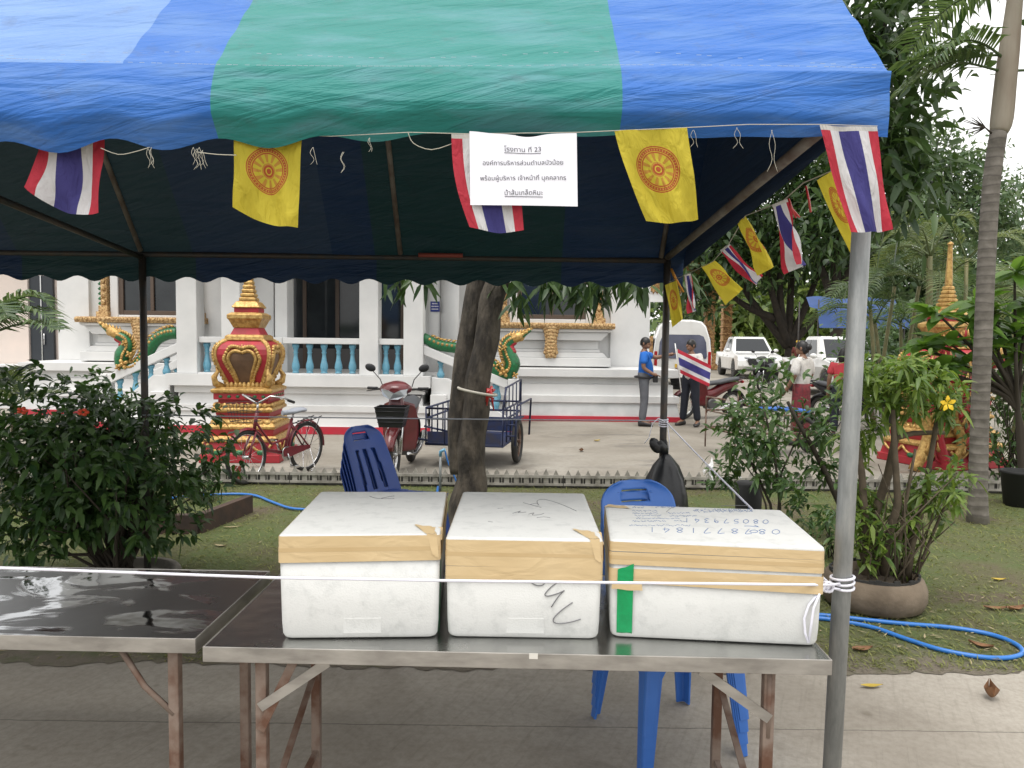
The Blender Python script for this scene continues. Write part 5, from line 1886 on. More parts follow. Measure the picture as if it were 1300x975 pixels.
# hoses
hp = [G(a, c_, .014) for a, c_ in ((860, 770), (960, 776), (1045, 781), (1100, 787), (1150, 792), (1210, 797), (1260, 806), (1290, 818), (1298, 829), (1280, 835), (1245, 834), (1195, 825), (1150, 811), (1110, 797), (1070, 789), (1030, 784), (940, 782))]
cord('garden_hose', 'bright blue hose lying in a loop on the lawn at right', 'hose', smooth_pts(hp), .0125, 'hose', 10)
hp = [G(a, c_, .02) for a, c_ in ((60, 648), (200, 634), (268, 628), (318, 628), (345, 637), (368, 645), (395, 647), (470, 650), (545, 640), (556, 618))]
cord('garden_hose', 'blue hose winding along the edging behind the foam boxes', 'hose', smooth_pts(hp), .013, 'hose', 8)

# standpipe, bin bag, white torn plastic
q = G(560, 640)
sp_ = thing('standpipe', 'grey water pipe with a pale blue tap beside the mango trunk', 'tap', (q.x, q.y + .6, 0))
Yq = q.y + .6
xq = P(559, 600, Yq).x
b = MB(); b.tube([(xq, Yq, 0), (xq, Yq, hz(578, 559, Yq))], .014, 8); b.build('pipe', M['galv'], sp_, world_=True)
b = MB(); z_ = hz(572, 560, Yq); b.tube([(xq, Yq, z_ - .06), (xq, Yq, z_ - .01), (xq + .02, Yq - .01, z_), (xq + .05, Yq - .02, z_ + .015)], .017, 8); b.build('tap', mat('tap_blue', (.16, .38, .55), .4), sp_, world_=True)
b = MB(); b.tube(smooth_pts([Vector((xq + .05, Yq - .02, z_)), Vector((xq + .08, Yq, z_ - .12)), Vector((xq + .14, Yq, z_ - .25)), Vector((xq + .2, Yq + .02, .02))]), .009, 7); b.build('hose', M['hose'], sp_, world_=True)

bgx = back_tops[0].x
bag = thing('rubbish_bag', 'black rubbish bag tied to the dark rear pole', 'bag', (bgx, 4.9, 0))
b = MB()
zt = hz(575, 847, 4.88)
rings = []
for z_, r_ in ((zt - .005, .030), (zt - .03, .06), (zt - .08, .115), (zt - .16, .165), (zt - .26, .20), (zt - .38, .21), (zt - .48, .18), (zt - .52, .08)):
    rings.append([(bgx + .01 + r_ * .70 * math.cos(a) * (1 + .08 * math.sin(a * 7 + z_ * 9)), 4.86 + r_ * .7 * math.sin(a) * (1 + .08 * math.sin(a * 5)), z_) for a in np.linspace(0, 2 * math.pi, 29)[:-1]])
b.loft(rings[::-1], 0, True, True)
b.build('sack', M['bag'], bag, world_=True)
b = MB()
b.loft([[(bgx + .03 * math.cos(a), 4.88 + .035 * math.sin(a), zt - .002) for a in np.linspace(0, 2 * math.pi, 13)[:-1]], [(bgx - .03 + .05 * math.cos(a), 4.87 + .03 * math.sin(a), zt + .07 + .02 * math.sin(3 * a)) for a in np.linspace(0, 2 * math.pi, 13)[:-1]]], 0, True, True)
b.ellipsoid((bgx - .06, 4.86, zt + .05), (.035, .02, .055), 10, 7, Matrix.Rotation(R(-30), 3, 'Y'))
b.build('tied_neck', M['bag'], bag, world_=True)

for k, (a, c_, w_, h_, lb) in enumerate(((900, 597, .085, .15, 'torn white plastic sheet lying against the edging behind the guy rope'), (933, 604, .05, .06, 'small scrap of white plastic beside the black grow bag'))):
    Yw = 7.9
    q = P(a, c_, Yw)
    b = MB()
    rgn = np.random.default_rng(40 + k)
    for s in range(4):
        A = [Vector((q.x + rgn.uniform(-w_, w_), Yw + rgn.uniform(-.06, .06), max(.02, q.z + rgn.uniform(-h_, h_)))) for _ in range(4)]
        A.sort(key=lambda p: math.atan2(p.z - q.z, p.x - q.x))
        b.grid(lambda u, v: A[0] * (1 - u) * (1 - v) + A[1] * u * (1 - v) + A[2] * u * v + A[3] * (1 - u) * v + Vector((0, .03 * math.sin(u * 7 + v * 5), 0)), 8, 8)
    tag(b.build('plastic_scrap', M['white_plain']), lb, 'scrap')

# fallen leaves
def fallen(label, px_, py_, L, W, m_, az_, curl=.3, h=0.006):
    q = G(px_, py_)
    b_ = MB()
    ca, sa = math.cos(az_), math.sin(az_)

    def fn(u, v):
        s = (2 * v - 1) * W / 2 * math.sin(math.pi * min(.98, max(.03, u)) ** .8)
        x = (u - .5) * L
        z = h + curl * W * ((2 * v - 1) ** 2) * .8 + curl * L * .35 * (2 * u - 1) ** 2
        return (q.x + x * ca - s * sa, q.y + x * sa + s * ca, z)
    b_.grid(fn, 12, 8)
    return tag(b_.build('fallen_leaf', M[m_]), label, 'leaf', 'fallen leaves')


fallen('curled brown dead leaf on the concrete near the bottom right', 1258, 886, .10, .065, 'dry_leaf', 1.2, .8)
fallen('flat yellow fallen leaf on the edge of the concrete at right', 1107, 872, .11, .035, 'yellow_leaf', .1, .1)
fallen('brown fallen leaf on the lawn below the hose loop', 1245, 822, .12, .05, 'dry_leaf', 2.4, .3)
fallen('brown fallen leaf in front of the tyre planter', 1095, 826, .12, .06, 'dry_leaf', .2, .2)
fallen('yellow fallen leaf on the lawn above the hose loop', 1268, 737, .10, .04, 'yellow_leaf', .0, .2)
fallen('brown fallen leaf on the lawn by the right picture edge', 1290, 775, .14, .06, 'dry_leaf', .3, .3)
fallen('long brown fallen leaf beyond the hose at right', 1265, 774, .16, .05, 'dry_leaf', .0, .2)
fallen('pale dry leaf on the lawn left of the first foam box', 296, 670, .16, .03, 'dry_grass', .35, .15)
fallen('pale dry leaf on the shaded lawn near the wet table', 280, 694, .11, .035, 'dry_grass', -.2, .2)
fallen('small yellow leaf under the table with the foam boxes', 404, 850, .05, .02, 'yellow_leaf', .3, .2)
fallen('yellow leaf on the temple yard near the man in blue', 758, 560, .12, .07, 'yellow_leaf', .5, .2)
fallen('dead leaf on the yard right of the mango trunk', 738, 573, .14, .07, 'dry_leaf', 1.4, .4)


# ================================================================== boundary shrines
def shrine(label, loc, rz, spire_h, dark=False):
    t = thing('boundary_shrine', label, 'shrine', loc, rz)
    q = R(45)

    def sq(name, m_, profs, parent=t, bev=.006):
        b_ = MB()
        for pr in profs: b_.lathe(pr, 4, (0, 0, 0), rot0=q, smooth=False, flat=True)
        return b_.build(name, M[m_], parent, bevel=bev)
    # plinth steps
    sq('plinth', 'shrine_red', [[(.56, 0), (.56, .10), (.53, .10), (.50, .26)], [(.44, .33), (.46, .42)], [(.36, .55), (.38, .63)], [(.40, .80), (.40, .88)], [(.35, .74), (.35, .80)]])
    sq('gold_moulding', 'gold', [[(.515, .26), (.53, .27), (.53, .30), (.48, .335)], [(.465, .42), (.48, .43), (.48, .46), (.40, .52), (.37, .55)], [(.385, .63), (.43, .65), (.43, .68), (.36, .74)], [(.405, .88), (.43, .90), (.43, .93), (.36, .96)], [(.395, .71), (.41, .72), (.41, .735), (.38, .745)]])
    # hanging garlands with green bosses
    b_ = MB(); bg_ = MB()
    for f in range(4):
        rot = Matrix.Rotation(f * math.pi / 2, 3, 'Z')
        for k in (-1, 0, 1):
            pts = [rot @ Vector((k * .30 + .15 * u, -.53 - .01 * abs(u), .245 - .10 * (1 - u * u))) for u in np.linspace(-1, 1, 9)]
            b_.tube(pts, .018, 6)
            bg_.ellipsoid(rot @ Vector((k * .30, -.545, .13)), (.06, .03, .035), 8, 6, rot)
        for k in range(6):
            bg_.ellipsoid(rot @ Vector((-.30 + .12 * k, -.40, .84)), (.03, .015, .02), 7, 5, rot)
        for k in range(9):
            b_.ellipsoid(rot @ Vector((-.36 + .09 * k, -.425, .50)), (.05, .03, .04), 7, 5, rot)
            b_.ellipsoid(rot @ Vector((-.32 + .08 * k, -.40, .72)), (.045, .03, .04), 7, 5, rot)
    b_.build('garland', M['gold'], t); bg_.build('green_boss', M['naga_green'], t)
    # the bulging body
    body = [(.20, .94), (.235, .97), (.26, 1.03), (.30, 1.12), (.345, 1.22), (.375, 1.31), (.385, 1.38), (.375, 1.45), (.34, 1.51), (.28, 1.55), (.25, 1.56)]
    bo = sq('body', 'shrine_red', [body], bev=.02)

    def half(z):
        for i in range(len(body) - 1):
            if body[i][1] <= z <= body[i + 1][1]:
                u = (z - body[i][1]) / (body[i + 1][1] - body[i][1] + 1e-9)
                return body[i][0] * (1 - u) + body[i + 1][0] * u
        return body[-1][0] if z > 1.5 else body[0][0]
    heart = [(0, 1.405), (.06, 1.43), (.12, 1.42), (.165, 1.37), (.175, 1.31), (.15, 1.23), (.11, 1.13), (.085, 1.03), (.08, .98), (-.08, .98), (-.085, 1.03), (-.11, 1.13), (-.15, 1.23), (-.175, 1.31), (-.165, 1.37), (-.12, 1.42), (-.06, 1.43)]
    bn, bgd = MB(), MB()
    for f in range(4):
        rot = Matrix.Rotation(f * math.pi / 2, 3, 'Z')
        hh = [(x, z) for x, z in heart]
        # niche: strips across between mirrored outline points
        L_ = [(x, z) for x, z in hh[:9]]
        rows = []
        for x, z in L_:
            yy = -half(z) - .006
            rows.append([rot @ Vector((-x, yy, z)), rot @ Vector((x, yy, z))])
        v = [p for r_ in rows for p in r_]
        bn.add(v, [(2 * i, 2 * i + 1, 2 * i + 3, 2 * i + 2) for i in range(len(rows) - 1)])
        pts = [rot @ Vector((x * 1.10, -half(z) - .012, z)) for x, z in hh]
        bgd.tube(smooth_pts(pts + [pts[0]], 3), .024, 7)
        pts = [rot @ Vector((x * 1.42, -half(max(.96, z)) - .006, z + (.055 if z > 1.38 else .0))) for x, z in hh[:9]]
        pts2 = [rot @ Vector((-x * 1.42, -half(max(.96, z)) - .006, z + (.055 if z > 1.38 else .0))) for x, z in hh[:9]][::-1]
        for q_ in (pts, pts2):
            for p in smooth_pts(q_, 3):
                bgd.ellipsoid(p, (.030, .030, .026), 6, 4)
        for k in range(-2, 3):
            bgd.tube([rot @ Vector((k * .03, -half(1.45) - .0, 1.45)), rot @ Vector((k * .04, -half(1.47) - .012, 1.47 + .05 - .012 * abs(k)))], [.02, .005], 6)
        # gold ribs on the corners
        pts = [rot @ Vector((r_ * .985, -r_ * .985, z)) for r_, z in body]
        bgd.tube(smooth_pts(pts, 3), .030, 7)
        for p in smooth_pts(pts, 2):
            bgd.ellipsoid(p + (rot @ Vector((.022, -.022, 0))), (.02, .02, .03), 6, 4)
        # curled leaves at the foot
        for sx in (-1, 1):
            c0 = rot @ Vector((sx * .30, -.31, .96))
            pts = [c0, c0 + rot @ Vector((sx * .08, -.06, .05)), c0 + rot @ Vector((sx * .10, -.07, .13)), c0 + rot @ Vector((sx * .05, -.04, .20)), c0 + rot @ Vector((sx * .07, -.055, .25))]
            bgd.tube(pts, [.05, .045, .035, .028, .008], 7)
        for k in range(9):
            bgd.ellipsoid(rot @ Vector((-.24 + .06 * k, -.275, .975)), (.035, .03, .05), 7, 5, rot)
    bn.build('niche', M['niche_brown'], t)
    bgd.build('gold_ornament', M['gold'], bo)
    # neck and spire
    sq('neck', 'gold', [[(.27, 1.56), (.28, 1.57), (.27, 1.62), (.24, 1.64)], [(.18, 1.73), (.23, 1.83), (.25, 1.85), (.25, 1.90), (.20, 1.93)], [(.18, 1.99), (.20, 2.0), (.15, 2.07), (.10, 2.09)]])
    sq('neck_band', 'shrine_red', [[(.235, 1.60), (.20, 1.67), (.17, 1.73)], [(.17, 1.93), (.17, 1.99)]])
    b_ = MB()
    z, r_ = 2.08, .115
    for k in range(6):
        b_.lathe([(r_ * .8, z), (r_, z + .012), (r_, z + .04), (r_ * .78, z + .056)], 4, rot0=q, flat=True, smooth=False)
        z += .055; r_ *= .86
    b_.lathe([(r_, z), (r_ * 1.05, z + .03), (r_ * .72, z + spire_h * .7), (r_ * .62, z + spire_h * .92), (r_ * .9, z + spire_h * .93), (r_ * .8, z + spire_h * .96), (.004, z + spire_h)], 8)
    b_.build('spire', M['gold'], t, bevel=.004)
    return t


sp0 = G(312, 583)
shrine('red and gold lotus-bud boundary shrine behind the red bicycle', (P(318, 560, 10.2).x, 10.2, 0), R(3), .5).scale = (.91, .91, 1.0)
x2 = P(1195, 560, 10.4).x
s2 = shrine('red and gold shrine with a tall golden spire, behind the right-hand shrub', (x2, 10.4, 0), R(20), .60)
s2.scale = (1.0, 1.0, 1.0)
# serpent figures round the right-hand shrine
sv = thing('serpent_statue', 'group of golden and red serpent figures rearing in front of the tall-spired shrine', 'statue', (x2 - .3, 9.7, 0))
random.seed(23)
gb, rb = MB(), MB()
for k, (dx, dz, sg) in enumerate(((-.62, 1.30, -1), (-.36, 1.58, 1), (-.12, 1.05, -1), (.10, 1.30, 1))):
    p0 = Vector((x2 + dx, 9.72 + .05 * k, 0))
    sp = smooth_pts([p0 + Vector((sg * .10, 0, .0)), p0 + Vector((-sg * .06, 0, dz * .35)), p0 + Vector((sg * .08, -.02, dz * .7)), p0 + Vector((-sg * .02, -.05, dz)), p0 + Vector((sg * .20, -.1, dz + .07)), p0 + Vector((sg * .34, -.1, dz + .20))])
    rr = [float(np.interp(i, [0, 12, 16, 20], [.075, .05, .045, .006])) for i in range(len(sp))]
    (gb if k % 2 == 0 else rb).tube(sp, rr, 9)
    for i in range(1, len(sp) - 2):
        for q in range(2):
            d_ = Vector((-sg * random.uniform(.3, 1), random.uniform(-.8, .1), random.uniform(.0, .9))).normalized()
            c0 = sp[i] + d_ * rr[i] * .8
            (gb if random.random() < .6 else rb).tube([c0, c0 + d_ * .05 + Vector((0, 0, .02)), c0 + d_ * .07 + Vector((0, 0, .10))], [.028, .022, .003], 5)
gb.build('gold_body', M['gold'], sv, world_=True)
rb.build('red_body', M['shrine_red'], sv, world_=True)

# ================================================================== wheels and two-wheelers


def wheel(parent, y, z, rad, tyre_r, w_=None, spokes=20, rimm='chrome', x=0.0, name='wheel', disc=False):
    e = bpy.data.objects.new(name, None); COL.objects.link(e); e.parent = parent; e.location = (x, y, z); e.empty_display_size = .05
    b_ = MB(); b_.torus((0, 0, 0), rad - tyre_r, tyre_r, 'X', 36, 8); b_.build('tyre', M['tyre'], e)
    b_ = MB()
    ri = rad - 2 * tyre_r
    b_.torus((0, 0, 0), ri, tyre_r * .38, 'X', 36, 6)
    b_.tube([(-.045, 0, 0), (.045, 0, 0)], .022, 10)
    if disc:
        for k in range(5):
            a = k * 2 * math.pi / 5
            b_.bar((0, .02 * math.cos(a), .02 * math.sin(a)), (0, ri * math.cos(a), ri * math.sin(a)), .025, .035, up=(1, 0, 0))
    else:
        for k in range(spokes):
            a = k * 2 * math.pi / spokes
            s_ = .035 * (1 if k % 2 else -1)
            b_.tube([(s_, .018 * math.cos(a + 1), .018 * math.sin(a + 1)), (0, ri * math.cos(a), ri * math.sin(a))], .0018, 4)
    b_.build('rim', M[rimm], e)
    return e


def bicycle(loc, rz):
    t = thing('bicycle', 'old red bicycle with swept handlebars parked before the lotus-bud shrine', 'bicycle', loc, rz)
    rw = .30; wb = .98
    yf, yr = -wb / 2, wb / 2       # front is -Y
    wheel(t, yf, rw, rw, .022, rimm='chrome'); wheel(t, yr, rw, rw, .022)
    bb_ = (0, .10, .27); st_ = (0, .24, .66); hd0, hd1 = (0, yf + .12, .58), (0, yf + .17, .80)
    b_ = MB()
    b_.tube([hd0, hd1], .020, 8)
    b_.tube([hd0, (0, -.16, .34), bb_], .022, 8)
    b_.tube([(0, yf + .14, .68), (0, -.10, .40), (0, .17, .44)], .014, 8)
    b_.tube([bb_, st_], .018, 8)
    for s in (-1, 1):
        b_.tube([(s * .02, .10, .27), (s * .05, yr, rw)], .011, 6)
        b_.tube([(s * .015, .22, .60), (s * .05, yr, rw)], .010, 6)
        b_.tube([(s * .03, yf + .12, .57), (s * .045, yf + .03, .42), (s * .05, yf, rw)], .012, 6)
    b_.build('frame', M['bike_red'], t)
    b_ = MB()
    b_.tube([hd1, (0, yf + .18, .88)], .012, 8)
    b_.tube([(-.27, yf + .42, .90), (-.27, yf + .28, .95), (-.20, yf + .16, .97), (0, yf + .17, .88), (.20, yf + .16, .97), (.27, yf + .28, .95), (.27, yf + .42, .90)], .011, 8)
    h = b_.build('handlebar', M['chrome'], t)
    b_ = MB()
    for s in (-1, 1): b_.tube([(s * .27, yf + .36, .915), (s * .27, yf + .46, .885)], .016, 8)
    b_.build('grip', M['black_plastic'], h)
    b_ = MB()
    b_.loft([[(w_ * math.cos(a), y, .74 + .03 * math.sin(a) + .015 * (y > .3)) for a in np.linspace(0, 6.283, 13)[:-1]] for y, w_ in ((.08, .02), (.14, .035), (.24, .06), (.32, .10), (.38, .11), (.42, .08))], 0, True, True)
    b_.build('saddle', mat('saddle_grey', (.30, .32, .36), .45), t)
    b_ = MB(); b_.tube([st_, (0, .28, .73)], .012, 8); b_.build('seat_post', M['chrome'], t)
    for (y0, a0, a1) in ((yf, 40, 150), (yr, -5, 175)):
        b_ = MB()
        rr = rw + .022
        k = 18
        rings = []
        for i in range(k + 1):
            a = R(a0 + (a1 - a0) * i / k)
            ca, sa = math.cos(a), math.sin(a)
            rings.append([(-.028, y0 + (rr - .012) * ca, rw + (rr - .012) * sa), (0, y0 + (rr + .006) * ca, rw + (rr + .006) * sa), (.028, y0 + (rr - .012) * ca, rw + (rr - .012) * sa)])
        b_.add([p for r_ in rings for p in r_], [(3 * i + j, 3 * i + j + 1, 3 * i + j + 4, 3 * i + j + 3) for i in range(k) for j in range(2)], 0, True)
        b_.build('mudguard', M['bike_red'], t)
    b_ = MB()
    b_.lathe([(.085, -.004), (.085, .004)], 24, (.05, .10, .27), 'X')
    b_.tube([(.06, .10, .27), (.07, .15, .12)], .010, 6); b_.tube([(-.06, .10, .27), (-.07, .05, .42)], .010, 6)
    b_.box(.07, .16, .12, .19, .105, .125); b_.box(-.16, -.07, .02, .09, .415, .435)
    b_.build('crank', M['chrome'], t)
    b_ = MB()
    b_.prism([(.04, .24), (.04, .33), (.16, .345), (.50, .325), (.50, .285), (.16, .23)], lambda a, c_, d: (d, a, c_), .045, .058)
    b_.build('chain_guard', M['bike_red'], t)
    b_ = MB()
    for s in (-1, 1): b_.tube([(s * .05, yr, rw), (s * .09, yr + .06, .02), (s * .09, yr - .02, .01)], .006, 6)
    b_.tube([(-.09, yr + .06, .02), (.09, yr + .06, .02)], .006, 6)
    b_.build('stand', M['chrome'], t)
    b_ = MB()
    for s in (-1, 1):
        b_.tube([(s * .06, .28, .58), (s * .06, yr + .22, .655)], .006, 6); b_.tube([(s * .06, yr + .18, .65), (s * .055, yr, rw)], .005, 6)
    for k in range(4): b_.tube([(-.07, .32 + .1 * k, .60 + .016 * k), (.07, .32 + .1 * k, .60 + .016 * k)], .005, 5)
    b_.build('carrier', M['black_plastic'], t)
    b_ = MB()   # thin wire basket at the front
    for z_, s_ in ((.70, .8), (.80, .92), (.90, 1.0)):
        b_.tube([(-.15 * s_, yf - .14 * s_, z_), (.15 * s_, yf - .14 * s_, z_), (.15 * s_, yf + .10, z_), (-.15 * s_, yf + .10, z_)], .004, 5, closed=True)
    for k in range(7):
        x = -.15 + .05 * k
        b_.tube([(x * .8, yf - .112, .70), (x, yf - .14, .90)], .0025, 4)
    b_.build('basket', M['black_plastic'], t)
    return t


fw, rw_ = G(314, 615), G(388, 598)
d = (rw_ - fw)
bicycle(((fw.x + rw_.x) / 2, (fw.y + rw_.y) / 2, 0), math.atan2(-d.x, d.y) if False else math.atan2(d.y, d.x) - math.pi / 2)


def motorcycle(label, loc, rz, paint, group='underbone motorcycles', basket=True, lean=0.0, detail=True):
    """Underbone motorcycle; front is -Y."""
    t = thing('motorcycle', label, 'motorcycle', loc, rz, group)
    t.rotation_euler = (0, lean, rz)
    rw = .285; yf, yr = -.62, .60
    wheel(t, yf, rw, rw, .040, disc=False); wheel(t, yr, rw, rw, .045)
    Pm = M[paint]
    b_ = MB()
    for s in (-1, 1): b_.tube([(s * .075, yf, rw), (s * .075, yf + .10, .55), (s * .06, yf + .17, .78)], .020, 8)
    b_.build('front_fork', M['chrome'], t)

    def arc_guard(y0, z0, rr, a0, a1, w_, m_, name):
        b2 = MB(); k = 14; rings = []
        for i in range(k + 1):
            a = R(a0 + (a1 - a0) * i / k)
            ww = w_ * (.6 + .4 * math.sin(math.pi * i / k))
            rings.append([(x * ww, y0 + (rr - .05 * abs(x) ** 2) * math.cos(a), z0 + (rr - .05 * abs(x) ** 2) * math.sin(a)) for x in (-1, -.7, 0, .7, 1)])
        b2.add([p for r_ in rings for p in r_], [(5 * i + j, 5 * i + j + 1, 5 * i + j + 6, 5 * i + j + 5) for i in range(k) for j in range(4)], 0, True)
        return b2.build(name, m_, t, solid=.006)
    arc_guard(yf, rw, .335, 25, 165, .075, Pm, 'front_mudguard')
    arc_guard(yr, rw, .345, -10, 120, .085, M['black_plastic'], 'rear_mudguard')
    # leg shields
    b_ = MB()
    for s in (-1, 1):
        def fn(u, v, s=s):
            z = .90 - .62 * v
            return (s * (.05 + .15 * u * (.85 + .25 * math.sin(math.pi * v))), yf + .18 + .10 * v + .16 * u + .05 * math.sin(math.pi * v), z - .06 * u * (1 - v))
        b_.grid(fn, 8, 12)
    b_.build('leg_shield', Pm, t, solid=.012)
    b_ = MB()
    b_.loft([rrect(.16, .10, .03, 0), rrect(.20, .16, .05, .12), rrect(.16, .14, .04, .30), rrect(.10, .10, .03, .36)], 0, True, True)
    o_ = b_.build('front_cowl', Pm, t); o_.location = (0, yf + .16, .62)
    # handlebar nacelle with headlight
    b_ = MB()
    b_.loft([[(w_ * .5 * math.cos(a), y, z + h_ * .5 * math.sin(a)) for a in np.linspace(0, 6.283, 17)[:-1]] for y, z, w_, h_ in ((yf + .0, 1.03, .10, .04), (yf + .04, 1.02, .24, .13), (yf + .12, 1.035, .38, .17), (yf + .24, 1.06, .26, .13), (yf + .30, 1.06, .10, .06))], 0, True, True)
    nc = b_.build('handlebar_cowl', Pm, t)
    b_ = MB()
    b_.prism([(-.155, .045), (-.07, .030), (0, -.005), (.07, .030), (.155, .045), (.125, -.035), (.05, -.075), (-.05, -.075), (-.125, -.035)], lambda a_, c_, d_: (a_, d_ + 1.9 * a_ * a_ + .25 * abs(c_), .995 + c_), yf - .035, yf + .10)
    b_.build('headlight', M['lamp_glass'], nc)
    b_ = MB(); b_.tube([(-.34, yf + .26, 1.03), (-.14, yf + .20, 1.02), (.14, yf + .20, 1.02), (.34, yf + .26, 1.03)], .012, 8)
    hb = b_.build('handlebar', M['black_plastic'], t)
    b_ = MB()
    for s in (-1, 1):
        b_.tube([(s * .24, yf + .235, 1.03), (s * .36, yf + .268, 1.03)], .018, 8)
        b_.tube([(s * .22, yf + .20, 1.02), (s * .36, yf + .20, 1.0)], .006, 6)
    b_.build('grip', M['black_plastic'], hb)
    for s in (-1, 1):
        b_ = MB()
        b_.tube([(s * .17, yf + .22, 1.05), (s * .20, yf + .20, 1.14), (s * .29, yf + .20, 1.24)], .006, 6)
        b_.ellipsoid((s * .315, yf + .20, 1.275), (.065, .016, .045), 14, 8, Matrix.Rotation(R(-20 * s), 3, 'Y'))
        b_.build('mirror', M['black_plastic'], t)
    if basket:
        b_ = MB()
        b_.loft([[(-.13, yf - .20, .62), (.13, yf - .20, .62), (.13, yf + .04, .62), (-.13, yf + .04, .62)], [(-.17, yf - .24, .84), (.17, yf - .24, .84), (.17, yf + .06, .84), (-.17, yf + .06, .84)]], 0, False, False)
        for z_ in (.68, .74, .80, .845):
            k = 1 + (z_ - .62) * 1.4
            b_.tube([(-.13 * k, yf - .08 - .125 * k, z_), (.13 * k, yf - .08 - .125 * k, z_), (.13 * k, yf + .05, z_), (-.13 * k, yf + .05, z_)], .006, 5, closed=True)
        b_.build('basket', M['black_plastic'], t, solid=.004)
    # body, seat, engine
    b_ = MB()
    b_.loft([[(w_ * .5 * math.cos(a), y, z + h_ * .5 * math.sin(a)) for a in np.linspace(0, 6.283, 13)[:-1]] for y, z, w_, h_ in ((-.38, .60, .14, .20), (-.15, .48, .20, .22), (.05, .50, .22, .26), (.30, .62, .23, .24), (.60, .72, .20, .16), (.82, .80, .10, .08))], 0, True, True)
    b_.build('body_cover', Pm, t)
    b_ = MB()
    b_.loft([[(w_ * .5 * math.cos(a), y, z + .05 * math.sin(a)) for a in np.linspace(0, 6.283, 15)[:-1]] for y, z, w_ in ((-.10, .70, .12), (.0, .735, .22), (.2, .75, .27), (.42, .79, .27), (.65, .82, .22), (.74, .82, .10))], 0, True, True)
    b_.build('seat', M['grey_seat'], t)
    b_ = MB(); b_.lathe([(.09, -.12), (.12, -.10), (.12, .10), (.09, .12)], 14, (0, .02, .30), 'X'); b_.ellipsoid((0, -.16, .32), (.07, .13, .07), 10, 7); b_.box(-.03, .03, .05, .60, .27, .31)
    b_.build('engine', mat('engine', (.12, .12, .12), .5, .6) if 'engine' not in bpy.data.materials else bpy.data.materials['engine'], t)
    b_ = MB(); b_.tube([(.08, -.10, .22), (.13, .15, .18), (.14, .30, .24), (.14, .78, .36)], [.018, .022, .045, .05], 10); b_.build('exhaust', M['chrome'], t)
    b_ = MB(); b_.ellipsoid((0, .84, .76), (.07, .03, .035), 10, 6); b_.build('tail_light', M['tail_red'], t)
    b_ = MB()
    b_.tube([(-.10, .62, .80), (-.10, .84, .86), (.10, .84, .86), (.10, .62, .80)], .012, 7); b_.build('grab_rail', M['black_plastic'], t)
    b_ = MB(); b_.tube([(-.06, .05, .22), (-.22, .08, .01)], .010, 6); b_.build('side_stand', M['black_plastic'], t)
    return t


mc = G(507, 606)
motorcycle('maroon motorcycle with a front basket, coupled to the blue side cart by the mango trunk', (P(512, 560, 9.35).x, 9.35, 0), R(-2), 'maroon')
xc = P(598, 560, 9.9).x
sc = thing('side_cart', 'dark blue steel side cart with rails behind the mango trunk', 'cart', (xc, 10.0, 0), R(-10))
b = MB()
X0, X1, Y0, Y1 = -.46, .52, -.55, .80
for z_, r_ in ((.30, .018), (.62, .014), (.75, .014)):
    b.tube([(X0, Y0, z_), (X1, Y0, z_), (X1, Y1, z_), (X0, Y1, z_)], r_, 7, closed=True)
for x_ in np.linspace(X0, X1, 5):
    for y_ in (Y0, Y1): b.tube([(x_, y_, .30), (x_, y_, .75)], .011, 6)
for y_ in np.linspace(Y0, Y1, 6)[1:-1]:
    for x_ in (X0, X1): b.tube([(x_, y_, .30), (x_, y_, .75)], .011, 6)
b.tube([(X1, Y0, .75), (X1 + .02, Y0 + .1, 1.02), (X1, Y1, 1.06), (X1, Y1, .75)], .013, 7)
for y_ in np.linspace(Y0 + .15, Y1 - .1, 5): b.tube([(X1, y_, .75), (X1, y_, 1.03)], .009, 6)
b.tube([(X1 + .14, Y0 + .1, .30), (X1 + .16, Y0 + .1, .80), (X1 + .16, Y1 - .1, .80), (X1 + .14, Y1 - .1, .30)], .014, 7)
for z_ in (.42, .56): b.tube([(X1 + .02, Y0 + .1, z_), (X1 + .16, Y0 + .1, z_)], .010, 6)
b.tube([(X0, Y0 + .1, .33), (X0 - .32, Y0 + .15, .36)], .016, 6)
b.tube([(X0, Y1 - .3, .33), (X0 - .32, Y1 - .35, .40)], .016, 6)
b.build('rail_frame', M['rust_blue'], sc)
b = MB(); b.box(X0, X1, Y0, Y1, .285, .31); b.box(X0 + .02, X1 - .02, Y0 - .006, Y0 - .002, .32, .46); b.box(X0 + .02, X1 - .02, Y1 + .002, Y1 + .006, .32, .52); b.build('cart_floor', mat('cart_blue', (.012, .028, .10), .5, c2=(.03, .03, .05), scale=7), sc)
wheel(sc, .08, .29, .29, .04, x=X1 + .08, rimm='rust')
b = MB(); b.box(X1 + .02, X1 + .13, -.16, .32, .585, .60); b.build('mudguard', M['rust_blue'], sc)

# second cart, rusty, at the right behind the thin shrub
x3 = P(960, 560, 11.0).x
ct = thing('hand_cart', 'rusty tubular cart with a blue seat panel, behind the thin branched shrub', 'cart', (x3, 11.0, 0), R(12))
b = MB()
for z_, r_ in ((.35, .016), (.60, .013)):
    b.tube([(-.55, -.4, z_), (.75, -.4, z_), (.75, .5, z_), (-.55, .5, z_)], r_, 7, closed=True)
for x_ in (-.55, -.12, .31, .75):
    for y_ in (-.4, .5): b.tube([(x_, y_, .05 if x_ == -.55 else .35), (x_, y_, .62)], .012, 6)
b.tube([(-.52, -.4, .60), (-.52, -.4, .92), (-.40, -.4, .74), (.0, -.4, .74)], .014, 7)
b.tube([(-.55, .5, .60), (-.55, .5, .80), (-.55, -.1, .80)], .013, 7)
b.build('rail_frame', M['rust'], ct)
b = MB(); b.obox((.35, 0, .66), (.75, .5, .05), Matrix.Rotation(R(4), 3, 'Y')); b.build('seat_panel', M['plastic_mid'], ct, bevel=.02)
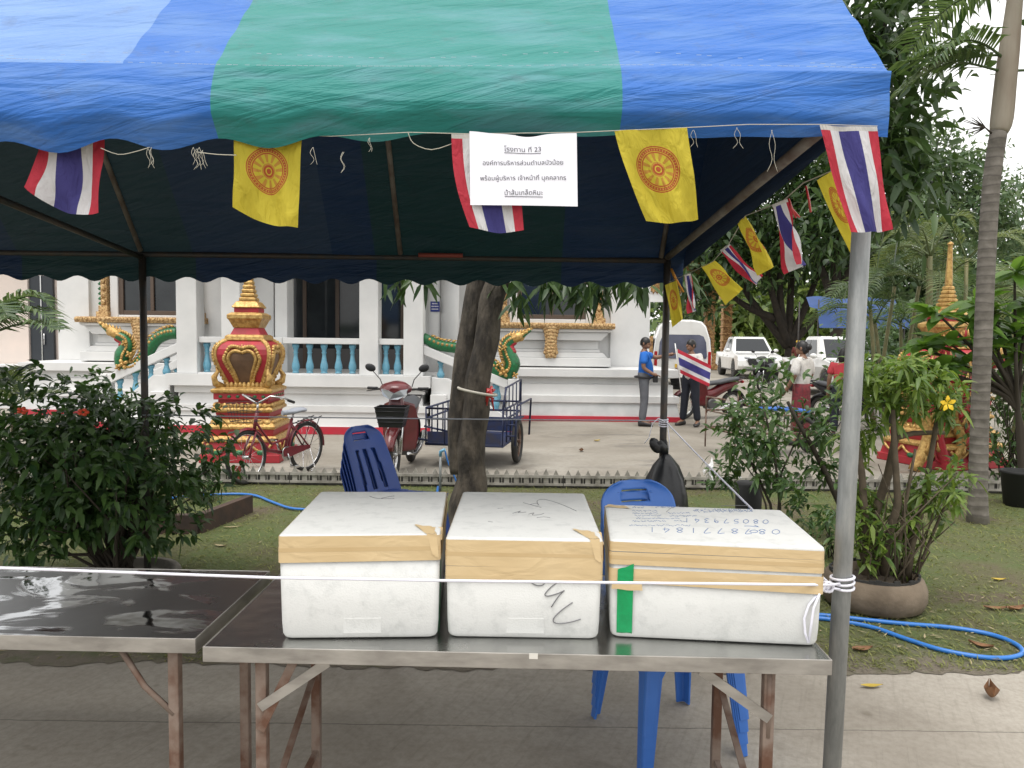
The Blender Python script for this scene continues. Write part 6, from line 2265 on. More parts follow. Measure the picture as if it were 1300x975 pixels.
wheel(ct, .05, .26, .26, .035, x=.86, rimm='rust')

mr = G(895, 532)
motorcycle('dark red motorcycle parked broadside behind the man with the flag', (P(900, 500, 16.0).x, 16.0, 0), R(-68), 'maroon', basket=True)
motorcycle('dark motorcycle standing in front of the pickup with the black grille', (P(972, 480, 25.5).x, 25.5, 0), R(-35), 'black_plastic', basket=False)
motorcycle('dark motorcycle half hidden by the grey pole beside the seated person in pink', (P(1078, 520, 14.5).x, 14.5, 0), R(30), 'black_plastic', basket=False)


# ================================================================== vehicles
def pickup(label, loc, rz):
    t = thing('pickup_truck', label, 'pickup truck', loc, rz, 'white pickup trucks')
    W = 1.86
    rw = .38; ya, yb_ = -1.60, 1.55

    def arch(y0, rr=.46, n_=10): return [(y0 + rr * math.cos(a), .40 + rr * math.sin(a)) for a in np.linspace(0, math.pi, n_)][::-1]
    pr = [(-2.55, .42)] + [(-2.12, .36)] + [(y, z) for y, z in arch(ya)] + [(-1.05, .36), (1.05, .36)] + arch(yb_) + [(2.1, .42), (2.62, .50), (2.64, 1.08), (1.02, 1.10), (-1.12, 1.13), (-1.5, 1.10), (-2.25, 1.02), (-2.55, .94), (-2.66, .80), (-2.68, .55)]
    b_ = MB()
    b_.prism(pr, lambda a, c_, d: (d * (1 - .05 * max(0, c_ - .85) / .3), a, c_), -W / 2, W / 2)
    b_.build('body', M['car_white'], t, bevel=.09, seg=4)
    # cabin
    lo = [(-.86, -1.20), (.86, -1.20), (.88, 1.0), (-.88, 1.0)]
    hi = [(-.68, -.42), (.68, -.42), (.70, .72), (-.70, .72)]
    b_ = MB()
    b_.loft([[(x, y, 1.08) for x, y in lo], [(x * .99 + .01 * 0, y, 1.12) for x, y in lo], [(x, y, 1.74) for x, y in hi], [(x * .93, y * .93, 1.79) for x, y in hi]], 0, True, False)
    b_.build('cab', M['car_white'], t, bevel=.07, seg=4)
    L0 = [Vector((x, y, 1.12)) for x, y in lo]; H0 = [Vector((x, y, 1.74)) for x, y in hi]

    def pane(i, j, u0, u1, v0, v1, nm):
        A, B_, C, D = L0[i], L0[j], H0[j], H0[i]
        n_ = (B_ - A).cross(D - A).normalized()
        f = lambda u, v: (A * (1 - u) + B_ * u) * (1 - v) + (D * (1 - u) + C * u) * v + n_ * .012
        b2 = MB()
        q = [f(u0, v0), f(u1, v0), f(u1, v1), f(u0, v1)]
        b2.add(q + [p - n_ * .01 for p in q], [(0, 1, 2, 3), (4, 7, 6, 5), (0, 4, 5, 1), (1, 5, 6, 2), (2, 6, 7, 3), (3, 7, 4, 0)])
        return b2.build(nm, M['car_glass'], t)
    pane(0, 1, .07, .93, .06, .93, 'windscreen')
    pane(1, 2, .22, .53, .06, .90, 'side_window'); pane(1, 2, .57, .90, .06, .90, 'side_window')
    pane(3, 0, .47, .78, .06, .90, 'side_window'); pane(3, 0, .10, .43, .06, .90, 'side_window')
    pane(2, 3, .1, .9, .08, .88, 'rear_window')
    for s in (-1, 1):
        for y in (ya, yb_):
            e = bpy.data.objects.new('wheel', None); COL.objects.link(e); e.parent = t; e.location = (s * .80, y, rw)
            b_ = MB(); b_.lathe([(.24, -.13), (.36, -.13), (.38, -.10), (.38, .10), (.36, .13), (.24, .13)], 28, axis='X'); b_.build('tyre', M['tyre'], e)
            b_ = MB()
            b_.lathe([(.235, -.10), (.235, .10)], 24, axis='X')
            for k in range(6):
                a = k * math.pi / 3
                b_.bar((s * .115, .04 * math.cos(a), .04 * math.sin(a)), (s * .105, .22 * math.cos(a), .22 * math.sin(a)), .02, .06, up=(1, 0, 0))
            b_.build('rim', mat('alloy', (.16, .16, .17), .35, .8) if 'alloy' not in bpy.data.materials else bpy.data.materials['alloy'], e)
        b_ = MB()
        b_.loft([[(s * (.56 + w_ * math.cos(a)), y - .10 * (1 - abs(.56 + w_ * math.cos(a) - .56) * 0) + .16 * max(0, math.cos(a)), .865 + h_ * math.sin(a)) for a in np.linspace(0, 6.283, 13)[:-1]] for y, w_, h_ in ((-2.60, .17, .06), (-2.50, .22, .085), (-2.40, .22, .085))], 0, True, True)
        b_.build('headlight', M['lamp_glass'], t)
        b_ = MB()
        b_.ellipsoid((s * 1.03, -.95, 1.20), (.11, .07, .08), 10, 7); b_.bar((s * .86, -.95, 1.15), (s * .98, -.95, 1.17), .03, .03)
        b_.build('door_mirror', M['car_white'], t)
        b_ = MB(); b_.ellipsoid((s * .72, -2.62, .60), (.10, .06, .05), 10, 6); b_.build('fog_lamp', M['black_plastic'], t)
        b_ = MB(); b_.box(s * .935 - .02, s * .935 + .02, -1.05, 1.0, .33, .37); b_.build('side_step', M['black_plastic'], t)
        b_ = MB(); b_.box(s * .925 - .012, s * .925 + .012, -.36, -.20, .94, .965); b_.box(s * .925 - .012, s * .925 + .012, .62, .78, .94, .965); b_.build('door_handle', M['chrome'], t)
    b_ = MB(); b_.prism([(-.50, .88), (.50, .88), (.55, .80), (.46, .60), (-.46, .60), (-.55, .80)], lambda a, c_, d: (a, d, c_), -2.72, -2.60)
    for k in range(4): b_.box(-.46, .46, -2.735, -2.715, .63 + .06 * k, .65 + .06 * k)
    b_.build('grille', M['black_plastic'], t, bevel=.012)
    b_ = MB(); b_.ellipsoid((0, -2.735, .78), (.07, .02, .045), 14, 6); b_.build('emblem', M['chrome'], t)
    b_ = MB(); b_.box(-.23, .23, -2.725, -2.71, .46, .57); b_.build('number_plate', M['white_plain'], t, bevel=.004)
    b_ = MB(); b_.box(-.7, .7, -2.70, -2.62, .37, .44); b_.build('lower_bumper', M['black_plastic'], t, bevel=.02)
    return t


q = G(945, 476)
pickup('white pickup with black grille facing the camera, farther of the two', (P(948, 460, 34.5).x, 34.5, 0), R(-5))
pickup('white pickup parked between the woman in white and the grey pole, nearer of the two', (P(1064, 460, 23.5).x, 23.6, 0), R(-3))

vx, vy = P(867, 430, 25.0).x, 25.0
t = thing('minibus', 'white high-roof minibus seen from behind, with lettering above its rear window', 'van', (vx, vy, 0), R(-9))
b = MB()
sec = [(-.86, .35), (-.93, .5), (-.94, 1.1), (-.88, 1.65), (-.74, 2.08), (-.60, 2.23), (-.3, 2.29), (.3, 2.29), (.60, 2.23), (.74, 2.08), (.88, 1.65), (.94, 1.1), (.93, .5), (.86, .35)]
b.loft([[(x * k, y, (z - 1.2) * k2 + 1.2) for x, z in sec] for y, k, k2 in ((0, .94, .95), (.05, .98, .985), (.15, 1, 1), (4.0, 1, 1), (4.6, .97, .8), (4.9, .9, .55))], 0, True, True)
b.build('body', M['car_white'], t)
b = MB()
w_out = [(-.74, 1.02), (-.78, 1.10), (-.74, 1.55), (-.66, 1.74), (-.52, 1.80), (.52, 1.80), (.66, 1.74), (.74, 1.55), (.78, 1.10), (.74, 1.02)]
b.prism(w_out, lambda a, c_, d: (a, d + .03 * (c_ - 1.1), c_), -.022, .02)
b.build('rear_window', M['van_glass'], t)
for s in (-1, 1):
    b = MB(); b.box(s * .86 - .05, s * .86 + .05, -.015, .10, .75, 1.25); b.build('tail_light', M['tail_red'], t, bevel=.015)
    for y in (.9, 3.6):
        e = bpy.data.objects.new('wheel', None); COL.objects.link(e); e.parent = t; e.location = (s * .80, y, .33)
        b = MB(); b.lathe([(.2, -.1), (.33, -.1), (.33, .1), (.2, .1)], 24, axis='X'); b.build('tyre', M['tyre'], e)
    b = MB(); b.box(s * .935 - .01, s * .935 + .01, .5, 3.7, 1.15, 1.70); b.build('side_window', M['car_glass'], t)
b = MB(); b.box(-.9, .9, -.10, .1, .33, .55); b.build('bumper', M['car_white'], t, bevel=.03)
b = MB(); b.box(-.24, .24, -.014, .02, .72, .84); b.build('number_plate', M['cap_yellow'], t)
v, f = text_shape('วัดกลางคอนสะ')
mx0, mx1 = min(p[0] for p in v), max(p[0] for p in v)
b = MB(); sc_ = .80 / (mx1 - mx0)
b.add([((p[0] - mx0) * sc_ - .42, .012 + .03 * ((p[1] * sc_)), 1.93 + p[1] * sc_) for p in v], f)
b.build('lettering', M['ink'], t)

# ================================================================== golden gateway
gy = 42
t = thing('temple_gate', 'ornate golden temple gateway behind the minibus', 'gate', (P(900, 450, gy).x, gy, 0))
for px_ in (800, 899, 921):
    x = P(px_, 450, gy + (3 if px_ == 921 else 0)).x; y = gy + (3 if px_ == 921 else 0)
    b = MB()
    b.box(x - .42, x + .42, y - .42, y + .42, 0, .9); b.box(x - .26, x + .26, y - .26, y + .26, .9, 4.0 if px_ != 921 else 3.6)
    for k in range(7):
        b.box(x - .31, x + .31, y - .31, y + .31, 1.1 + .42 * k, 1.2 + .42 * k)
    b.box(x - .40, x + .40, y - .40, y + .40, 4.02, 4.25)
    b.build('column', M['gate_gold'], t, world_=True, bevel=.03)
xl, xr = P(790, 450, gy).x, P(906, 450, gy).x
b = MB()
b.box(xl, xr, gy - .35, gy + .35, 4.26, 4.9)
for k in range(24):
    xx = xl + (xr - xl) * (k + .5) / 24
    b.lathe([(.10, 0), (.05, -.10), (.004, -.2)], 6, (xx, gy - .36, 4.26))
for lv in range(4):
    ins = .5 * lv
    b.prism([(xl + ins - .2, 4.9 + .75 * lv), (xr - ins + .3, 4.9 + .75 * lv), (xr - ins - .15, 5.55 + .75 * lv), (xl + ins + .2, 5.55 + .75 * lv)], lambda a, c_, d: (a, d, c_), gy - .5 + .06 * lv, gy + .5 - .06 * lv)
    for k in range(9):
        xx = xl + ins + (xr - xl - 2 * ins) * (k + .5) / 9
        b.tube([(xx, gy - .5, 5.5 + .75 * lv), (xx, gy - .55, 5.75 + .75 * lv), (xx, gy - .52, 6.05 + .75 * lv)], [.16, .11, .01], 6)
for k in range(5):
    b.tube([(xr + .15, gy, 4.6 + .2 * k), (xr + .4, gy, 4.9 + .2 * k), (xr + .35, gy, 5.3 + .2 * k)], [.12, .08, .01], 6)
b.build('roof', M['gate_gold'], t, world_=True)
b = MB(); b.box(xl + .3, P(880, 450, gy).x, gy - .30, gy - .22, 3.65, 4.20)
xq = P(880, 450, gy).x
b.prism([(xq, 3.65), (xq + .55, 3.92), (xq, 4.20)], lambda a, c_, d: (a, d, c_), gy - .30, gy - .22)
b.build('sign_board', M['white_plain'], t, world_=True)
b = MB(); b.box(xl, P(846, 450, gy).x, gy - .2, gy + .2, 0, 1.5); b.box(xl, P(848, 450, gy).x, gy - .3, gy + .3, 1.5, 1.8); b.build('side_wall', M['gate_gold'], t, world_=True)

# blue tarpaulin shelter
ty_ = 31
t = thing('tarpaulin_shelter', 'dark blue tarpaulin shelter among the palms at right', 'shelter', (P(1100, 430, ty_).x, ty_, 0))
x0, x1 = P(1036, 430, ty_).x, P(1152, 430, ty_).x
z0, z1 = hz(417, 1100, ty_), hz(384, 1100, ty_)
b = MB()
b.grid(lambda u, v: (x0 + (x1 - x0) * u, ty_ - .3 * (1 - v) ** 2 + 1.2 * v * (v > .6), z0 + (z1 - z0) * min(1, v / .8) + .25 * max(0, v - .8) / .2 + .05 * math.sin(u * 12) * v), 24, 12)
b.build('tarpaulin', M['tarp_blue'], t, world_=True)
b = MB()
for x in (x0 + .1, x1 - .1):
    for y in (ty_ + .1, ty_ + 2.2): b.tube([(x, y, 0), (x, y, z1 + .1)], .03, 6)
b.build('pole', M['pole_dark'], t, world_=True)


# ================================================================== people
def skin_mesh(verts, edges, radii, root=0, lv=2):
    me = bpy.data.meshes.new('sk')
    me.from_pydata([tuple(v) for v in verts], edges, [])
    o = bpy.data.objects.new('sk', me); COL.objects.link(o)
    md = o.modifiers.new('skin', 'SKIN'); md.use_smooth_shade = True
    for i, r_ in enumerate(radii):
        sv = me.skin_vertices[0].data[i]
        sv.radius = r_ if isinstance(r_, tuple) else (r_, r_)
        sv.use_root = (i == root)
    s = o.modifiers.new('sub', 'SUBSURF'); s.levels = lv; s.render_levels = lv
    bpy.context.view_layer.update()
    m2 = bpy.data.meshes.new_from_object(o.evaluated_get(bpy.context.evaluated_depsgraph_get()))
    vv = [tuple(v.co) for v in m2.vertices]; ff = [tuple(p.vertices) for p in m2.polygons]
    bpy.data.objects.remove(o); bpy.data.meshes.remove(me); bpy.data.meshes.remove(m2)
    return vv, ff


def person(label, loc, rz, H=1.68, J=None, shirt='cloth_white', legs='trouser_navy', skirt=None, belly=0.0, hair='short', sleeve=.6, head_turn=0.0, hem=.86, extra=None):
    k = H / 1.68
    t = thing('person', label, 'person', loc, rz)
    j = dict(pelvis=(0, 0, .92), waist=(0, -.01, 1.06), chest=(0, 0, 1.25), neck=(0, .01, 1.41), headb=(0, -.005, 1.50),
             shL=(.175, .01, 1.36), elL=(.225, .03, 1.10), wrL=(.235, -.05, .86), haL=(.235, -.09, .78),
             shR=(-.175, .01, 1.36), elR=(-.225, .03, 1.10), wrR=(-.235, -.05, .86), haR=(-.235, -.09, .78),
             hpL=(.095, 0, .88), knL=(.11, -.02, .48), anL=(.115, .02, .09), toL=(.13, -.15, .03),
             hpR=(-.095, 0, .88), knR=(-.11, -.02, .48), anR=(-.115, .02, .09), toR=(-.13, -.15, .03))
    if J: j.update(J)
    j = {a: Vector(v) * k for a, v in j.items()}
    names = ['pelvis', 'waist', 'chest', 'neck', 'headb', 'shL', 'elL', 'wrL', 'haL', 'shR', 'elR', 'wrR', 'haR', 'hpL', 'knL', 'anL', 'toL', 'hpR', 'knR', 'anR', 'toR']
    rad = dict(pelvis=(.135, .10), waist=(.13, .10 + belly), chest=(.14, .105), neck=.055, headb=.05, shL=.062, elL=.042, wrL=.030, haL=.036, shR=.062, elR=.042, wrR=.030, haR=.036,
               hpL=.085, knL=.058, anL=.040, toL=.034, hpR=.085, knR=.058, anR=.040, toR=.034)
    E = [('pelvis', 'waist'), ('waist', 'chest'), ('chest', 'neck'), ('neck', 'headb'), ('chest', 'shL'), ('shL', 'elL'), ('elL', 'wrL'), ('wrL', 'haL'), ('chest', 'shR'), ('shR', 'elR'), ('elR', 'wrR'), ('wrR', 'haR'),
         ('pelvis', 'hpL'), ('hpL', 'knL'), ('knL', 'anL'), ('anL', 'toL'), ('pelvis', 'hpR'), ('hpR', 'knR'), ('knR', 'anR'), ('anR', 'toR')]

    def sc(r_): return tuple(x * k for x in r_) if isinstance(r_, tuple) else r_ * k
    ix = {n_: i for i, n_ in enumerate(names)}
    vv, ff = skin_mesh([j[n_] for n_ in names], [(ix[a], ix[c_]) for a, c_ in E], [sc(rad[n_]) for n_ in names])
    b_ = MB(); b_.add(vv, ff, 0, True)
    # head
    hr = Matrix.Rotation(head_turn, 3, 'Z')
    hc = j['headb'] + Vector((0, -.012, .075)) * k
    b_.ellipsoid(hc, (.073 * k, .092 * k, .112 * k), 18, 14, hr)
    b_.ellipsoid(hc + hr @ Vector((0, -.055, -.055)) * k, (.05 * k, .04 * k, .05 * k), 12, 9, hr)
    b_.tube([hc + hr @ Vector((0, -.085, .012)) * k, hc + hr @ Vector((0, -.108, -.022)) * k, hc + hr @ Vector((0, -.09, -.034)) * k], [.010 * k, .017 * k, .012 * k], 8)
    for s in (-1, 1):
        b_.ellipsoid(hc + hr @ Vector((s * .074, .01, -.01)) * k, (.010 * k, .02 * k, .032 * k), 8, 6, hr)
    b_.tube([hc + hr @ Vector((-.022, -.088, -.062)) * k, hc + hr @ Vector((0, -.096, -.060)) * k, hc + hr @ Vector((.022, -.088, -.062)) * k], .007 * k, 6)
    # hands: four fingers and a thumb from the palm
    for s, w_, h_, e_ in ((1, 'wrL', 'haL', 'elL'), (-1, 'wrR', 'haR', 'elR')):
        d_ = (j[h_] - j[w_]).normalized()
        sd_ = d_.cross(Vector((0, 0, 1)))
        if sd_.length < .3: sd_ = Vector((0, 1, 0))
        sd_ = (sd_ - d_ * sd_.dot(d_)).normalized()
        up_ = sd_.cross(d_)
        for f_, ln in enumerate((.066, .075, .07, .055)):
            o_ = sd_ * (f_ - 1.5) * .019 * k
            p0 = j[h_] + o_
            b_.tube([p0, p0 + d_ * ln * .55 * k, p0 + d_ * ln * k - up_ * .018 * k], [.010 * k, .009 * k, .007 * k], 6)
        p0 = j[w_] + d_ * .03 * k + sd_ * .03 * k
        b_.tube([p0, p0 + sd_ * .03 * k + d_ * .03 * k, p0 + sd_ * .035 * k + d_ * .06 * k], [.012 * k, .011 * k, .008 * k], 6)
    b_.build('body', M['skin'], t)
    # eyes and brows
    b_ = MB()
    for s in (-1, 1):
        b_.ellipsoid(hc + hr @ Vector((s * .030, -.086, .010)) * k, (.012 * k, .007 * k, .006 * k), 8, 6, hr)
        b_.tube([hc + hr @ Vector((s * .016, -.090, .030)) * k, hc + hr @ Vector((s * .046, -.080, .030)) * k], .005 * k, 5)
    b_.build('eyes', M['hair'], t)
    # hair
    b_ = MB()
    for i in range(0, 1):
        rings = []
        for q in np.linspace(.02, .62, 9):
            th = q * math.pi
            rings.append([hc + hr @ Vector((.080 * math.sin(th) * math.cos(a), .100 * math.sin(th) * math.sin(a) + .008, .120 * math.cos(th) + (.045 * max(0, -math.sin(a)) * (q / .62) ** 2))) * k for a in np.linspace(0, 2 * math.pi, 21)[:-1]])
        b_.loft(rings[::-1], 0, True, True)
    if hair == 'bun':
        b_.ellipsoid(hc + hr @ Vector((0, .105, .01)) * k, (.06 * k, .05 * k, .055 * k), 12, 9, hr)
        b_.ellipsoid(hc + hr @ Vector((0, .05, -.03)) * k, (.07 * k, .06 * k, .07 * k), 12, 9, hr)
    if hair == 'long':
        b_.ellipsoid(hc + hr @ Vector((0, .035, -.05)) * k, (.092 * k, .082 * k, .15 * k), 14, 10, hr)
    b_.build('hair', M['hair'], t)
    # shirt with sleeves
    hemv = Vector((j['pelvis'].x, j['pelvis'].y - belly * .3, (hem - .03) * k))
    sl = lambda a, c_: j[a].lerp(j[c_], sleeve)
    V = [hemv, j['waist'] + Vector((0, -belly * .5, 0)), j['chest'], j['neck'] - Vector((0, 0, .03)) * k, j['shL'], sl('shL', 'elL'), j['shR'], sl('shR', 'elR')]
    vv, ff = skin_mesh(V, [(0, 1), (1, 2), (2, 3), (2, 4), (4, 5), (2, 6), (6, 7)], [sc((.165, .125 + belly)), sc((.155, .125 + belly)), sc((.165, .125)), sc(.07), sc(.082), sc(.078), sc(.082), sc(.078)], 0)
    b_ = MB(); b_.add(vv, ff, 0, True); b_.build('shirt', M[shirt], t)
    if skirt:
        b_ = MB()
        rings = []
        for q in np.linspace(0, 1, 8):
            z = 1.0 + (.20 - 1.0) * q
            rings.append([(j['pelvis'].x + (.150 + .03 * math.sin(q * 3)) * k * math.cos(a) * (1 + .03 * math.sin(5 * a)), j['pelvis'].y + (.125 + .02 * q) * k * math.sin(a), z * k) for a in np.linspace(0, 2 * math.pi, 25)[:-1]])
        b_.loft(rings[::-1], 0, True, True)
        b_.build('sarong', M[skirt], t)
    else:
        V = [j['pelvis'] + Vector((0, -belly * .3, .17 * k)), j['pelvis'], j['hpL'], j['knL'], j['anL'] + Vector((0, 0, .0)), j['hpR'], j['knR'], j['anR']]
        vv, ff = skin_mesh(V, [(0, 1), (1, 2), (2, 3), (3, 4), (1, 5), (5, 6), (6, 7)], [sc((.142, .112 + belly)), sc((.150, .12 + belly * .5)), sc(.105), sc(.080), sc(.072), sc(.105), sc(.080), sc(.072)], 1)
        b_ = MB(); b_.add(vv, ff, 0, True); b_.build('trousers', M[legs], t)
    for a, c_ in (('anL', 'toL'), ('anR', 'toR')):
        b_ = MB()
        d_ = j[c_] - j[a]; hd = math.atan2(d_.x, -d_.y)
        m_ = Matrix.Rotation(hd, 3, 'Z')
        base = Vector((j[a].x, j[a].y, 0))
        b_.loft([[base + m_ @ Vector((w_ * math.cos(q), y, z + h_ * math.sin(q))) * k for q in np.linspace(0, 6.283, 13)[:-1]] for y, w_, h_, z in ((.07, .025, .03, .035), (.05, .040, .048, .05), (-.02, .042, .055, .056), (-.10, .05, .04, .042), (-.17, .045, .028, .031), (-.205, .02, .014, .018))], 0, True, True)
        b_.build('shoe', M['shoe'], t)
    return t


q = P(816, 541, 14.45)
t = person('man in bright blue shirt and grey trousers stretching an arm forward', (q.x, 14.45, 0), R(82), 1.67,
           dict(elL=(.20, -.24, 1.30), wrL=(.15, -.47, 1.36), haL=(.13, -.56, 1.38), elR=(-.21, .02, 1.11), wrR=(-.20, -.16, 1.0), haR=(-.18, -.24, .98), waist=(0, -.03, 1.06)),
           shirt='shirt_blue', legs='trouser_grey', belly=.035, sleeve=.75, head_turn=R(-22), hem=.88)
b = MB()
b.torus((0, -.02, .93), .185, .024, 'Z', 24, 8)
b.obox((-.06, -.21, .90), (.22, .09, .13))
o = b.build('waist_bag', M['black_plastic'], t, bevel=.01)
q = P(876, 541, 14.5)
person('man in white shirt and dark trousers holding a Thai flag across his chest', (q.x, 14.55, 0), R(-42), 1.64,
       dict(elL=(.24, -.06, 1.13), wrL=(.14, -.27, 1.10), haL=(.11, -.34, 1.10), elR=(-.24, -.06, 1.13), wrR=(-.10, -.28, 1.12), haR=(-.07, -.34, 1.13), knL=(.13, -.02, .48), anL=(.16, .03, .09), toL=(.20, -.13, .03), anR=(-.15, .0, .09), toR=(-.19, -.17, .03)),
       shirt='cloth_white', legs='trouser_navy', sleeve=.8, head_turn=R(-25), hem=.87)
flag('thai_flag', 'Thai flag on a short white staff held by the man in the white shirt', None, [(858, 442), (903, 464), (900, 491), (862, 473)], [14.05, 14.0, 14.0, 14.05], 'thai_h', .03, .05, 2)
b = MB(); b.tube([P(857, 436, 14.06), P(865, 498, 14.12)], .010, 6); fs = b.build('flag_staff', M['white_plain'])
tag(fs, 'thin white staff of the flag held by the man in the white shirt', 'flagpole')
q = P(1016, 540, 12.0)
person('woman in white lace blouse and dark red sarong, seen from behind', (q.x, 12.0, 0), R(-142), 1.64,
       dict(elL=(.23, .0, 1.11), wrL=(.22, -.12, .92), haL=(.21, -.17, .86), elR=(-.24, .02, 1.12), wrR=(-.22, -.12, .95), haR=(-.20, -.18, .9)), shirt='cloth_white', skirt='cloth_red', hair='bun', sleeve=.95, hem=.90, head_turn=R(12))
q = P(1067, 540, 13.0)
person('person with long black hair in a pinkish red top beside the grey pole', (q.x, 13.0, 0), R(160), 1.53, None, shirt='cloth_pink', legs='trouser_navy', hair='long', sleeve=.7)
q = P(984, 470, 36)
t = person('distant person in a dark red robe with a yellow cap between the two pickups', (q.x + .1, 33.5, 0), R(-30), 1.62, None, shirt='robe', skirt='robe', sleeve=.9)
b = MB(); b.ellipsoid((0, -.01, 1.60), (.085, .10, .075), 14, 8); b.build('cap', M['cap_yellow'], t)


# ================================================================== trees
def leaf_cloud(name, blobs, Y, size, m_, parent, seed, droop=.3, aspect=.42, simple=True, depth=1.0, clump=14):
    """blobs: (px, py, rx, ry, leaves) at distance Y; every blob is filled with clumps of leaves."""
    rg = np.random.default_rng(seed)
    A = []
    B_ = []
    for (a, c_, rx, ry, n_) in blobs:
        k = Y / F
        nc = max(3, int(n_ / clump))
        d = unit(rg.normal(size=(nc, 3)))
        q = rg.random(nc) ** .4
        Yo = Y + rg.uniform(-.4, .4) * rx * k * depth
        ctr = np.array(P(a, c_, Yo))
        C = ctr + d * q[:, None] * np.array([rx * k, rx * k * depth, ry * k])
        cs = rg.uniform(.55, 1.25, nc)
        pp = np.repeat(C, clump, 0) + rg.normal(0, 1, (nc * clump, 3)) * (np.repeat(cs, clump)[:, None] * size * 1.25)
        A.append(pp); B_.append(np.repeat(d, clump, 0))
    Pp = np.concatenate(A); Dr = np.concatenate(B_)
    n_ = len(Pp)
    D = unit(unit(rg.normal(size=(n_, 3))) + Dr * .5 + np.array([0, 0, -.15]))
    N = unit(rg.normal(size=(n_, 3)) * .7 + np.array([0, -.15, .9]))
    return leaf_mesh(name, Pp, D, N, size * rg.uniform(.6, 1.3, n_), size * aspect * rg.uniform(.7, 1.2, n_), m_, parent, droop, simple=simple)


def tree(name, label, px_, Y, limbs, blobs, size, m_, bark, seed, group=None, r0=.2, **kw):
    g_ = Vector((P(px_, 450, Y).x, Y, 0))
    t = thing(name, label, 'tree', g_, 0, group)
    b_ = MB()
    for i, l in enumerate(limbs):
        pts = [P(a, c_, Y + .25 * j * math.sin(i * 2.4)) for j, (a, c_) in enumerate(l)]
        rr = r0 if i == 0 else r0 * .62
        if i == 0: pts = [Vector((pts[0].x, Y, -.05))] + pts
        b_.tube(smooth_pts(pts, 3), [rr * (1 - .65 * q) for q in np.linspace(0, 1, (len(pts) - 1) * 3 + 1)], 9)
    b_.build('trunk', M[bark], t, world_=True)
    leaf_cloud('crown', blobs, Y, size, m_, t, seed, **kw)
    return t


# mango tree behind the tables: two stems, low leafy twigs under the tent edge
Ym = 6.5
mt = thing('mango_tree', 'mango tree with a thick twin trunk growing behind the foam boxes', 'tree', (P(597, 640, Ym).x, Ym, 0))
b = MB()
pts = [P(592, 690, Ym), P(595, 640, Ym), P(598, 600, Ym), P(602, 530, Ym), P(610, 470, Ym), P(622, 400, Ym), P(634, 340, Ym), P(650, 250, Ym), P(665, 150, Ym)]
pts[0] = Vector((pts[0].x, Ym, -.03))
sm = smooth_pts(pts, 5)
b.tube([p + Vector((.012 * math.sin(i * .9), 0, 0)) for i, p in enumerate(sm)], [float(np.interp(i, [0, 4, 10, 20, 30, 40], [.215, .165, .125, .105, .100, .09])) * (1 + .03 * math.sin(i * 1.7)) for i in range(len(sm))], 16)
pts = [P(586, 600, Ym + .05), P(582, 560, Ym + .06), P(585, 500, Ym + .08), P(592, 440, Ym + .10), P(602, 380, Ym + .12), P(607, 330, Ym + .14), P(602, 230, Ym + .2), P(590, 130, Ym + .5)]
sm = smooth_pts(pts, 4)
b.tube(sm, [float(np.interp(i, [0, 6, 30], [.10, .094, .08])) * (1 + .03 * math.sin(i * 1.3)) for i in range(len(sm))], 14)
b.ellipsoid(P(578, 517, Ym + .1), (.05, .05, .06), 9, 7)
b.build('trunk', M['bark'], mt, world_=True)
b = MB()
brs = [[(634, 340), (670, 335), (720, 335), (780, 338), (815, 350)], [(640, 335), (690, 350), (730, 352), (760, 350)], [(612, 350), (560, 345), (515, 352)], [(720, 335), (735, 352), (742, 372)], [(780, 338), (800, 346), (812, 356)]]
for l in brs:
    b.tube(smooth_pts([P(a, c_, Ym - .15 * i) for i, (a, c_) in enumerate(l)], 3), .012, 6)
b.build('branch', M['bark'], mt, world_=True)
rg = np.random.default_rng(77)
Pp, Dd, Nn = [], [], []
for (a, c_, n_, Yo) in [(515, 352, 7, -.1), (505, 358, 6, 0), (540, 350, 5, -.1), (655, 360, 8, -.3), (660, 380, 6, -.3), (690, 352, 14, -.3), (700, 360, 10, -.2), (715, 355, 14, -.3), (735, 360, 16, -.3), (740, 375, 10, -.3), (755, 352, 14, -.4), (765, 360, 10, -.3), (785, 345, 12, -.5), (795, 352, 8, -.5), (812, 352, 10, -.6), (818, 360, 6, -.6), (770, 345, 12, -.4), (640, 350, 6, 0), (840, 345, 6, -.5), (870, 345, 9, -.2), (875, 352, 8, -.2)]:
    q = np.array(P(a, c_, Ym + Yo))
    for i in range(int(n_ * 1.3)):
        Pp.append(q + rg.normal(0, .04, 3)); Dd.append(unit((unit(rg.normal(size=(1, 3)))[0] * .75 + np.array([0, -.05, -.85]))[None])[0]); Nn.append(unit((rg.normal(size=3) + np.array([0, -1.0, .3]))[None])[0])
# overhead crown above the tent
for (cx_, cy_, cz_, rr, n_) in [(.2, 6.8, 5.4, 1.6, 420), (-1.6, 7.2, 5.2, 1.5, 380), (1.7, 7.0, 5.0, 1.3, 300), (0, 8.2, 6.0, 1.6, 300)]:
    d_ = unit(rg.normal(size=(n_, 3)))
    for i in range(n_):
        Pp.append(np.array([cx_, cy_, cz_]) + d_[i] * rr * rg.random() ** .4 * np.array([1, 1, .7])); Dd.append(d_[i] + np.array([0, 0, -.5])); Nn.append(rg.normal(size=3) * .4 + np.array([0, 0, 1.]))
leaf_mesh('crown', Pp, Dd, Nn, rg.uniform(.13, .24, len(Pp)), rg.uniform(.034, .052, len(Pp)), M['leaf_mango'], mt, .25)
b = MB()
cxy = P(606, 494, Ym)
b.tube([Vector((cxy.x + .162 * math.cos(a), Ym + .162 * math.sin(a), cxy.z - .02 + .03 * -math.cos(a))) for a in np.linspace(0, 2 * math.pi, 25)[:-1]], .012, 7, closed=True)
o = b.build('tree_cord', M['string']); tag(o, 'pale cord tied round the mango trunk', 'cord')
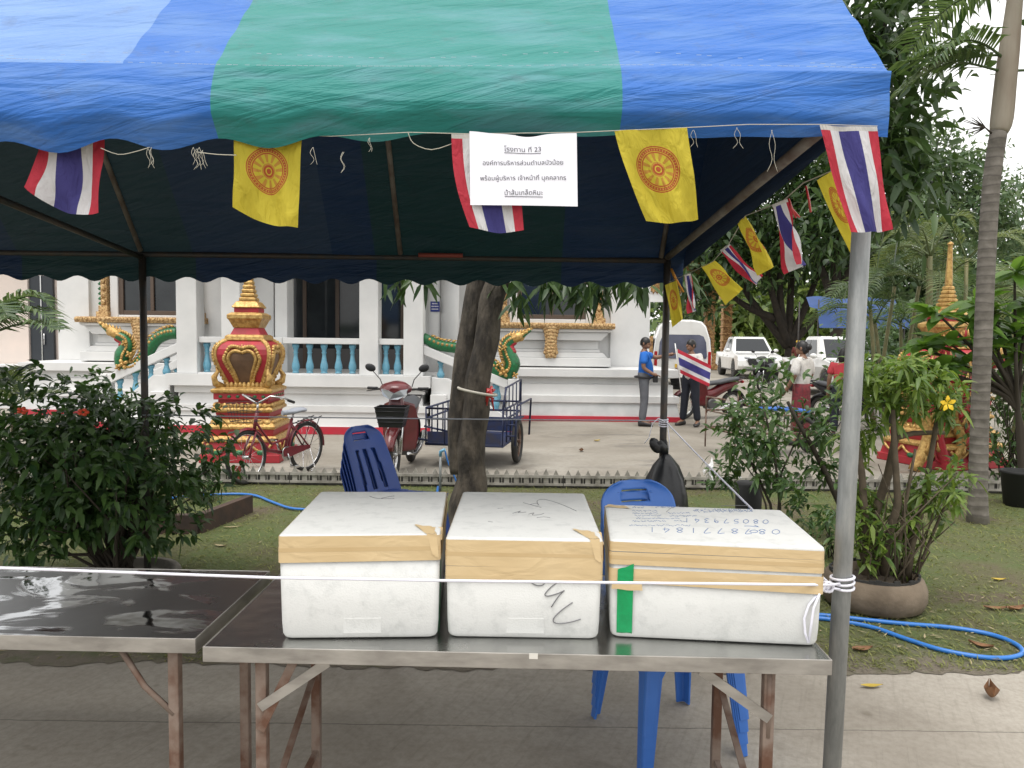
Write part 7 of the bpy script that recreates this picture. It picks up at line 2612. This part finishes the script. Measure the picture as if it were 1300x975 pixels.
b = MB()
q = P(622, 495, Ym - .06)
for k in range(7):
    b.tube([q, q + Vector((random.uniform(-.02, .04), -.02, random.uniform(-.06, .05))), q + Vector((random.uniform(-.03, .05), -.03, random.uniform(-.18, .02)))], [.012, .012, .006], 5)
tag(b.build('ribbon', M['bright_red']), 'tuft of red ribbon on the cord round the mango trunk', 'ribbon')

tree('branching_tree', 'dark spreading tree with many upright limbs behind the pickups', 1001, 41,
     [[(1001, 472), (1001, 452), (1001, 436)], [(1000, 440), (978, 412), (950, 375), (925, 325), (910, 290)], [(1000, 438), (988, 400), (975, 350), (962, 290)], [(1001, 436), (1003, 390), (1006, 330), (1010, 270)], [(1002, 436), (1016, 405), (1034, 360), (1052, 300)], [(1002, 440), (1024, 415), (1045, 390), (1080, 340)], [(985, 405), (960, 395), (935, 380), (905, 350)], [(995, 420), (990, 370), (992, 310)]],
     [(885, 385, 22, 16, 300), (900, 300, 45, 40, 900), (945, 265, 50, 45, 1000), (1000, 245, 60, 50, 1100), (1060, 240, 50, 50, 1000), (1100, 285, 35, 45, 700), (930, 330, 40, 26, 700), (1010, 315, 50, 28, 800), (1075, 335, 40, 26, 700), (975, 195, 60, 40, 700), (1060, 180, 60, 45, 700), (1120, 210, 45, 50, 700), (890, 350, 30, 16, 400), (975, 340, 40, 20, 500), (1110, 340, 30, 22, 400)],
     .52, M['leaf_mango'], 'bark_dark', 31, 'trees beyond the yard', .40)
tree('dark_tree', 'second dark trunk standing just right of the spreading tree', 1064, 38,
     [[(1064, 474), (1062, 430), (1064, 380), (1060, 320), (1066, 260)], [(1063, 400), (1050, 360), (1035, 320), (1025, 280)], [(1063, 380), (1080, 340), (1095, 300)]],
     [(1040, 300, 40, 30, 600), (1080, 270, 50, 40, 900), (1100, 220, 50, 40, 700), (1050, 220, 50, 40, 600)], .52, M['leaf_mango'], 'bark_dark', 32, 'trees beyond the yard', .42)
hb_ = [('bright green leafy tree filling the gap behind the gate and pickup', 905, 56, [(870, 415, 30, 26, 500), (905, 395, 32, 36, 900), (940, 410, 32, 36, 900), (965, 430, 26, 22, 500), (920, 440, 40, 16, 500)], 'leaf_far_light'),
       ('yellow green tree seen between the limbs of the spreading tree', 985, 58, [(985, 400, 36, 40, 900), (1010, 420, 30, 26, 600), (960, 370, 26, 30, 500), (1030, 390, 26, 40, 600)], 'leaf_far_light'),
       ('broad green tree filling the left gap under the side flags', 880, 62, [(840, 395, 30, 30, 500), (880, 350, 40, 40, 700), (930, 340, 40, 40, 700), (960, 310, 40, 40, 600)], 'leaf_far'),
       ('dense green tree behind the blue tarpaulin shelter', 1100, 60, [(1080, 400, 40, 40, 800), (1120, 390, 40, 46, 900), (1100, 340, 45, 40, 800), (1060, 360, 36, 40, 600), (1140, 430, 40, 22, 500)], 'leaf_far'),
       ('dense green tree behind the tall golden spire', 1190, 60, [(1170, 390, 40, 50, 900), (1210, 370, 45, 50, 900), (1180, 320, 45, 45, 800), (1220, 430, 40, 24, 500), (1170, 430, 40, 22, 500)], 'leaf_far'),
       ('dense green tree behind the palm trunk at the right edge', 1280, 60, [(1260, 390, 45, 50, 900), (1310, 380, 45, 50, 900), (1280, 330, 50, 40, 800), (1350, 350, 50, 60, 700), (1300, 430, 60, 22, 600)], 'leaf_far')]
for i, (lb, px_, Y_, bl, mm) in enumerate(hb_):
    tree('leafy_tree', lb, px_, Y_, [[(px_, 455), (px_, 430), (px_ + 4, 400), (px_, 370)]], bl, .95, M[mm], 'bark_dark', 50 + i, 'trees beyond the yard', .3)
tree('rain_tree', 'feathery pale tree with flat layered boughs against the white sky', 1205, 48,
     [[(1205, 466), (1206, 400), (1200, 330), (1205, 270)], [(1203, 300), (1175, 265), (1150, 245)], [(1204, 290), (1235, 255), (1260, 235)], [(1205, 275), (1195, 225), (1185, 195)]],
     [(1175, 200, 42, 8, 420), (1215, 208, 40, 8, 380), (1160, 226, 46, 10, 460), (1210, 238, 52, 9, 560), (1245, 252, 40, 9, 420), (1160, 258, 50, 12, 560), (1215, 268, 56, 11, 640), (1260, 285, 46, 14, 560), (1180, 292, 60, 16, 760), (1150, 180, 30, 8, 260), (1135, 205, 30, 12, 300), (1290, 300, 40, 16, 420), (1175, 170, 40, 12, 420), (1230, 200, 36, 10, 340), (1280, 240, 40, 14, 420), (1180, 225, 50, 14, 520), (1230, 275, 60, 20, 700), (1140, 285, 40, 16, 460), (1240, 225, 20, 5, 120)],
     .44, M['leaf_feather'], 'bark_dark', 71, 'trees beyond the yard', .3, depth=.7, clump=10)
Yn = 12.5
tree('broadleaf_tree', 'large-leaved dark tree rising behind the tent corner', 1083, Yn,
     [[(1079, 545), (1086, 430), (1093, 300), (1100, 200), (1112, 100), (1125, 20)], [(1098, 210), (1125, 160), (1150, 110)], [(1108, 120), (1145, 60), (1180, 30)], [(1095, 260), (1085, 200), (1070, 160)]],
     [(1090, 40, 40, 46, 240), (1118, 80, 30, 36, 220), (1105, 140, 28, 36, 190), (1128, 30, 28, 30, 170), (1146, 70, 16, 24, 60), (1122, 190, 24, 34, 150), (1100, 215, 22, 36, 110), (1140, 135, 12, 14, 30), (1150, 2, 30, 14, 90), (1190, -24, 30, 16, 70), (1080, 100, 26, 40, 140), (1160, 110, 16, 26, 70), (1150, 180, 20, 26, 90), (1165, 215, 18, 20, 70), (1130, 250, 26, 22, 110), (1140, 235, 20, 20, 50), (1070, 20, 40, 40, 120)],
     .33, M['leaf_mango'], 'bark_dark', 81, None, .11, simple=False, aspect=.36, droop=.4, clump=12)


# ================================================================== palms
def frond(b_, base, az_, el, L, droop, ll, nl, wd=.03, curl=.9):
    base = Vector(base)
    h = Vector((math.cos(az_), math.sin(az_), 0))
    pts = []
    for i in range(13):
        s = i / 12
        pts.append(base + h * (L * s * math.cos(el) * (1 - .15 * s)) + Vector((0, 0, L * (s * math.sin(el) - droop * s * s))))
    b_.tube(pts, [.016 * (1 - .85 * i / 12) * (L / 1.6) ** .5 for i in range(13)], 5)
    for i in range(nl):
        s = .16 + .82 * i / (nl - 1)
        k = s * 12; a = min(int(k), 11); u = k - a
        p = pts[a].lerp(pts[a + 1], u)
        tg = (pts[a + 1] - pts[a]).normalized()
        side = tg.cross(Vector((0, 0, 1))).normalized()
        upv = side.cross(tg)
        l_ = ll * (.55 + .9 * s * (1 - s) * 2) * (1 if s < .9 else .7) * random.uniform(.85, 1.1)
        for sg in (-1, 1):
            d_ = (side * sg * .86 + tg * .55 + upv * .28 + Vector((random.uniform(-.08, .08), random.uniform(-.08, .08), random.uniform(-.1, .06)))).normalized()
            q1_ = p + d_ * l_ * .5
            q2_ = p + d_ * l_ * .92 - Vector((0, 0, curl * l_ * .35))
            w_ = tg * wd * .5
            b_.add([p - w_ * .5, p + w_ * .5, q1_ + w_, q1_ - w_, q2_], [(0, 1, 2, 3), (3, 2, 4)], 0, False)


Yp = 6.95
pm = thing('palm_tree', 'tall palm with a ringed grey trunk at the right edge', 'palm', (P(1240, 668, Yp).x, Yp, 0))
b = MB()
pts = [P(1241, 668, Yp), P(1243, 560, Yp), P(1248, 430, Yp), P(1253, 320, Yp), P(1259, 230, Yp), P(1268, 166, Yp)]
pts[0].z = -.02
sm = smooth_pts(pts, 5)
b.tube(sm, [float(np.interp(i, [0, 2, 6, 18, 25], [.098, .080, .076, .072, .070])) for i in range(len(sm))], 18)
b.build('trunk', M['palm_trunk'], pm, world_=True)
b = MB()
pts = [P(1268, 168, Yp), P(1272, 150, Yp), P(1277, 100, Yp), P(1284, 40, Yp), P(1291, -25, Yp)]
b.tube(smooth_pts(pts, 3), [.072, .080, .088, .092, .092, .090, .088, .086, .082, .075, .068, .062, .055], 16)
b.build('crownshaft', mat('crownshaft', (.23, .185, .14), .8, c2=(.32, .29, .23), scale=7, stretch=(1, 1, .15), bump=.4, bscale=30), pm, world_=True)
b = MB()
q = P(1262, 172, Yp)
for k in range(16):
    b.tube([q, q + Vector((-.10, -.03, .06)), q + Vector((-.20 + random.uniform(-.06, .06), random.uniform(-.08, .08), .06 + random.uniform(-.06, .10)))], [.012, .006, .003], 5)
b.build('flower_spike', M['stem_dark'], pm, world_=True)
ctop = P(1289, -10, Yp); clow = P(1276, 92, Yp)
fr_list = [(clow, R(188), R(12), 1.15, .17, .42), (clow + Vector((0, 0, .1)), R(200), R(30), 1.2, .62, .42), (ctop, R(175), R(45), 1.5, .55, .5), (ctop, R(5), R(30), 1.5, .7, .5), (ctop, R(-35), R(20), 1.4, .75, .5), (clow, R(-12), R(10), 1.1, .75, .45), (ctop, R(60), R(50), 1.6, .5, .5), (ctop, R(260), R(55), 1.3, .4, .5), (ctop, R(110), R(30), 1.5, .6, .5), (clow + Vector((0, 0, .15)), R(170), R(5), 1.0, .35, .42)]
for (bs, a_, e_, L_, dr, ll) in fr_list:
    b = MB(); frond(b, bs, a_, e_, L_, dr, ll, 30, .034)
    b.build('frond', M['palm'], pm, world_=True)


def areca(label, px_, Y, nf, L, hts, seed, m_, lean=0):
    random.seed(seed)
    x = P(px_, 450, Y).x
    t = thing('clump_palm', label, 'palm', (x, Y, 0), 0, 'clumps of feathery palms')
    b_ = MB(); tops = []
    for k in range(max(4, nf // 4)):
        bx, by = x + random.uniform(-.4, .4), Y + random.uniform(-.3, .3)
        h_ = random.uniform(*hts)
        top = Vector((bx + random.uniform(-.5, .5), by + random.uniform(-.4, .2), h_))
        b_.tube([(bx, by, 0), Vector((bx, by, 0)).lerp(top, .5) + Vector((.04, 0, 0)), top], [.045, .04, .035], 7)
        tops.append(top)
    b_.build('stems', mat('areca_stem', (.13, .14, .06), .6, c2=(.2, .18, .08), scale=6) if 'areca_stem' not in bpy.data.materials else bpy.data.materials['areca_stem'], t, world_=True)
    for k in range(nf):
        b_ = MB()
        tp = tops[k % len(tops)]
        frond(b_, tp, random.uniform(0, 2 * math.pi), R(random.uniform(35, 75)), L * random.uniform(.75, 1.1), random.uniform(.55, .95), .42, 26, .034, .6)
        b_.build('frond', m_, t, world_=True)
    return t


areca('pale feathery palm clump directly left of the palm trunk, above the golden spire', 1195, 14.5, 18, 2.3, (2.2, 3.4), 3, M['palm_pale'])
areca('feathery palm clump right behind the grey pole', 1120, 15.5, 16, 2.2, (1.8, 3.0), 4, M['palm'])
areca('feathery palm clump between the palm trunk and the right edge', 1290, 13, 16, 2.2, (1.6, 2.9), 5, M['palm_pale'])
areca('low feathery palm clump behind the tall-spired shrine', 1160, 17, 14, 2.2, (1.2, 2.4), 6, M['palm'])
areca('dark feathery palm clump behind the tall palm trunk', 1235, 18, 14, 2.4, (2.4, 3.4), 8, M['palm'])
# palm at the left edge
random.seed(12)
Yl = 7.2
lp = thing('young_palm', 'young feathery palm leaning in from the left edge above the bush', 'palm', (P(-75, 600, Yl).x, Yl, 0))
b0 = P(-30, 436, Yl)
b = MB(); b.tube([(b0.x, Yl, 0), (b0.x, Yl, b0.z)], .06, 10); b.build('stems', M['stem'], lp, world_=True)
for (a_, e_, L_, dr) in ((R(-8), R(46), 1.5, .62), (R(-20), R(26), 1.35, .34), (R(12), R(60), 1.5, .62), (R(-35), R(55), 1.4, .65), (R(-60), R(50), 1.2, .6), (R(90), R(60), 1.3, .6), (R(160), R(50), 1.4, .7), (R(220), R(55), 1.3, .6)):
    b = MB(); frond(b, b0, a_, e_, L_, dr, .34, 30, .030, .8); b.build('frond', M['palm'], lp, world_=True)
b1 = P(15, 500, 7.0)
lp2 = thing('small_palm', 'low spiky pale palm at the left edge behind the large bush', 'palm', (b1.x, 7.0, 0))
b = MB(); b.tube([(b1.x, 7.0, 0), (b1.x, 7.0, b1.z - .1)], .018, 8); b.build('stems', M['stem'], lp2, world_=True)
for k in range(9):
    b = MB(); frond(b, (b1.x, 7.0, b1.z - .12), k * .7 + .3, R(random.uniform(30, 65)), .62, .35, .22, 20, .016, .3); b.build('frond', M['palm_pale'], lp2, world_=True)

# ================================================================== right-hand greenery
random.seed(9)
rg = np.random.default_rng(15)
Yg = 8.4
t = thing('frangipani', 'big-leaved light green tree reaching across the palm trunk from the right edge', 'tree', (P(1300, 600, Yg).x, Yg, 0))
tips = [(1170, 440), (1192, 400), (1150, 462), (1205, 436), (1235, 412), (1262, 395), (1288, 345), (1290, 425), (1225, 465), (1185, 470), (1255, 440), (1305, 385), (1240, 385), (1310, 450)]
b = MB()
for (a, c_) in tips:
    b.tube(smooth_pts([Vector((P(1300, 600, Yg).x, Yg, 0)), P(1292, 520, Yg), P((a + 1290) / 2, (c_ + 500) / 2, Yg + rg.uniform(-.2, .2)), P(a, c_, Yg + rg.uniform(-.1, .1))], 3), [.035 * (1 - .7 * q) for q in np.linspace(0, 1, 10)], 6)
b.build('trunk', M['stem_dark'], t, world_=True)
Pp, Dd, Nn = [], [], []
for (a, c_) in tips:
    q = np.array(P(a, c_, Yg))
    for i in range(18):
        an = rg.uniform(0, 6.28); el = rg.uniform(-.35, .7)
        Pp.append(q + rg.normal(0, .02, 3)); Dd.append(np.array([math.cos(an) * math.cos(el), math.sin(an) * math.cos(el), math.sin(el)])); Nn.append(np.array([0, -.35, 1]) + rg.normal(0, .25, 3))
leaf_mesh('crown', Pp, Dd, Nn, rg.uniform(.28, .46, len(Pp)), rg.uniform(.10, .15, len(Pp)), M['leaf_big'], t, .25)
t = thing('dark_hedge_bush', 'dark tangled bush at the right edge beyond the black pot', 'bush', (P(1290, 560, 9.2).x, 9.2, 0))
leaf_cloud('foliage', [(1275, 500, 34, 40, 420), (1300, 470, 34, 40, 360), (1320, 540, 40, 50, 420), (1262, 560, 20, 24, 160), (1290, 590, 30, 20, 160), (1245, 520, 14, 20, 60)], 9.2, .10, M['leaf_mid'], t, 91, clump=8)
b = MB()
for k in range(16):
    p0 = Vector((P(1290, 560, 9.2).x + random.uniform(-.2, .2), 9.2, 0))
    b.tube([p0, p0 + Vector((random.uniform(-.3, .2), random.uniform(-.2, .2), random.uniform(.3, .6))), p0 + Vector((random.uniform(-.5, .3), random.uniform(-.2, .2), random.uniform(.5, 1.3)))], [.012, .009, .004], 5)
b.build('stems', M['stem_dark'], t, world_=True)
q = P(1292, 650, 7.7)
b = MB(); b.lathe([(.13, 0), (.17, .33), (.18, .335), (.18, .36), (.155, .36), (.15, .30), (.01, .30)], 24, (q.x, 7.7, 0)); tag(b.build('plant_pot', M['pot_black']), 'black plastic pot by the edging at the right picture edge', 'pot')
t = thing('garden_shrub', 'mid green leafy shrub between the pickup and the tall-spired shrine', 'bush', (P(1115, 470, 20).x, 20, 0))
leaf_cloud('foliage', [(1105, 440, 30, 34, 500), (1130, 460, 26, 34, 400), (1090, 470, 30, 30, 400), (1120, 500, 36, 16, 300)], 20, .2, M['leaf_far'], t, 93, clump=8)
b = MB(); b.tube([P(1112, 512, 20), P(1110, 440, 20)], .05, 6); b.build('stems', M['stem_dark'], t, world_=True)
